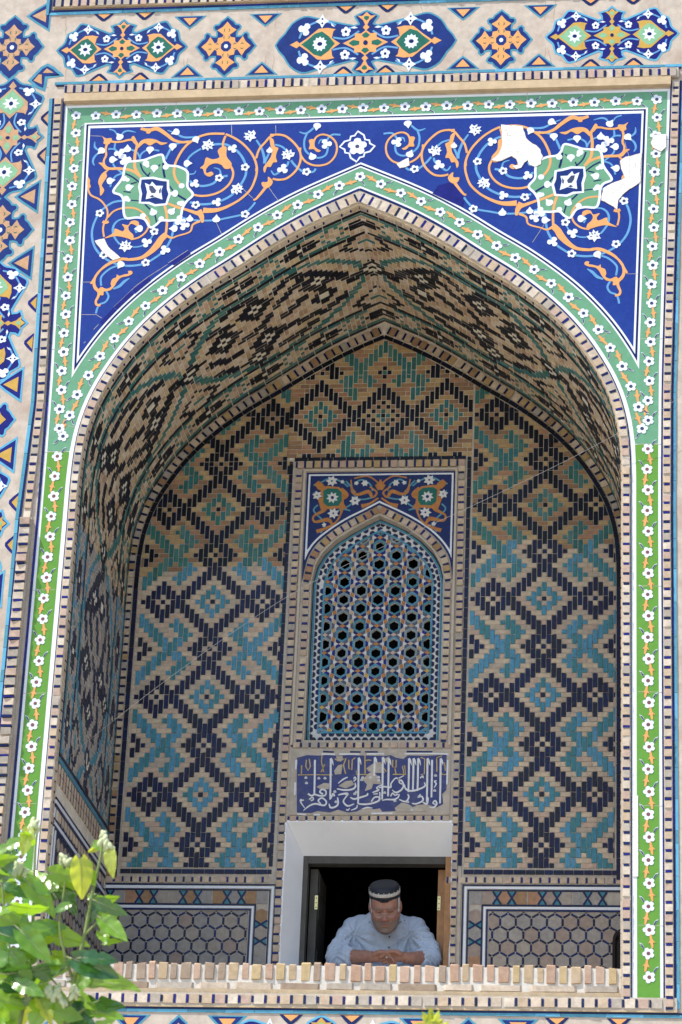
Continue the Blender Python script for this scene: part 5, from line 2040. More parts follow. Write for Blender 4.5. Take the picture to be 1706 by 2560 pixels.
gb = MB()
tp = MB()
rb = MB()
wt = MB()
NB = [(0, AV), (AC, AV / 2), (AC, -AV / 2), (0, -AV), (-AC, -AV / 2), (-AC, AV / 2)]
for (x, z) in cells:
    jr = random.uniform(.90, 1.04)
    hole = [(a + random.uniform(-.0016, .0016), b + random.uniform(-.0016, .0016)) for a, b in hexpts(x, z, HR * jr)]
    # voronoi cell corners
    cor = []
    for k in range(6):
        a, b = NB[k], NB[(k + 1) % 6]
        cor.append((x + (a[0] + b[0]) / 3, z + (a[1] + b[1]) / 3))
    # hole vertex k=0 is up (neighbour direction 0); corner k sits between neighbour k and k+1 (clockwise)
    hv = [hole[0], hole[5], hole[4], hole[3], hole[2], hole[1]]
    for k in range(6):
        mid0 = (x + NB[k][0] / 2, z + NB[k][1] / 2)
        mid1 = (x + NB[(k + 1) % 6][0] / 2, z + NB[(k + 1) % 6][1] / 2)
        quad = ccw([hv[k], mid0, cor[k], mid1, hv[(k + 1) % 6]])
        q = clip_convex(quad, WI)
        if len(q) >= 3 and area(q) > 1e-6:
            gb.prism(q, yl, 0, LM, base=yl + .016)
    # turquoise ring, as one part when whole
    ro, ri = [(a + random.uniform(-.0012, .0012), b + random.uniform(-.0012, .0012)) for a, b in hexpts(x, z, RO)], [(a, b) for a, b in hexpts(x, z, RI * jr)]
    r_ = MB()
    mt = random.choice([TURQS[0], TURQS[1], TURQS[3], M('grey_turquoise_glaze', (.17, .25, .27), .4, .25, 40, .2), MATS['grey_turquoise_glaze'] if 'grey_turquoise_glaze' in MATS else TURQS[2]])
    for k in range(6):
        q = clip_convex(ccw([ro[k], ro[(k + 1) % 6], ri[(k + 1) % 6], ri[k]]), WI)
        if len(q) >= 3 and area(q) > 4e-6:
            r_.prism(q, yl, .004, mt)
    if r_.v:
        r_.build('hexagon_ring', lat)
    # navy trapezoids on the six sides
    for k in range(6):
        a0 = R(90 + 60 * k + 30)
        cx_, cz_ = math.cos(a0), math.sin(a0)
        tx, tz = -cz_, cx_
        d0, d1, w0, w1 = .0365, .0515, .0180, .0095
        q = [(x + (cx_ * d + tx * w_) * .965, z + (cz_ * d + tz * w_) * 1.03) for d, w_ in ((d0, -w0), (d1, -w1), (d1, w1), (d0, w0))]
        q = clip_convex(ccw(q), WI)
        if len(q) >= 3 and area(q) > 2e-5:
            tp.prism(q, yl, .0032, random.choice([NAVY, NAVY, NAVYB, GREYB, GREYB]))
    for k in (0, 1, 2):
        mx_, mz_ = x + NB[k][0] / 2, z + NB[k][1] / 2
        l = math.hypot(*NB[k])
        ux, uz = NB[k][0] / l, NB[k][1] / l
        q = [(mx_ + ux * .0115, mz_ + uz * .0115), (mx_ - uz * .0165, mz_ + ux * .0165), (mx_ - ux * .0115, mz_ - uz * .0115), (mx_ + uz * .0165, mz_ - ux * .0165)]
        q = clip_convex(ccw(q), WI)
        if len(q) >= 3 and area(q) > 2e-5:
            rb.prism(q, yl, .0034, random.choice([YELLOW if z < .8 else AMBER, AMBER, BUFFU[3], BUFFL[2]]))
gb.build('pierced_slab', lat)
tp.build('navy_tessera', lat, 'stuff')
rb.build('amber_tessera', lat, 'stuff')
pl.build('border_slab', lat)
tl = MB()
for o_, w_ in ((.006, .011), (.0565, .009)):
    q = offset_closed(WP, o_)
    for i in range(len(q)):
        a, b = q[i], q[(i + 1) % len(q)]
        seg_line(tl, a, b, w_, yl, .0045, [TURQS[0], TURQS[1], TURQ, TURQS[3]], .2)
tl.build('turquoise_band', lat)
nl = MB()
q = offset_closed(WP, -.001)
nl.ribbon(q + [q[0]], [.005] * (len(q) + 1), yl - .0, .002, NAVYD, smooth=False)
nl.build('navy_line', lat)
bz = MB()
q1, q2 = offset_closed(WP, .0175), offset_closed(WP, .0470)
for row, (base_o, dirn) in enumerate(((.0150, 1), (.0510, -1))):
    q = offset_closed(WP, base_o)
    for i in range(len(q)):
        a, b = q[i], q[(i + 1) % len(q)]
        L = math.dist(a, b)
        n = max(1, round(L / .0395))
        ux, uz = (b[0] - a[0]) / L, (b[1] - a[1]) / L
        nx, nz = -uz * dirn, ux * dirn
        for k in range(n):
            s = (k + (.5 if row == 0 else .0)) * L / n
            if row and k == 0 and L > .1:
                continue
            c = (a[0] + ux * s, a[1] + uz * s)
            hw = min(.0165, L / n * .42)
            poly = [(c[0] - ux * hw, c[1] - uz * hw), (c[0] + ux * hw, c[1] + uz * hw), (c[0] + ux * hw * .9 + nx * .006, c[1] + uz * hw * .9 + nz * .006), (c[0] + ux * hw * .5 + nx * .0155, c[1] + uz * hw * .5 + nz * .0155), (c[0] - ux * hw * .5 + nx * .0155, c[1] - uz * hw * .5 + nz * .0155), (c[0] - ux * hw * .9 + nx * .006, c[1] - uz * hw * .9 + nz * .006)]
            bz.prism(poly, yl, .0032, random.choice([NAVY, NAVYS[2], NAVYS[1], NAVYS[3]]))
bz.build('border_tessera', lat, 'stuff')

# =================================================================== INSCRIPTION PANEL
ins = thing('inscription_panel', 'worn blue tile panel of white and gold calligraphy between lattice window and white doorway', 'inscription', (0, D, 0))
y5 = D - .003
ip = MB()
ip.prism([(-.402, -.022), (.434, -.018), (.432, .338), (-.405, .338)], y5, .006, M('patched_render', (.43, .37, .30), .9, .2, 18, .5, .5, (.55, .47, .37), 6))
ip.build('rendered_border', ins)
ZI = lambda x, y: un(720 + x / 3.733, 1860 + y / 3.733, D - .009)
UI = .00053
y6 = y5 - .006
ib = MB()
blk = [(85, 130), (180, 105), (330, 110), (360, 102), (470, 112), (560, 105), (700, 108), (900, 112), (960, 105), (1010, 130), (1080, 140), (1120, 108), (1300, 112), (1480, 100), (1488, 300), (1478, 430), (1440, 470), (1450, 560), (1390, 590), (1290, 560), (1200, 570), (1150, 600), (1060, 570), (1010, 625), (880, 632), (860, 600), (800, 610), (730, 590), (640, 630), (560, 640), (470, 612), (390, 640), (280, 625), (220, 645), (85, 640)]
ib.prism([ZI(*p) for p in blk], y6, .002, M('inscription_blue', (.018, .022, .13), .35, .35, 40, .2, .35, (.16, .14, .14), 22))
ib.build('blue_ground', ins)
IW = M('inscription_white', (.66, .65, .63), .45, .12, 40, .2)
IG = M('inscription_gold', (.50, .34, .09), .45, .15, 40, .2)
iw = []
for x, y0, y1 in [(78, 150, 240), (68, 360, 480), (252, 150, 470), (400, 140, 520), (660, 135, 560), (810, 130, 300), (885, 130, 520), (940, 140, 490), (1130, 140, 450), (1172, 140, 430), (1215, 140, 440), (1302, 140, 545), (1345, 150, 500), (1425, 140, 555), (1490, 150, 380)]:
    iw.append(([(x + 2, y0), (x, (y0 + y1) / 2), (x - 4, y1)], (15, 15, 13)))
    if y0 < 145:
        iw.append(([(x, y0 - 4), (x + 14, y0 + 20), (x + 26, y0 + 62)], (18, 16, 2)))
iw += [([(252, 470), (220, 485), (190, 465)], 14), ([(250, 470), (300, 485), (350, 480), (355, 440), (320, 425), (300, 450), (330, 470)], 13), ([(400, 510), (425, 465), (435, 490)], 13),
       ([(470, 370), (520, 330), (560, 312)], (6, 13, 8)), ([(460, 420), (530, 432), (600, 425), (632, 400), (628, 365)], (10, 14, 14, 14, 8)), ([(615, 330), (628, 310), (636, 330), (615, 350)], 9),
       ([(470, 480), (500, 470), (560, 465), (540, 500), (520, 540), (560, 580), (620, 560)], (6, 14, 14, 10, 12, 14, 6)), ([(385, 560), (400, 595), (440, 590), (470, 560), (465, 500)], (8, 14, 14, 14, 10)),
       ([(585, 500), (620, 515), (680, 500), (740, 480), (745, 460)], (8, 14, 14, 14, 8)), ([(660, 560), (720, 565), (790, 555), (850, 530), (855, 500), (810, 500), (780, 540)], (12, 14, 14, 14, 12, 12, 10)), ([(850, 530), (860, 480), (858, 450)], 10),
       ([(145, 625), (200, 580), (260, 560), (340, 575), (360, 540), (320, 505), (285, 530), (310, 560)], (5, 12, 14, 14, 12, 12, 12, 8)), ([(200, 520), (230, 500), (240, 520), (215, 530)], 10), ([(160, 600), (120, 540), (150, 525)], (6, 12, 10)),
       ([(790, 455), (830, 440), (850, 430), (830, 410), (880, 380)], (8, 13, 13, 10, 6)), ([(800, 470), (840, 465)], (6, 10)), ([(850, 410), (900, 400), (960, 405), (965, 370), (1010, 320), (1050, 345), (1030, 330), (1085, 295)], (8, 12, 14, 10, 10, 12, 10, 6)),
       ([(975, 430), (1010, 455), (1060, 430), (1080, 385), (1060, 340), (1040, 360), (1075, 380)], (6, 13, 14, 13, 12, 10, 10)), ([(1090, 380), (1100, 420), (1150, 440), (1220, 425), (1280, 395), (1275, 360)], (8, 13, 14, 14, 13, 8)), ([(1235, 320), (1260, 300), (1262, 320)], 10),
       ([(880, 530), (920, 520), (990, 520), (1030, 500), (1040, 470)], (6, 12, 12, 12, 8)), ([(960, 490), (980, 460), (1000, 480), (1030, 470)], 10), ([(1040, 520), (1100, 540), (1130, 500), (1120, 470)], (8, 13, 13, 8)), ([(1160, 555), (1200, 560), (1260, 530), (1250, 490), (1215, 500), (1240, 470)], (8, 13, 13, 12, 10, 8)),
       ([(1260, 545), (1300, 560), (1310, 500)], (10, 13, 10)), ([(1320, 590), (1360, 595), (1390, 560), (1375, 530), (1355, 555), (1385, 565)], (6, 13, 13, 12, 10, 8)), ([(1365, 410), (1385, 375), (1370, 350), (1390, 345)], (5, 12, 12, 6)), ([(545, 610), (560, 620), (580, 600)], (5, 12, 5)), ([(590, 620), (640, 600), (650, 570)], (5, 12, 6)), ([(690, 610), (740, 595), (790, 600)], (5, 12, 5))]
for x, y in [(290, 325), (348, 325), (170, 320), (175, 370), (125, 530), (690, 340), (700, 320), (772, 318), (848, 315), (850, 345), (640, 455), (625, 470), (905, 460), (1000, 535), (1120, 545), (1160, 620), (1380, 300), (1372, 440), (440, 450), (545, 470), (450, 545)]:
    iw.append(([(x - 9, y + 5), (x, y - 8), (x + 9, y + 5)], (12, 16, 12)))
b_ = MB()
for pts, wd in iw:
    b_.ribbon([ZI(*p) for p in pts], [k * UI * 1.25 for k in wd] if hasattr(wd, '__len__') else wd * UI * 1.25, y6, .0040 + random.uniform(0, .0006), IW)
b_.build('white_lettering', ins)
ig = [([(175, 150), (168, 210), (190, 250), (212, 210), (200, 140)], 11), ([(130, 200), (128, 280)], 11), ([(95, 290), (250, 288), (420, 290)], 8), ([(320, 110), (315, 170), (335, 260), (310, 265), (345, 190)], 10), ([(440, 140), (470, 160), (510, 150), (545, 130), (520, 200), (540, 280)], 12),
      ([(570, 150), (570, 230), (598, 245), (602, 150), (630, 130)], 11), ([(640, 250), (640, 285), (800, 288)], 9), ([(720, 110), (722, 280)], 11), ([(720, 160), (750, 150), (780, 155)], 10), ([(980, 150), (978, 215), (1010, 220), (1012, 150)], 11), ([(980, 285), (1100, 285), (1090, 200), (1070, 210), (1085, 280)], 10), ([(1000, 230), (1010, 280)], 11), ([(1240, 125), (1278, 140), (1275, 280), (1240, 288)], 10), ([(1440, 110), (1390, 130), (1392, 260)], 11), ([(1430, 260), (1440, 285), (1490, 288)], 9), ([(1440, 170), (1465, 180), (1470, 250)], 10), ([(860, 170), (890, 220), (920, 260)], 10)]
b_ = MB()
for pts, wd in ig:
    b_.ribbon([ZI(*p) for p in pts], wd * UI, y6, .0034, IG, smooth=False)
b_.build('gold_lettering', ins)
b_ = MB()
for pts in [[(315, 95), (440, 97)], [(480, 96), (670, 95)], [(740, 94), (900, 92)], [(1090, 92), (1350, 90), (1500, 96)], [(90, 655), (170, 660)], [(240, 660), (300, 662)], [(780, 650), (980, 648)]]:
    b_.ribbon([ZI(*p) for p in pts], [16 * UI] * len(pts), y6, .003, IW, smooth=False)
b_.build('white_edge_line', ins)
b_ = MB()
for pts in [[(330, 72), (430, 76)], [(580, 74), (680, 76)], [(720, 74), (840, 76)], [(1110, 72), (1350, 74)]]:
    b_.ribbon([ZI(*p) for p in pts], [14 * UI] * len(pts), y6, .003, NAVY, smooth=False)
b_.build('navy_edge_line', ins)
b_ = MB()
for pts in [[(700, 330), (760, 270), (800, 255), (860, 330), (870, 380), (800, 370), (780, 420), (720, 440), (740, 380)], [(430, 250), (470, 200), (510, 190), (500, 280), (440, 290)], [(730, 230), (800, 180), (860, 170), (910, 270), (830, 270), (760, 260)], [(270, 400), (340, 365), (390, 370), (385, 420), (300, 425)], [(1000, 600), (1060, 545), (1120, 560), (1180, 600), (1200, 570), (1260, 580), (1290, 630), (1010, 635)], [(470, 390), (540, 350), (600, 340), (620, 380), (540, 420)], [(450, 120), (510, 115), (520, 145), (490, 170), (460, 150)], [(900, 140), (950, 112), (930, 180)]]:
    q = [ZI(*p) for p in pts]
    b_.prism([(p[0] + random.uniform(-.002, .002), p[1] + random.uniform(-.002, .002)) for p in q], y6, .0042, MATS['patched_render'])
b_.build('mortar_patch', ins)

# =================================================================== DADO PANELS OF THE BACK WALL
def dado(x0, x1, z1, zb2, side, seed):
    """frame of white and navy strips, X band and hexagons; side = +1 when the closed edge is on the right"""
    rng = random.Random(seed)
    dp = MB()
    ex = x1 if side > 0 else x0            # closed edge
    inx = lambda d: ex - side * d
    far = x0 if side > 0 else x1
    for d, w_, m in [(.004, .009, NAVYD), (.018, .016, WHITE), (.032, .008, NAVYD)]:
        dp.ribbon([(far, z1 - d), (inx(d), z1 - d), (inx(d), zb2)], [w_] * 3, D, .006, m, smooth=False)
    for d, w_, m in [(.110, .009, NAVYD), (.123, .015, WHITE), (.136, .009, NAVY)]:
        dp.ribbon([(far, z1 - d), (inx(d - .006), z1 - d), (inx(d - .006), zb2)], [w_] * 3, D, .006, m, smooth=False)
    pn = dp.build('dado_panel', back)
    # X band tiles
    bandz = z1 - .071
    hb = .033
    x, k = inx(.075), 0
    run = MB()
    L = abs(far - ex)
    s = .055
    seq = ['r', 'r', 'x', 'h', 'x', 'w', 'x', 'h', 'x', 'w', 'x', 'h', 'x', 'w', 'x', 'h', 'x', 'w', 'x', 'h']
    s = .040
    for t in seq:
        wd = {'r': .062, 'x': .030, 'h': .045, 'w': .125}[t]
        if s + wd > L:
            break
        c = inx(s + wd / 2)
        if t == 'r':
            q = [(c - wd * .47, bandz - hb), (c + wd * .47, bandz - hb), (c + wd * .47, bandz + hb), (c - wd * .47, bandz + hb)]
            b_ = MB()
            b_.prism(q, D, .0045, rng.choice(BUFFD + BUFFU[1:3]))
            b_.build('dado_tile', pn)
        elif t in 'hw':
            for ww, off in ([(wd, 0)] if t == 'h' else [(wd / 2, -wd / 4), (wd / 2, wd / 4)]):
                pt = .016
                lft = pt if (t == 'h' or off < 0) else -.001
                rgt = pt if (t == 'h' or off > 0) else -.001
                cc = c + off
                q = [(cc - ww / 2 - lft + .004, bandz), (cc - ww / 2 + .003, bandz - hb), (cc + ww / 2 - .003, bandz - hb), (cc + ww / 2 + rgt - .004, bandz), (cc + ww / 2 - .003, bandz + hb), (cc - ww / 2 + .003, bandz + hb)]
                b_ = MB()
                b_.prism(q, D, .0045, rng.choice(BUFFD + BUFFU[1:3]))
                b_.build('dado_tile', pn)
        else:
            run.ribbon([(c - .021, bandz + hb), (c + .021, bandz - hb)], [.0095, .0095], D, .006, NAVYD, smooth=False)
            run.ribbon([(c + .021, bandz + hb), (c - .021, bandz - hb)], [.0095, .0095], D, .0055, NAVY, smooth=False)
            for sg in (1, -1):
                run.prism([(c - .015, bandz + sg * hb), (c + .015, bandz + sg * hb), (c, bandz + sg * .008)], D, .0035, TURQS[2])
        s += wd
    # upright part of the band
    xb = inx(.071)
    z = z1 - .14
    for t in ['h', 'x', 'h', 'x', 'h', 'r', 'r', 'x', 'h']:
        ht = {'r': .058, 'x': .030, 'h': .058}[t]
        if z - ht < zb2:
            break
        c = z - ht / 2
        if t in 'rh':
            b_ = MB()
            q = [(xb - .031, c - ht / 2 + .002), (xb + .031, c - ht / 2 + .002), (xb + .031, c + ht / 2 - .002), (xb - .031, c + ht / 2 - .002)]
            if t == 'h':
                q = [(xb - .031, c - ht / 2 + .004), (xb, c - ht / 2 - .010), (xb + .031, c - ht / 2 + .004), (xb + .031, c + ht / 2 - .004), (xb, c + ht / 2 + .010), (xb - .031, c + ht / 2 - .004)]
            b_.prism(q, D, .0045, rng.choice(BUFFD + BUFFU[1:3]))
            b_.build('dado_tile', pn)
        else:
            run.ribbon([(xb - .033, c + .021), (xb + .033, c - .021)], [.0095, .0095], D, .006, NAVYD, smooth=False)
            run.ribbon([(xb + .033, c + .021), (xb - .033, c - .021)], [.0095, .0095], D, .0055, NAVY, smooth=False)
            for sg in (1, -1):
                run.prism([(xb + sg * .031, c - .014), (xb + sg * .031, c + .014), (xb + sg * .008, c)], D, .0035, TURQS[2])
        z -= ht
    run.build('crossed_strip', pn)
    # hexagon field: tiles and navy strips between them
    lo, hi = min(inx(.141), far), max(inx(.141), far)
    clipr = [(lo, zb2), (hi, zb2), (hi, z1 - .144), (lo, z1 - .144)]
    px_, pz_ = .0790, .0670
    a = .0395
    st = MB()
    j = 0
    zc = z1 - .196
    zc += pz_
    x00 = (-1.151 if side > 0 else 1.140)
    for j in range(-1, 9):
        zz = z1 - .196 - j * pz_
        for i in range(-14, 15):
            xx = x00 + i * px_ + (px_ / 2 if j % 2 else 0)
            hexa = lambda r, rz: [(xx + r * math.cos(R(30 + 60 * q)), zz + rz * math.sin(R(30 + 60 * q))) for q in range(6)]
            h1 = clip_convex(hexa(.0385, .0385), clipr)
            if len(h1) >= 3 and area(h1) > 1e-4:
                b_ = MB()
                b_.prism(h1, D, .004 + rng.uniform(0, .001), rng.choice(BUFFD))
                b_.build('hexagon_tile', pn)
            full = hexa(.0456, .0447)
            for q in (0, 1, 5):
                A, B = full[q], full[(q + 1) % 6]
                A2, B2 = (A[0] + (B[0] - A[0]) * .10, A[1] + (B[1] - A[1]) * .10), (A[0] + (B[0] - A[0]) * .90, A[1] + (B[1] - A[1]) * .90)
                n_ = Vector((-(B[1] - A[1]), B[0] - A[0])).normalized() * .0048
                cl = clip_convex(ccw([(A2[0] + n_.x, A2[1] + n_.y), (B2[0] + n_.x, B2[1] + n_.y), (B2[0] - n_.x, B2[1] - n_.y), (A2[0] - n_.x, A2[1] - n_.y)]), clipr)
                if len(cl) >= 3:
                    st.prism(cl, D, .0052, rng.choice([NAVY, NAVYS[0], NAVYS[2]]))
    st.build('navy_strip', pn)


dado(-1.345, -.450, -.392, -1.28, 1, 11)
dado(.508, 1.352, -.386, -1.28, -1, 12)

# =================================================================== WHITE DOORWAY AND ROOM
dw = thing('white_doorway', 'white plastered window opening with open wooden shutters in front of a dark room', 'window', (.02, D + .3, -.8))
YD = D + .16
IX0, IX1, IZ = -.340, .440, -.192      # inner opening of the splayed reveal
d = MB()
lx, rx, tz_ = DOOR
SILL = -.828
# plaster lining with slightly uneven edges
def slab(mb, pts8, m):
    mb.add(pts8, [(0, 1, 2, 3), (4, 7, 6, 5), (0, 4, 5, 1), (1, 5, 6, 2), (2, 6, 7, 3), (3, 7, 4, 0)], m)


n = 12
ze = [tz_ + random.uniform(-.004, .003) for _ in range(n + 1)]
vs, fs = [], []
for i in range(n + 1):
    x = lx + (rx - lx) * i / n
    vs += [(x, D - .006, ze[i]), (IX0 + (IX1 - IX0) * i / n, YD, IZ), (x, D - .006, ze[i] + .012), (x, D + .02, ze[i] + .012)]
for i in range(n):
    a, b = i * 4, i * 4 + 4
    fs += [(a, b, b + 1, a + 1), (a + 2, b + 2, b, a)]
d.add(vs, fs, WHITEP)
vs, fs = [], []
for sx, x in ((-1, lx), (1, rx)):
    o0 = len(vs)
    for i in range(n + 1):
        z = SILL - .03 + (tz_ - SILL + .03) * i / n
        j = random.uniform(-.003, .003)
        zi_ = SILL - .03 + (IZ - SILL + .03) * i / n
        vs += [(x + j, D - .006, z), (IX0 if sx < 0 else IX1, YD, zi_), (x + j + sx * .010, D - .006, z)]
    for i in range(n):
        a, b = o0 + i * 3, o0 + i * 3 + 3
        fs += [(a, b, b + 1, a + 1), (a + 2, b + 2, b, a)]
d.add(vs, fs, WHITEP)
d.build('plaster_reveal', dw)
d = MB()
d.box(lx - .02, rx + .02, D - .02, YD + .1, SILL - .06, SILL, WHITEP)
d.build('sill', dw)
d = MB()
# frame of grey wood set at the inner edge
d.box(IX0, IX0 + .026, YD, YD + .07, SILL, IZ, WOODG)
d.box(IX1 - .035, IX1, YD, YD + .07, SILL, IZ, WOODO)
d.box(IX0 + .027, IX1 - .036, YD, YD + .07, IZ - .040, IZ, WOODG)
d.build('wooden_frame', dw)
d = MB()
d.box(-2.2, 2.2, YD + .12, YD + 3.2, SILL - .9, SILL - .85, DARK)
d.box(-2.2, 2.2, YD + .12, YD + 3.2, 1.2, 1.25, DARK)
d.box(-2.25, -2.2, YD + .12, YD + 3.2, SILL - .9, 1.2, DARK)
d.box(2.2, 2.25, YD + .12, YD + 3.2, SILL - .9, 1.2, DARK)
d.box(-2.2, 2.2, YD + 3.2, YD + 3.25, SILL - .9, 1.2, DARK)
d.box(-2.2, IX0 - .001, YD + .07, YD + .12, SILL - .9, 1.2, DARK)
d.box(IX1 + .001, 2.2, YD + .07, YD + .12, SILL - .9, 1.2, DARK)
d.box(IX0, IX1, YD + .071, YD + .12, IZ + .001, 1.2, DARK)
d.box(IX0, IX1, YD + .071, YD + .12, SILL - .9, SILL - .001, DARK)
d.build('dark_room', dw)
# dark chamber behind the lattice
d = MB()
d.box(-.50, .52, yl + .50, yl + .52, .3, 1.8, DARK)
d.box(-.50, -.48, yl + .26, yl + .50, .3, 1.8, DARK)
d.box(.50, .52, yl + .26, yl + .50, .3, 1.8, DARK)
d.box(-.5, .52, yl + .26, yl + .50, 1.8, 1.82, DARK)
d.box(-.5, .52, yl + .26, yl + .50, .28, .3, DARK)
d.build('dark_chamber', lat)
for nm, x0, x1, m in (('shutter', IX0 + .032, IX0 + .072, WOODG), ('shutter', IX1 - .078, IX1 - .036, WOODO)):
    d = MB()
    d.box(x0, x1, YD + .0722, YD + .42, SILL + .004, IZ - .05, m)
    for zz in (SILL + .06, -.5, IZ - .16):
        d.box(x0 - .004, x1 + .004, YD + .12, YD + .38, zz, zz + .10, m)
    sh = d.build(nm, dw)
    sh['label'] = 'grey weathered shutter leaf' if m is WOODG else 'orange wooden shutter leaf'
    d = MB()
    xm = x1 - .004 if m is WOODG else x0 + .008
    yy = YD + .066
    d.box(xm - .008, xm + .008, yy, yy + .005, -.46, -.385, BRASS)
    for k in range(3):
        d.box(xm - .002, xm + .002, yy - .003, yy, -.452 + k * .025, -.447 + k * .025, WOODD)
    d.build('hinge', sh)

# gallery floor behind the parapet
d = MB()
d.box(-1.352, 1.352, .262, D - .002, -1.42, -1.30, MORTAR)
gf = d.build('gallery_floor', kind='structure')

# =================================================================== PARAPET
par = thing('parapet', 'low sunlit parapet of bricks on edge across the foot of the niche', 'wall', (0, .1, -1.345))
PXR, PXL = 1.352, -1.352
d = MB()
d.box(PXL, PXR, .034, .24, -1.30, -1.143, M('white_mortar', (.55, .515, .46), .9, .15, 40, .6))
d.box(PXL, PXR, .018, .2395, -1.345, -1.259, M('ledge_mortar', (.44, .335, .21), .9, .25, 25, .7, .6, (.36, .33, .29), 10))
d.build('mortar_core', par)
PB = [M('parapet_brick_%s' % a, c, .9, .2, 35, .7, .5, dc, 16) for a, c, dc in (('sand', (.40, .295, .18), (.46, .38, .30)), ('rose', (.37, .235, .16), (.44, .34, .27)), ('ochre', (.42, .31, .16), (.45, .37, .27)), ('dusk', (.28, .205, .145), (.38, .32, .26)), ('pink', (.41, .275, .195), (.47, .38, .31)))]
bricks = []


def worn_brick(x0, x1, y0, y1, z0, z1, m, name, seed):
    rr = random.Random(seed)
    bm = bmesh.new()
    bmesh.ops.create_cube(bm, size=1)
    bmesh.ops.bevel(bm, geom=list(bm.edges), offset=.10, segments=1, affect='EDGES')
    for v in bm.verts:
        v.co.x = (x0 + x1) / 2 + v.co.x * (x1 - x0) + rr.uniform(-.0018, .0018)
        v.co.y = (y0 + y1) / 2 + v.co.y * (y1 - y0) * 1.0 + rr.uniform(-.002, .002)
        v.co.z = (z0 + z1) / 2 + v.co.z * (z1 - z0) + rr.uniform(-.003, .003)
    me = bpy.data.meshes.new(name)
    bm.to_mesh(me)
    bm.free()
    me.materials.append(m)
    return link(name, me, par)


x, k = PXL + .004, 0
while x < PXR - .02:
    wd = random.uniform(.046, .056) if k % 2 == 0 else random.uniform(.034, .041)
    wd = min(wd, PXR - .003 - x)
    worn_brick(x, x + wd,   .028 + random.uniform(-.004, .003), .245, -1.219 + random.uniform(-.004, .004), -1.130 + random.uniform(-.008, .006), random.choice(PB), 'brick', k)
    x += wd + random.uniform(.008, .016)
    k += 1
x = PXL + .004
while x < PXR - .03:
    wd = min(random.uniform(.13, .24), PXR - .004 - x)
    worn_brick(x, x + wd,   .026 + random.uniform(-.003, .003), .2, -1.258 + random.uniform(-.003, .003), -1.223, random.choice([TRIM[4], TRIM[4], TRIM[0], PB[3]]), 'flat_brick', k)
    x += wd + random.uniform(.006, .014)
    k += 1

# dark post leaning in the right corner of the gallery
d = MB()
pp = [(1.290, -1.298), (1.348, -1.298), (1.346, -.86), (1.340, -.825), (1.328, -.803), (1.315, -.797), (1.302, -.805), (1.293, -.828), (1.290, -.86)]
d.prism(pp, .66, 0.0, WOODD, base=.75)
d.ribbon([(1.300, -1.29), (1.300, -.84), (1.315, -.812), (1.330, -.84), (1.336, -1.29)], [.008] * 5, .66, .006, WOODD, smooth=False)
po = d.build('wooden_post')
tag(po, 'dark round topped wooden post behind the right end of the parapet', 'post')

# thin wire across the niche
wp = []
for px_, py_, y in [(165, 1896, .18), (430, 1690, .14), (700, 1503, .10), (935, 1378, .06), (1165, 1272, .02), (1435, 1142, -.03), (1663, 1017, -.07), (1704, 985, -.02)]:
    q = un(px_, py_, y)
    wp.append((q[0], y, q[1]))
wp[0] = (-1.346, .18, wp[0][2])
d = MB()
q, _ = spline(wp, 1, False, 6)
d.tube(q, .0008, M('pale_wire', (.30, .29, .28), .5, .05, 10, 0), 6)
wo = d.build('wire')
tag(wo, 'thin pale wire strung slantwise across the front of the niche', 'wire')


# =================================================================== THE MAN AT THE WINDOW
def un3(px, py, y):
    q = un(px, py, y)
    return Vector((q[0], y, q[1]))


CR = lambda x, y, d: un3(800 + x / 4.752, 2190 + y / 4.752, d)
SKIN = M('skin', (.33, .165, .115), .55, .16, 60, .25, .35, (.23, .095, .075), 25)
SHIRT = M('pale_blue_cotton', (.43, .50, .60), .9, .16, 160, .35, .2, (.44, .50, .62), 8)
HAIRW = M('white_hair', (.62, .62, .63), .8, .15, 150, .5)
HAIRG = M('grey_stubble', (.20, .17, .16), .9, .2, 150, .5)
CAPD = M('black_cloth', (.008, .012, .022), .6, .3, 60, .3)
CAPW = M('embroidered_band', (.50, .48, .44), .8, .35, 120, .3)


def ball(mb, c, r, m, seg=14, rings=9, rot=None):
    vs, fs = [], []
    for i in range(rings + 1):
        th = math.pi * i / rings
        for k in range(seg):
            ph = 2 * math.pi * k / seg
            p = Vector((r[0] * math.sin(th) * math.cos(ph), r[1] * math.sin(th) * math.sin(ph), r[2] * math.cos(th)))
            if rot is not None:
                p = rot @ p
            vs.append(tuple(p + Vector(c)))
    for i in range(rings):
        for k in range(seg):
            k2 = (k + 1) % seg
            fs.append((i * seg + k, (i + 1) * seg + k, (i + 1) * seg + k2, i * seg + k2))
    mb.add(vs, fs, m)


def loft(mb, secs, m, seg=24):
    """sections: (centre, half x, half y, tilt matrix or None)"""
    vs, fs = [], []
    for c, hx_, hy_, rot in secs:
        for k in range(seg):
            a = 2 * math.pi * k / seg
            p = Vector((hx_ * math.copysign(abs(math.cos(a)) ** .8, math.cos(a)), hy_ * math.copysign(abs(math.sin(a)) ** .8, math.sin(a)), 0))
            if rot is not None:
                p = rot @ p
            vs.append(tuple(p + Vector(c)))
    n = len(secs)
    for i in range(n - 1):
        for k in range(seg):
            k2 = (k + 1) % seg
            fs.append((i * seg + k, i * seg + k2, (i + 1) * seg + k2, (i + 1) * seg + k))
    fs.append(tuple(reversed(range(seg))))
    fs.append(tuple(range((n - 1) * seg, n * seg)))
    mb.add(vs, fs, m)


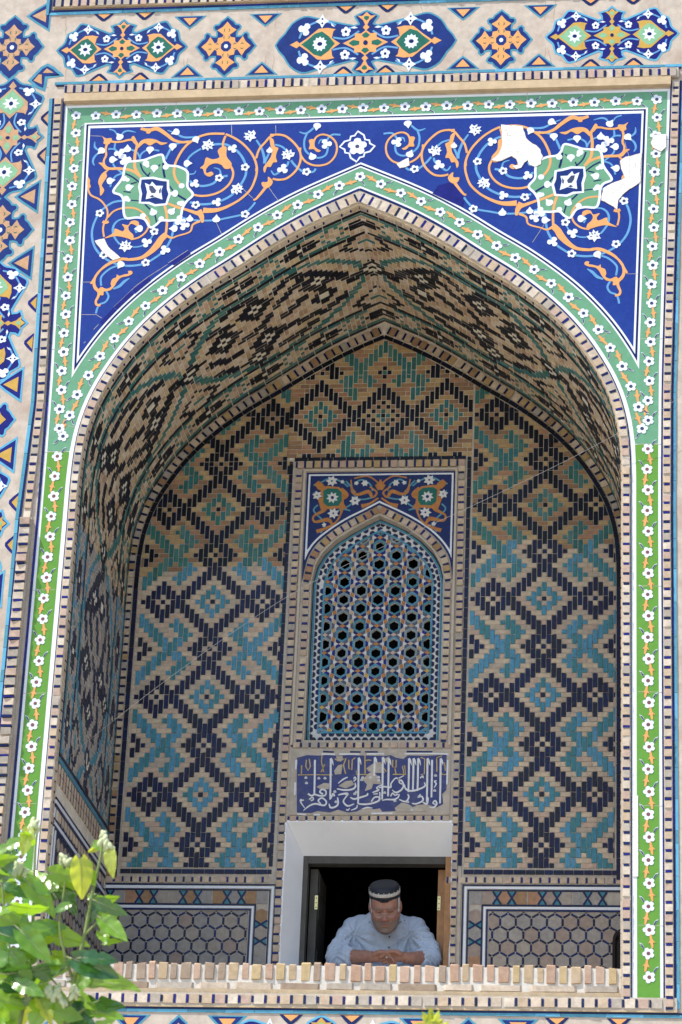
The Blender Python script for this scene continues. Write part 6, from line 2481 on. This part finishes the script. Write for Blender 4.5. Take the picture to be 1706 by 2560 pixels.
def fuse(mb, name, voxel, smooth_it=4):
    """fuse overlapping solids into one continuous skin"""
    me = mb.mesh(name + '_raw')
    tmp = bpy.data.objects.new(name + '_raw', me)
    COL.objects.link(tmp)
    rm = tmp.modifiers.new('remesh', 'REMESH')
    rm.mode = 'VOXEL'
    rm.voxel_size = voxel
    sm = tmp.modifiers.new('smooth', 'SMOOTH')
    sm.iterations = smooth_it
    sm.factor = .5
    bpy.context.view_layer.update()
    dg = bpy.context.evaluated_depsgraph_get()
    out = bpy.data.meshes.new_from_object(tmp.evaluated_get(dg))
    bpy.data.objects.remove(tmp)
    out.name = name
    out.materials.clear()
    for m in mb.mats:
        out.materials.append(m)
    out.polygons.foreach_set('use_smooth', [True] * len(out.polygons))
    out.update()
    return out


# head in its own frame: chin at z=0, face towards -Y
HEADC = CR(772, 400, D + .015) + Vector((0, 0, .022))
HROT = Matrix.Rotation(R(3), 4, 'Z') @ Matrix.Rotation(R(-3), 4, 'Y') @ Matrix.Rotation(R(33), 4, 'X')
HOFF = Vector((0, 0.02, -.135))
HM = Matrix.Translation(HEADC) @ HROT @ Matrix.Translation(HOFF)
LEV = [(-.012, .020, .045, .02), (0.0, .036, .078, .03), (.018, .058, .092, .05), (.04, .068, .095, .07), (.06, .073, .094, .085), (.085, .0755, .092, .092), (.105, .073, .089, .098), (.125, .073, .086, .100), (.150, .074, .092, .100), (.175, .074, .090, .098), (.20, .068, .080, .088), (.22, .050, .055, .065), (.232, .022, .022, .03)]


def lev(z):
    for i in range(1, len(LEV)):
        if z <= LEV[i][0]:
            a, b = LEV[i - 1], LEV[i]
            t = (z - a[0]) / (b[0] - a[0])
            t = t * t * (3 - 2 * t)
            return [a[j] + (b[j] - a[j]) * t for j in (1, 2, 3)]
    return LEV[-1][1:]


def gs(d, s):
    return math.exp(-(d / s) ** 2)


def face_point(z, ang):
    wx, fr, bk = lev(z)
    x = wx * math.copysign(abs(math.sin(ang)) ** .85, math.sin(ang))
    c = math.cos(ang)
    y = -fr * abs(c) ** .85 if c > 0 else bk * abs(c) ** .85
    if c > 0:
        y -= .034 * gs(x, .013) * (gs(z - .088, .015) if z < .088 else gs(z - .088, .032))
        y -= .014 * gs(abs(x) - .013, .009) * gs(z - .084, .011)
        y += .020 * gs(abs(x) - .031, .017) * gs(z - .120, .012)
        y -= .010 * gs(abs(x) - .030, .024) * gs(z - .144, .009)
        y += .004 * gs(x, .004) * gs(z - .150, .012)
        y -= .010 * gs(abs(x) - .042, .018) * gs(z - .086, .018)
        y += .010 * gs(abs(x) - .031 - (.085 - z) * .15, .007) * gs(z - .072, .022)
        y -= .008 * gs(x, .022) * (gs(z - .063, .005) + gs(z - .048, .006))
        y += .009 * gs(x, .026) * gs(z - .0555, .0035)
        y += .006 * gs(x, .022) * gs(z - .036, .006)
        y -= .008 * gs(x, .020) * gs(z - .018, .014)
        y += .0016 * math.sin(z * 420) * gs(z - .175, .016) * gs(x, .045)
    return Vector((x, y, z))


hb_ = MB()
NR, NS = 64, 64
vs, fs = [], []
for i in range(NR + 1):
    z = -.012 + .244 * i / NR
    for k in range(NS):
        vs.append(tuple(HM @ face_point(z, 2 * math.pi * k / NS)))
for i in range(NR):
    for k in range(NS):
        k2 = (k + 1) % NS
        fs.append((i * NS + k, i * NS + k2, (i + 1) * NS + k2, (i + 1) * NS + k))
fs.append(tuple(range(NS)))
fs.append(tuple(reversed(range(NR * NS, (NR + 1) * NS))))
hb_.add(vs, fs, SKIN)
for sx in (-1, 1):
    ball(hb_, HM @ Vector((sx * .077, .012, .118)), (.009, .017, .032), SKIN, 12, 8, HROT.to_3x3() @ Matrix.Rotation(R(-18 * sx), 3, 'Z'))
# eyes: lids bulge a little in the sockets
for sx in (-1, 1):
    ball(hb_, HM @ Vector((sx * .031, -.071, .121)), (.014, .010, .009), SKIN, 10, 7, HROT.to_3x3())
LS, RS = CR(440, 628, D + .25), CR(1100, 632, D + .25)
NECK = (LS + RS) / 2 + Vector((0, -.06, .06))
hb_.tube([tuple(HM @ Vector((0, .03, .03))), tuple(NECK + Vector((0, .02, 0))), tuple(NECK + Vector((0, .09, -.10)))], [.060, .064, .09], SKIN, 18)
# torso and arms inside the shirt
MIDS = (LS + RS) / 2
loft(hb_, [(MIDS + Vector((0, .02, .04)), .10, .07, None), (MIDS + Vector((0, .03, -.04)), .17, .10, None), (MIDS + Vector((0, .09, -.2)), .17, .12, None), (MIDS + Vector((0, .16, -.42)), .165, .12, None)], SKIN)
LE, RE = CR(212, 925, D + .15), CR(1303, 940, D + .15)
LW, RW = CR(590, 918, D + .035), CR(1060, 935, D + .035)
LH, RH = CR(668, 925, D + .015), CR(955, 920, D + .015)
for q_ in (LE, RE, LW, RW, LH, RH):
    q_.z -= .018
for sh, el, wr, hd in ((LS, LE, LW, LH), (RS, RE, RW, RH)):
    hb_.tube([tuple(sh), tuple(sh.lerp(el, .5)), tuple(el)], [.042, .038, .038], SKIN, 14)
    hb_.tube([tuple(el), tuple(el.lerp(wr, .35)), tuple(wr.lerp(hd, -.15)), tuple(wr), tuple(wr.lerp(hd, .5))], [.042, .041, .032, .029, .032], SKIN, 14)


def hand(wr, hd, s, curl):
    """palm and five bent fingers; s = +1 when the fingers point to +X"""
    ball(hb_, hd, (.044, .030, .026), SKIN, 14, 9)
    kn = hd + Vector((s * .034, 0, 0))
    for i, (dy, dz, L_) in enumerate(((-.022, .012, .070), (-.007, .010, .078), (.008, .004, .072), (.021, -.004, .058))):
        a = kn + Vector((0, dy, dz))
        b1 = a + Vector((s * L_ * .42, -.006, -.004 - .006 * curl))
        c1 = b1 + Vector((s * L_ * .30, -.004, -.012 * curl - .006 * i * .4))
        d1 = c1 + Vector((s * L_ * .18, .002, -.016 * curl))
        hb_.tube([tuple(hd + Vector((s * .01, dy * .8, dz * .6))), tuple(a), tuple(b1), tuple(c1), tuple(d1)], [.011, .0105, .0095, .0088, .0070], SKIN, 10)
        ball(hb_, d1, (.0075,) * 3, SKIN, 8, 6)
    t0 = hd + Vector((-s * .012, -.024, .006))
    t1 = t0 + Vector((s * .030, -.020, .010))
    t2 = t1 + Vector((s * .028, .000, .002))
    t3 = t2 + Vector((s * .020, .006, -.006))
    hb_.tube([tuple(t0), tuple(t1), tuple(t2), tuple(t3)], [.015, .0125, .0108, .0085], SKIN, 10)
    ball(hb_, t3, (.0088,) * 3, SKIN, 8, 6)


hand(LW, LH, 1, 1.0)
hand(RW, RH, -1, .55)
person = link('person', fuse(hb_, 'person', .0042, 2), None)
SKINS = M('shaven_grey_skin', (.20, .145, .125), .7, .22, 120, .4)
SKINR = M('ruddy_skin', (.30, .135, .10), .5, .18, 80, .25)
person.data.materials.append(SKINS)
person.data.materials.append(SKINR)
HI = HM.inverted()
for pl_ in person.data.polygons:
    q_ = HI @ pl_.center
    if q_.z > -.02 and q_.y < .03:
        edge = .066 + .014 * min(1, abs(q_.x) / .05) ** 2 + .004 * noise.noise(Vector((q_.x * 200, q_.z * 200, 0)))
        lips = abs(q_.x) < .022 and .045 < q_.z < .064
        if q_.z < edge and not lips and q_.y < .02 and (abs(q_.x) > .020 or q_.z < .045 or q_.z > .058):
            pl_.material_index = 1
        elif lips or (abs(q_.x) < .018 and .075 < q_.z < .100) or (.03 < abs(q_.x) < .055 and .075 < q_.z < .1):
            pl_.material_index = 2
tag(person, 'person in pale blue shirt and black skullcap leaning on the white doorway sill', 'person')

# shirt
sb = MB()
loft(sb, [(MIDS + Vector((0, -.035, .075)), .080, .070, Matrix.Rotation(R(25), 3, 'X')), (MIDS + Vector((0, -.015, .045)), .135, .085, Matrix.Rotation(R(20), 3, 'X')), (MIDS + Vector((0, .0, .005)), .195, .105, Matrix.Rotation(R(15), 3, 'X')), (MIDS + Vector((0, .02, -.06)), .205, .130, None), (MIDS + Vector((0, .06, -.18)), .200, .150, None), (MIDS + Vector((0, .13, -.34)), .195, .15, None), (MIDS + Vector((0, .18, -.46)), .19, .14, None)], SHIRT, 40)
for sh, el, wr in ((LS, LE, LW), (RS, RE, RW)):
    out = Vector((-.018 if sh is LS else .018, 0, 0))
    mid = sh.lerp(el, .5) + out * .7
    sb.tube([tuple(sh.lerp(MIDS, .35) + Vector((0, 0, .01))), tuple(sh + Vector((0, 0, .0))), tuple(mid), tuple(el.lerp(sh, .12) + out * .4), tuple(el + Vector((0, 0, .004)))], [.066, .071, .066, .062, .056], SHIRT, 22)
    ball(sb, el, (.060, .058, .055), SHIRT, 16, 10)
    sb.tube([tuple(el + Vector((0, 0, .004))), tuple(el.lerp(wr, .30)), tuple(el.lerp(wr, .50))], [.059, .052, .046], SHIRT, 22)
sme = fuse(sb, 'shirt', .0058, 5)
VNO = [v.normal.copy() for v in sme.vertices]
VCO = [v.co.copy() for v in sme.vertices]
for vi in range(len(VCO)):
    p = VCO[vi]
    k = (p - MIDS)
    # folds: fans from the armpits and elbows, fine crumple
    f = 0.0
    for el, sh in ((LE, LS), (RE, RS)):
        d_ = (p - el).length
        f += .0075 * math.exp(-(d_ / .12) ** 2) * math.sin((p.z * 1.3 + abs(p.x - el.x) * .8) * 190 + p.y * 60)
        a_ = math.atan2(p.z - (sh.z - .05), p.x - sh.x)
        d2 = (p - (sh + Vector((0, -.08, -.08)))).length
        f += .0085 * math.exp(-(d2 / .14) ** 2) * math.sin(a_ * 11 + p.z * 30)
    f += .011 * (noise.noise(Vector((p.x * 14, p.y * 14, p.z * 6))))
    f += .0025 * (noise.noise(p * 45))
    if abs(k.x) < .17:
        f += .006 * math.sin(p.x * 85 + 1.6 * noise.noise(p * 6) * 3) * max(0, min(1, -(k.z) * 5))
    VCO[vi] = p + VNO[vi] * f
sme.vertices.foreach_set('co', [c_ for p in VCO for c_ in p])
sme.update()
shirt = link('shirt', sme, person)
# collar, placket, pocket, buttons ride on the chest
from mathutils.bvhtree import BVHTree
bv = BVHTree.FromPolygons([v.co.copy() for v in sme.vertices], [tuple(p.vertices) for p in sme.polygons])


def onshirt(x, y, off=.002):
    """the point of the shirt that shows at crop pixel (x, y)"""
    a = CR(x, y, 0.0)
    d_ = (a - CAM).normalized()
    h, nrm, _, _ = bv.ray_cast(CAM, d_, 40)
    if h is None:
        return None
    return h - d_ * off


def patch(name, pts, th, m, parent):
    q = [onshirt(*p) for p in pts]
    if any(p is None for p in q):
        return None
    b_ = MB()
    n_ = len(q)
    c = sum(q, Vector()) / n_
    b_.add([tuple(p) for p in q] + [tuple(c)], [(i, (i + 1) % n_, n_) for i in range(n_)], m)
    b_.smooth = True
    return b_.build(name, parent)


SHIRT2 = M('pale_blue_cotton_pocket', (.33, .40, .53), .9, .10, 60, .35)
SHIRTD = M('collar_lining', (.20, .24, .31), .9, .10, 60, .35)
b_ = MB()
for pts, m in ([[(590, 545), (640, 600), (700, 660), (790, 690)], SHIRT2], [[(790, 690), (850, 640), (930, 560), (1010, 528)], SHIRTD]):
    q = [onshirt(*p) for p in pts]
    if all(p is not None for p in q):
        b_.tube([tuple(p) for p in q], [.007, .008, .007, .004], m, 8)
b_.smooth = True
b_.build('collar', shirt)
b_ = MB()
for (x, y) in ((826, 722), (822, 850)):
    p = onshirt(x, y, .002)
    if p:
        ball(b_, p, (.0045, .003, .0045), CAPD, 8, 6)
b_.build('button', shirt)
b_ = MB()
for pts in [[(915, 745), (1000, 765), (1080, 755)], [(915, 745), (925, 850)], [(1080, 755), (1085, 860)]]:
    q = [onshirt(*p, .001) for p in pts]
    if all(p is not None for p in q):
        b_.tube([tuple(p) for p in q], .0022, SHIRT2, 6)
b_.build('pocket_seam', shirt)
# skullcap
cp_ = MB()


def capsec(z, s, dy=0.008):
    out = []
    for k in range(40):
        a = 2 * math.pi * k / 40
        out.append(HM @ Vector((.0795 * s * math.sin(a), dy + .100 * s * math.cos(a), z)))
    return out


def caprings(mb, levels, m, top=False):
    vs = [tuple(p) for z, s in levels for p in capsec(z, s)]
    n_ = len(levels)
    fs = [(i * 40 + k, i * 40 + (k + 1) % 40, (i + 1) * 40 + (k + 1) % 40, (i + 1) * 40 + k) for i in range(n_ - 1) for k in range(40)]
    if top:
        fs.append(tuple(range((n_ - 1) * 40, n_ * 40)))
    mb.add(vs, fs, m)


caprings(cp_, [(.172, .97), (.172, 1.0), (.197, 1.005)], CAPD)
caprings(cp_, [(.211, 1.00), (.222, .985), (.232, .95), (.239, .86), (.242, .70), (.2435, .4), (.244, .05)], CAPD, True)
cp_.smooth = True
cap = cp_.build('skullcap', person)
b_ = MB()
caprings(b_, [(.1965, 1.005), (.1975, 1.015), (.2135, 1.010), (.2145, 1.0)], CAPW)
b_.smooth = True
b_.build('cap_band', cap)
b_ = MB()
for k in range(18):
    a = 2 * math.pi * k / 18
    ball(b_, HM @ Vector((.0795 * 1.0 * math.sin(a), .008 + .1 * 1.0 * math.cos(a), .218)), (.0028,) * 3, CAPW, 6, 4)
b_.build('cap_stitching', cap)
# hair at the temples and back, brows, stubble
b_ = MB()
vs, fs = [], []
for i in range(9):
    z = .105 + .075 * i / 8
    for k in range(33):
        a = R(62) + (R(298) - R(62)) * k / 32
        p = face_point(z, a)
        o_ = 1.045 + .02 * noise.noise(Vector((p.x * 60, p.y * 60, z * 60)))
        if z < .125 and (k < 5 or k > 27):
            o_ = 1.012
        vs.append(tuple(HM @ Vector((p.x * o_, p.y * o_ + (.003 if p.y > 0 else 0), z))))
for i in range(8):
    for k in range(32):
        fs.append((i * 33 + k, i * 33 + k + 1, (i + 1) * 33 + k + 1, (i + 1) * 33 + k))
b_.add(vs, fs, HAIRW)
b_.smooth = True
b_.build('hair', person)
b_ = MB()
for sx in (-1, 1):
    q = [HM @ (face_point(zz, math.asin(min(1, abs(xx) / .0735) ** (1 / .85)) * sx) * 1.0 + Vector((0, -.003, 0))) for xx, zz in ((.013, .138), (.028, .142), (.046, .139))]
    b_.tube([tuple(p) for p in q], [.0032, .0045, .0025], HAIRG, 8)
q = [HM @ (face_point(.066 - .004 * abs(k) / 3, math.asin((abs(k) * .010 / .069) ** (1 / .85)) * (1 if k > 0 else -1)) + Vector((0, -.0015, 0))) for k in (-3, -2, -1, 0, 1, 2, 3)]
b_.tube([tuple(p) for p in q], [.002, .0045, .005, .004, .005, .0045, .002], HAIRG, 8)
b_.smooth = True
b_.build('eyebrows_and_moustache', person)
b_ = MB()
for sx in (-1, 1):
    b_.tube([tuple(HM @ Vector((sx * .018, -.083, .1205))), tuple(HM @ Vector((sx * .031, -.0815, .1185))), tuple(HM @ Vector((sx * .044, -.075, .1205)))], [.0012, .0018, .0012], M('dark_lash', (.03, .02, .02), .6, .1, 30, 0), 6)
b_.build('eyelids', person)
# spectacles
b_ = MB()
MET = M('pale_metal', (.42, .40, .38), .3, .05, 30, 0)
for sx in (-1, 1):
    q = [HM @ Vector((sx * x, y_, z)) for x, y_, z in ((.012, -.104, .118), (.016, -.107, .104), (.032, -.106, .100), (.049, -.098, .104), (.054, -.092, .118), (.050, -.096, .126))]
    b_.tube([tuple(p) for p in spline([tuple(p) for p in q])[0]], .0008, MET, 6)
    b_.tube([tuple(HM @ Vector((sx * .054, -.092, .122))), tuple(HM @ Vector((sx * .076, -.02, .128))), tuple(HM @ Vector((sx * .080, .012, .128)))], .0013, MET, 6)
b_.tube([tuple(HM @ Vector((-.012, -.104, .118))), tuple(HM @ Vector((0, -.113, .120))), tuple(HM @ Vector((.012, -.104, .118)))], .0011, MET, 6)
b_.build('spectacles', person)
b_ = MB()
pc = CR(800, 945, D - .012)
ball(b_, pc, (.007, .006, .014), M('white_paper', (.75, .73, .74), .8, .05, 30, 0), 8, 6, Matrix.Rotation(R(12), 3, 'Y'))
so = b_.build('scrap')
tag(so, 'small white scrap held between the fingertips of the person at the window', 'scrap')


# =================================================================== FOLIAGE IN FRONT
def leafmat(name, c1, c2, tr, rough=.30):
    m = bpy.data.materials.new(name)
    m.use_nodes = True
    n_ = m.node_tree.nodes
    L = m.node_tree.links
    b = n_['Principled BSDF']
    g_ = n_.new('ShaderNodeNewGeometry')
    t = n_.new('ShaderNodeTexNoise')
    t.inputs['Scale'].default_value = 9
    t.inputs['Detail'].default_value = 5
    L.new(g_.outputs['Position'], t.inputs['Vector'])
    cr = n_.new('ShaderNodeValToRGB')
    cr.color_ramp.elements[0].position = .35
    cr.color_ramp.elements[1].position = .68
    cr.color_ramp.elements[0].color = (*c1, 1)
    cr.color_ramp.elements[1].color = (*c2, 1)
    L.new(t.outputs['Fac'], cr.inputs[0])
    L.new(cr.outputs[0], b.inputs['Base Color'])
    b.inputs['Roughness'].default_value = rough
    b.inputs['Specular IOR Level'].default_value = .6
    b.inputs['Coat Weight'].default_value = .8
    b.inputs['Coat Roughness'].default_value = .22
    ts = n_.new('ShaderNodeBsdfTranslucent')
    ts.inputs[0].default_value = (min(1, c2[0] * 2.6), min(1, c2[1] * 2.1), c2[2] * .9, 1)
    mx = n_.new('ShaderNodeMixShader')
    mx.inputs[0].default_value = tr
    L.new(b.outputs[0], mx.inputs[1])
    L.new(ts.outputs[0], mx.inputs[2])
    L.new(mx.outputs[0], n_['Material Output'].inputs[0])
    return m


LFB = leafmat('bright_leaf', (.10, .24, .018), (.17, .34, .03), .45)
LFM = leafmat('mid_leaf', (.08, .20, .02), (.14, .30, .03), .40, .26)
LFD = leafmat('dark_leaf', (.024, .095, .022), (.05, .15, .03), .22, .24)
LFY = leafmat('young_leaf', (.20, .32, .04), (.33, .42, .07), .5, .4)
STEM = M('green_stem', (.17, .22, .06), .6, .2, 30, .2)
STEMP = M('pale_stem', (.34, .33, .20), .6, .2, 30, .2)
CATK = M('pale_catkin', (.48, .52, .30), .8, .2, 60, .3)


def leaf_mesh(m, seed):
    """lobed leaf, unit length along +Y, normal +Z, base at the origin"""
    rr = random.Random(seed)
    lob = rr.choice([0, 1, 1, 2])
    fold, bend, curl = rr.uniform(.10, .38), rr.uniform(.05, .45), rr.uniform(-.12, .12)
    NT, NW = 22, 4
    wid = rr.uniform(.25, .34)
    vs, fs = [], []

    def w(t):
        a = wid * (math.sin(math.pi * min(1, t * .93 + .06)) ** .75) * (1.12 - .5 * t)
        if lob:
            a *= 1 - .42 * math.exp(-((t - .50) / .055) ** 2)
        if lob == 2:
            a *= 1 - .25 * math.exp(-((t - .24) / .04) ** 2)
        return a
    for i in range(NT + 1):
        t = i / NT
        for k in range(-NW, NW + 1):
            u = k / NW
            x = u * w(t)
            y = t - .16 * abs(u) ** 1.5 * (1 - t) * .8 - .02
            z = fold * abs(x) - bend * t * t * .6 + curl * x * 2 * t + .018 * math.sin(t * 22 - abs(u) * 5) * abs(u)
            vs.append((x, y, z))
    W_ = 2 * NW + 1
    for i in range(NT):
        for k in range(2 * NW):
            a = i * W_ + k
            fs.append((a, a + 1, a + W_ + 1, a + W_))
    b_ = MB()
    b_.add(vs, fs, m)
    b_.tube([(0, -.22, -.05), (0, -.1, .0), (0, 0, .0), (0, .5, -bend * .15 - .004), (0, .95, -bend * .54 - .003)], [.014, .013, .013, .008, .003], STEMP, 5)
    b_.smooth = True
    return b_.mesh('leaf')


LM_ = {}


def leaf(parent, px, py, y, length_px, ang, mat_, tilt=0.0, roll=0.0, seed=0):
    key = (mat_.name, seed % 6)
    if key not in LM_:
        LM_[key] = leaf_mesh(mat_, (seed % 6) * 7 + len(mat_.name))
    c = un3(px, py, y)
    sc_ = length_px * ((c - CAM).dot(FWD)) / FPX
    yv = RT * math.cos(ang) + UP * math.sin(ang)
    zv = (-FWD + UP * tilt + RT * roll).normalized()
    yv = (yv - zv * yv.dot(zv)).normalized()
    xv = yv.cross(zv)
    rot = Matrix((xv, yv, zv)).transposed()
    o_ = link('leaf', LM_[key], parent, c - rot @ Vector((0, .5, 0)) * sc_)
    o_.rotation_euler = rot.to_euler()
    o_.scale = (sc_, sc_, sc_)
    return o_


PY = -2.4
plant = thing('leafy_branch', 'sunlit leafy green branches with lobed leaves in front of the lower left corner', 'plant', tuple(un3(130, 2640, PY)))
b_ = MB()
for pts, r0, r1 in [([(120, 2700), (165, 2560), (188, 2440), (213, 2330), (232, 2230), (250, 2150), (257, 2105)], .010, .004), ([(20, 2700), (50, 2560), (75, 2420), (85, 2250), (88, 2130), (95, 2070)], .010, .004),
                    ([(185, 2460), (150, 2330), (160, 2230), (168, 2170)], .006, .003), ([(60, 2480), (20, 2350), (5, 2200)], .006, .004), ([(160, 2560), (215, 2520), (250, 2500)], .006, .003), ([(210, 2340), (260, 2290), (285, 2280)], .005, .003), ([(75, 2420), (120, 2440), (150, 2470)], .005, .003)]:
    q = [un3(a, c, PY + .02) for a, c in pts]
    q, _ = spline([tuple(p) for p in q], 1.0)
    b2 = MB()
    b2.tube(q, [r0 + (r1 - r0) * i / (len(q) - 1) for i in range(len(q))], STEM, 8)
    b2.smooth = True
    b2.build('stem', plant)
rl = random.Random(21)
LEAVES = [
    (10, 2120, 100, 200, LFM), (20, 2135, 80, 250, LFD), (64, 2108, 100, 262, LFY), (75, 2100, 80, 300, LFB), (98, 2200, 140, 120, LFB), (105, 2245, 150, -52, LFB), (80, 2275, 120, -35, LFB),
    (165, 2188, 100, -8, LFB), (150, 2205, 90, 150, LFB), (158, 2234, 95, -18, LFD), (178, 2262, 80, -60, LFD), (150, 2270, 60, 210, LFM),
    (205, 2200, 125, 268, LFY), (222, 2185, 90, 300, LFB), (240, 2120, 60, 215, LFY), (277, 2158, 95, 280, LFY), (262, 2120, 70, 330, LFB),
    (232, 2280, 95, 240, LFD), (245, 2260, 80, 300, LFM), (283, 2272, 105, -30, LFD), (270, 2250, 80, 20, LFM), (288, 2325, 120, -48, LFB), (268, 2310, 110, 265, LFM), (262, 2345, 70, 300, LFB),
    (150, 2338, 190, -18, LFB), (125, 2318, 110, 10, LFM), (58, 2352, 140, -22, LFD), (92, 2368, 150, -52, LFB), (22, 2300, 120, -15, LFB), (30, 2270, 90, 40, LFB), (30, 2390, 160, 8, LFM), (20, 2420, 120, -20, LFD),
    (100, 2425, 190, 12, LFD), (125, 2440, 150, -8, LFM), (245, 2420, 150, -22, LFD), (255, 2395, 110, 10, LFD), (272, 2450, 200, -26, LFB), (210, 2450, 95, 262, LFB), (222, 2440, 70, 280, LFM),
    (255, 2515, 150, 15, LFD), (270, 2535, 120, -20, LFM), (208, 2545, 110, -50, LFD), (215, 2500, 90, 110, LFM), (95, 2535, 130, 262, LFB), (115, 2530, 110, 280, LFY), (27, 2530, 140, 282, LFB), (50, 2540, 120, 250, LFY),
    (60, 2505, 130, 5, LFD), (150, 2545, 110, 265, LFB), (10, 2470, 120, 0, LFD), (140, 2410, 60, 90, LFB), (15, 2200, 110, 300, LFM), (5, 2240, 120, 20, LFB), (40, 2225, 90, 330, LFD), (10, 2345, 110, 45, LFM), (60, 2420, 90, 300, LFB), (170, 2500, 80, 200, LFM),
    (285, 2355, 60, -5, LFB), (40, 2440, 120, 20, LFB), (75, 2470, 110, -30, LFM), (20, 2505, 130, -10, LFB), (115, 2500, 120, 30, LFM), (170, 2535, 100, -20, LFB), (55, 2300, 100, -60, LFM), (85, 2325, 110, 15, LFB), (15, 2150, 90, 10, LFB), (160, 2400, 90, -30, LFB), (70, 2400, 100, 60, LFM), (200, 2520, 110, -70, LFB), (10, 2540, 120, 80, LFB), (20, 2175, 70, 60, LFD), (45, 2190, 80, 300, LFB), (35, 2320, 110, 330, LFM), (130, 2480, 90, 340, LFM), (5, 2560, 120, 60, LFM), (190, 2570, 110, 80, LFD), (250, 2570, 110, 40, LFB)]
for i, (px_, py_, ln, an, mt) in enumerate(LEAVES):
    leaf(plant, px_, py_, PY + rl.uniform(-.10, .10), ln * .80, R(an + rl.uniform(-8, 8)), mt, rl.choice([-.9, -.3, .1, .5, .75, .9, 1.0, 1.5]) + rl.uniform(-.15, .15), rl.uniform(-.45, .35), i)
for px_, py_, n_ in [(88, 2062, 9), (165, 2150, 8), (258, 2098, 8), (268, 2118, 5), (50, 2175, 9), (30, 2185, 6), (135, 2475, 10), (125, 2490, 7), (150, 2500, 6), (190, 2480, 6)]:
    b2 = MB()
    for k in range(n_):
        c = un3(px_ + rl.uniform(-14, 14), py_ + rl.uniform(-12, 12), PY + rl.uniform(-.03, .0))
        ball(b2, c, (.010, .010, .020), CATK, 7, 5, Matrix.Rotation(rl.uniform(-.8, .8), 3, 'Y'))
    b2.smooth = True
    b2.build('catkin_cluster', plant)

shoot = thing('young_shoot', 'tip of a young yellow green shoot at the foot of the picture below the parapet', 'plant', tuple(un3(1080, 2640, PY)))
b2 = MB()
b2.tube([tuple(un3(1085, 2660, PY)), tuple(un3(1080, 2600, PY)), tuple(un3(1079, 2550, PY))], [.007, .005, .003], STEM, 8)
b2.build('stem', shoot)
for px_, py_, ln, an in [(1078, 2538, 44, 92), (1092, 2545, 40, 70), (1066, 2548, 40, 118), (1072, 2556, 40, 140), (1096, 2558, 38, 45), (1082, 2560, 60, 85), (1070, 2575, 70, 150), (1098, 2578, 70, 30)]:
    leaf(shoot, px_, py_, PY + rl.uniform(-.03, .03), ln, R(an), LFY, rl.uniform(-.5, .2), rl.uniform(-.6, .6), int(ln))
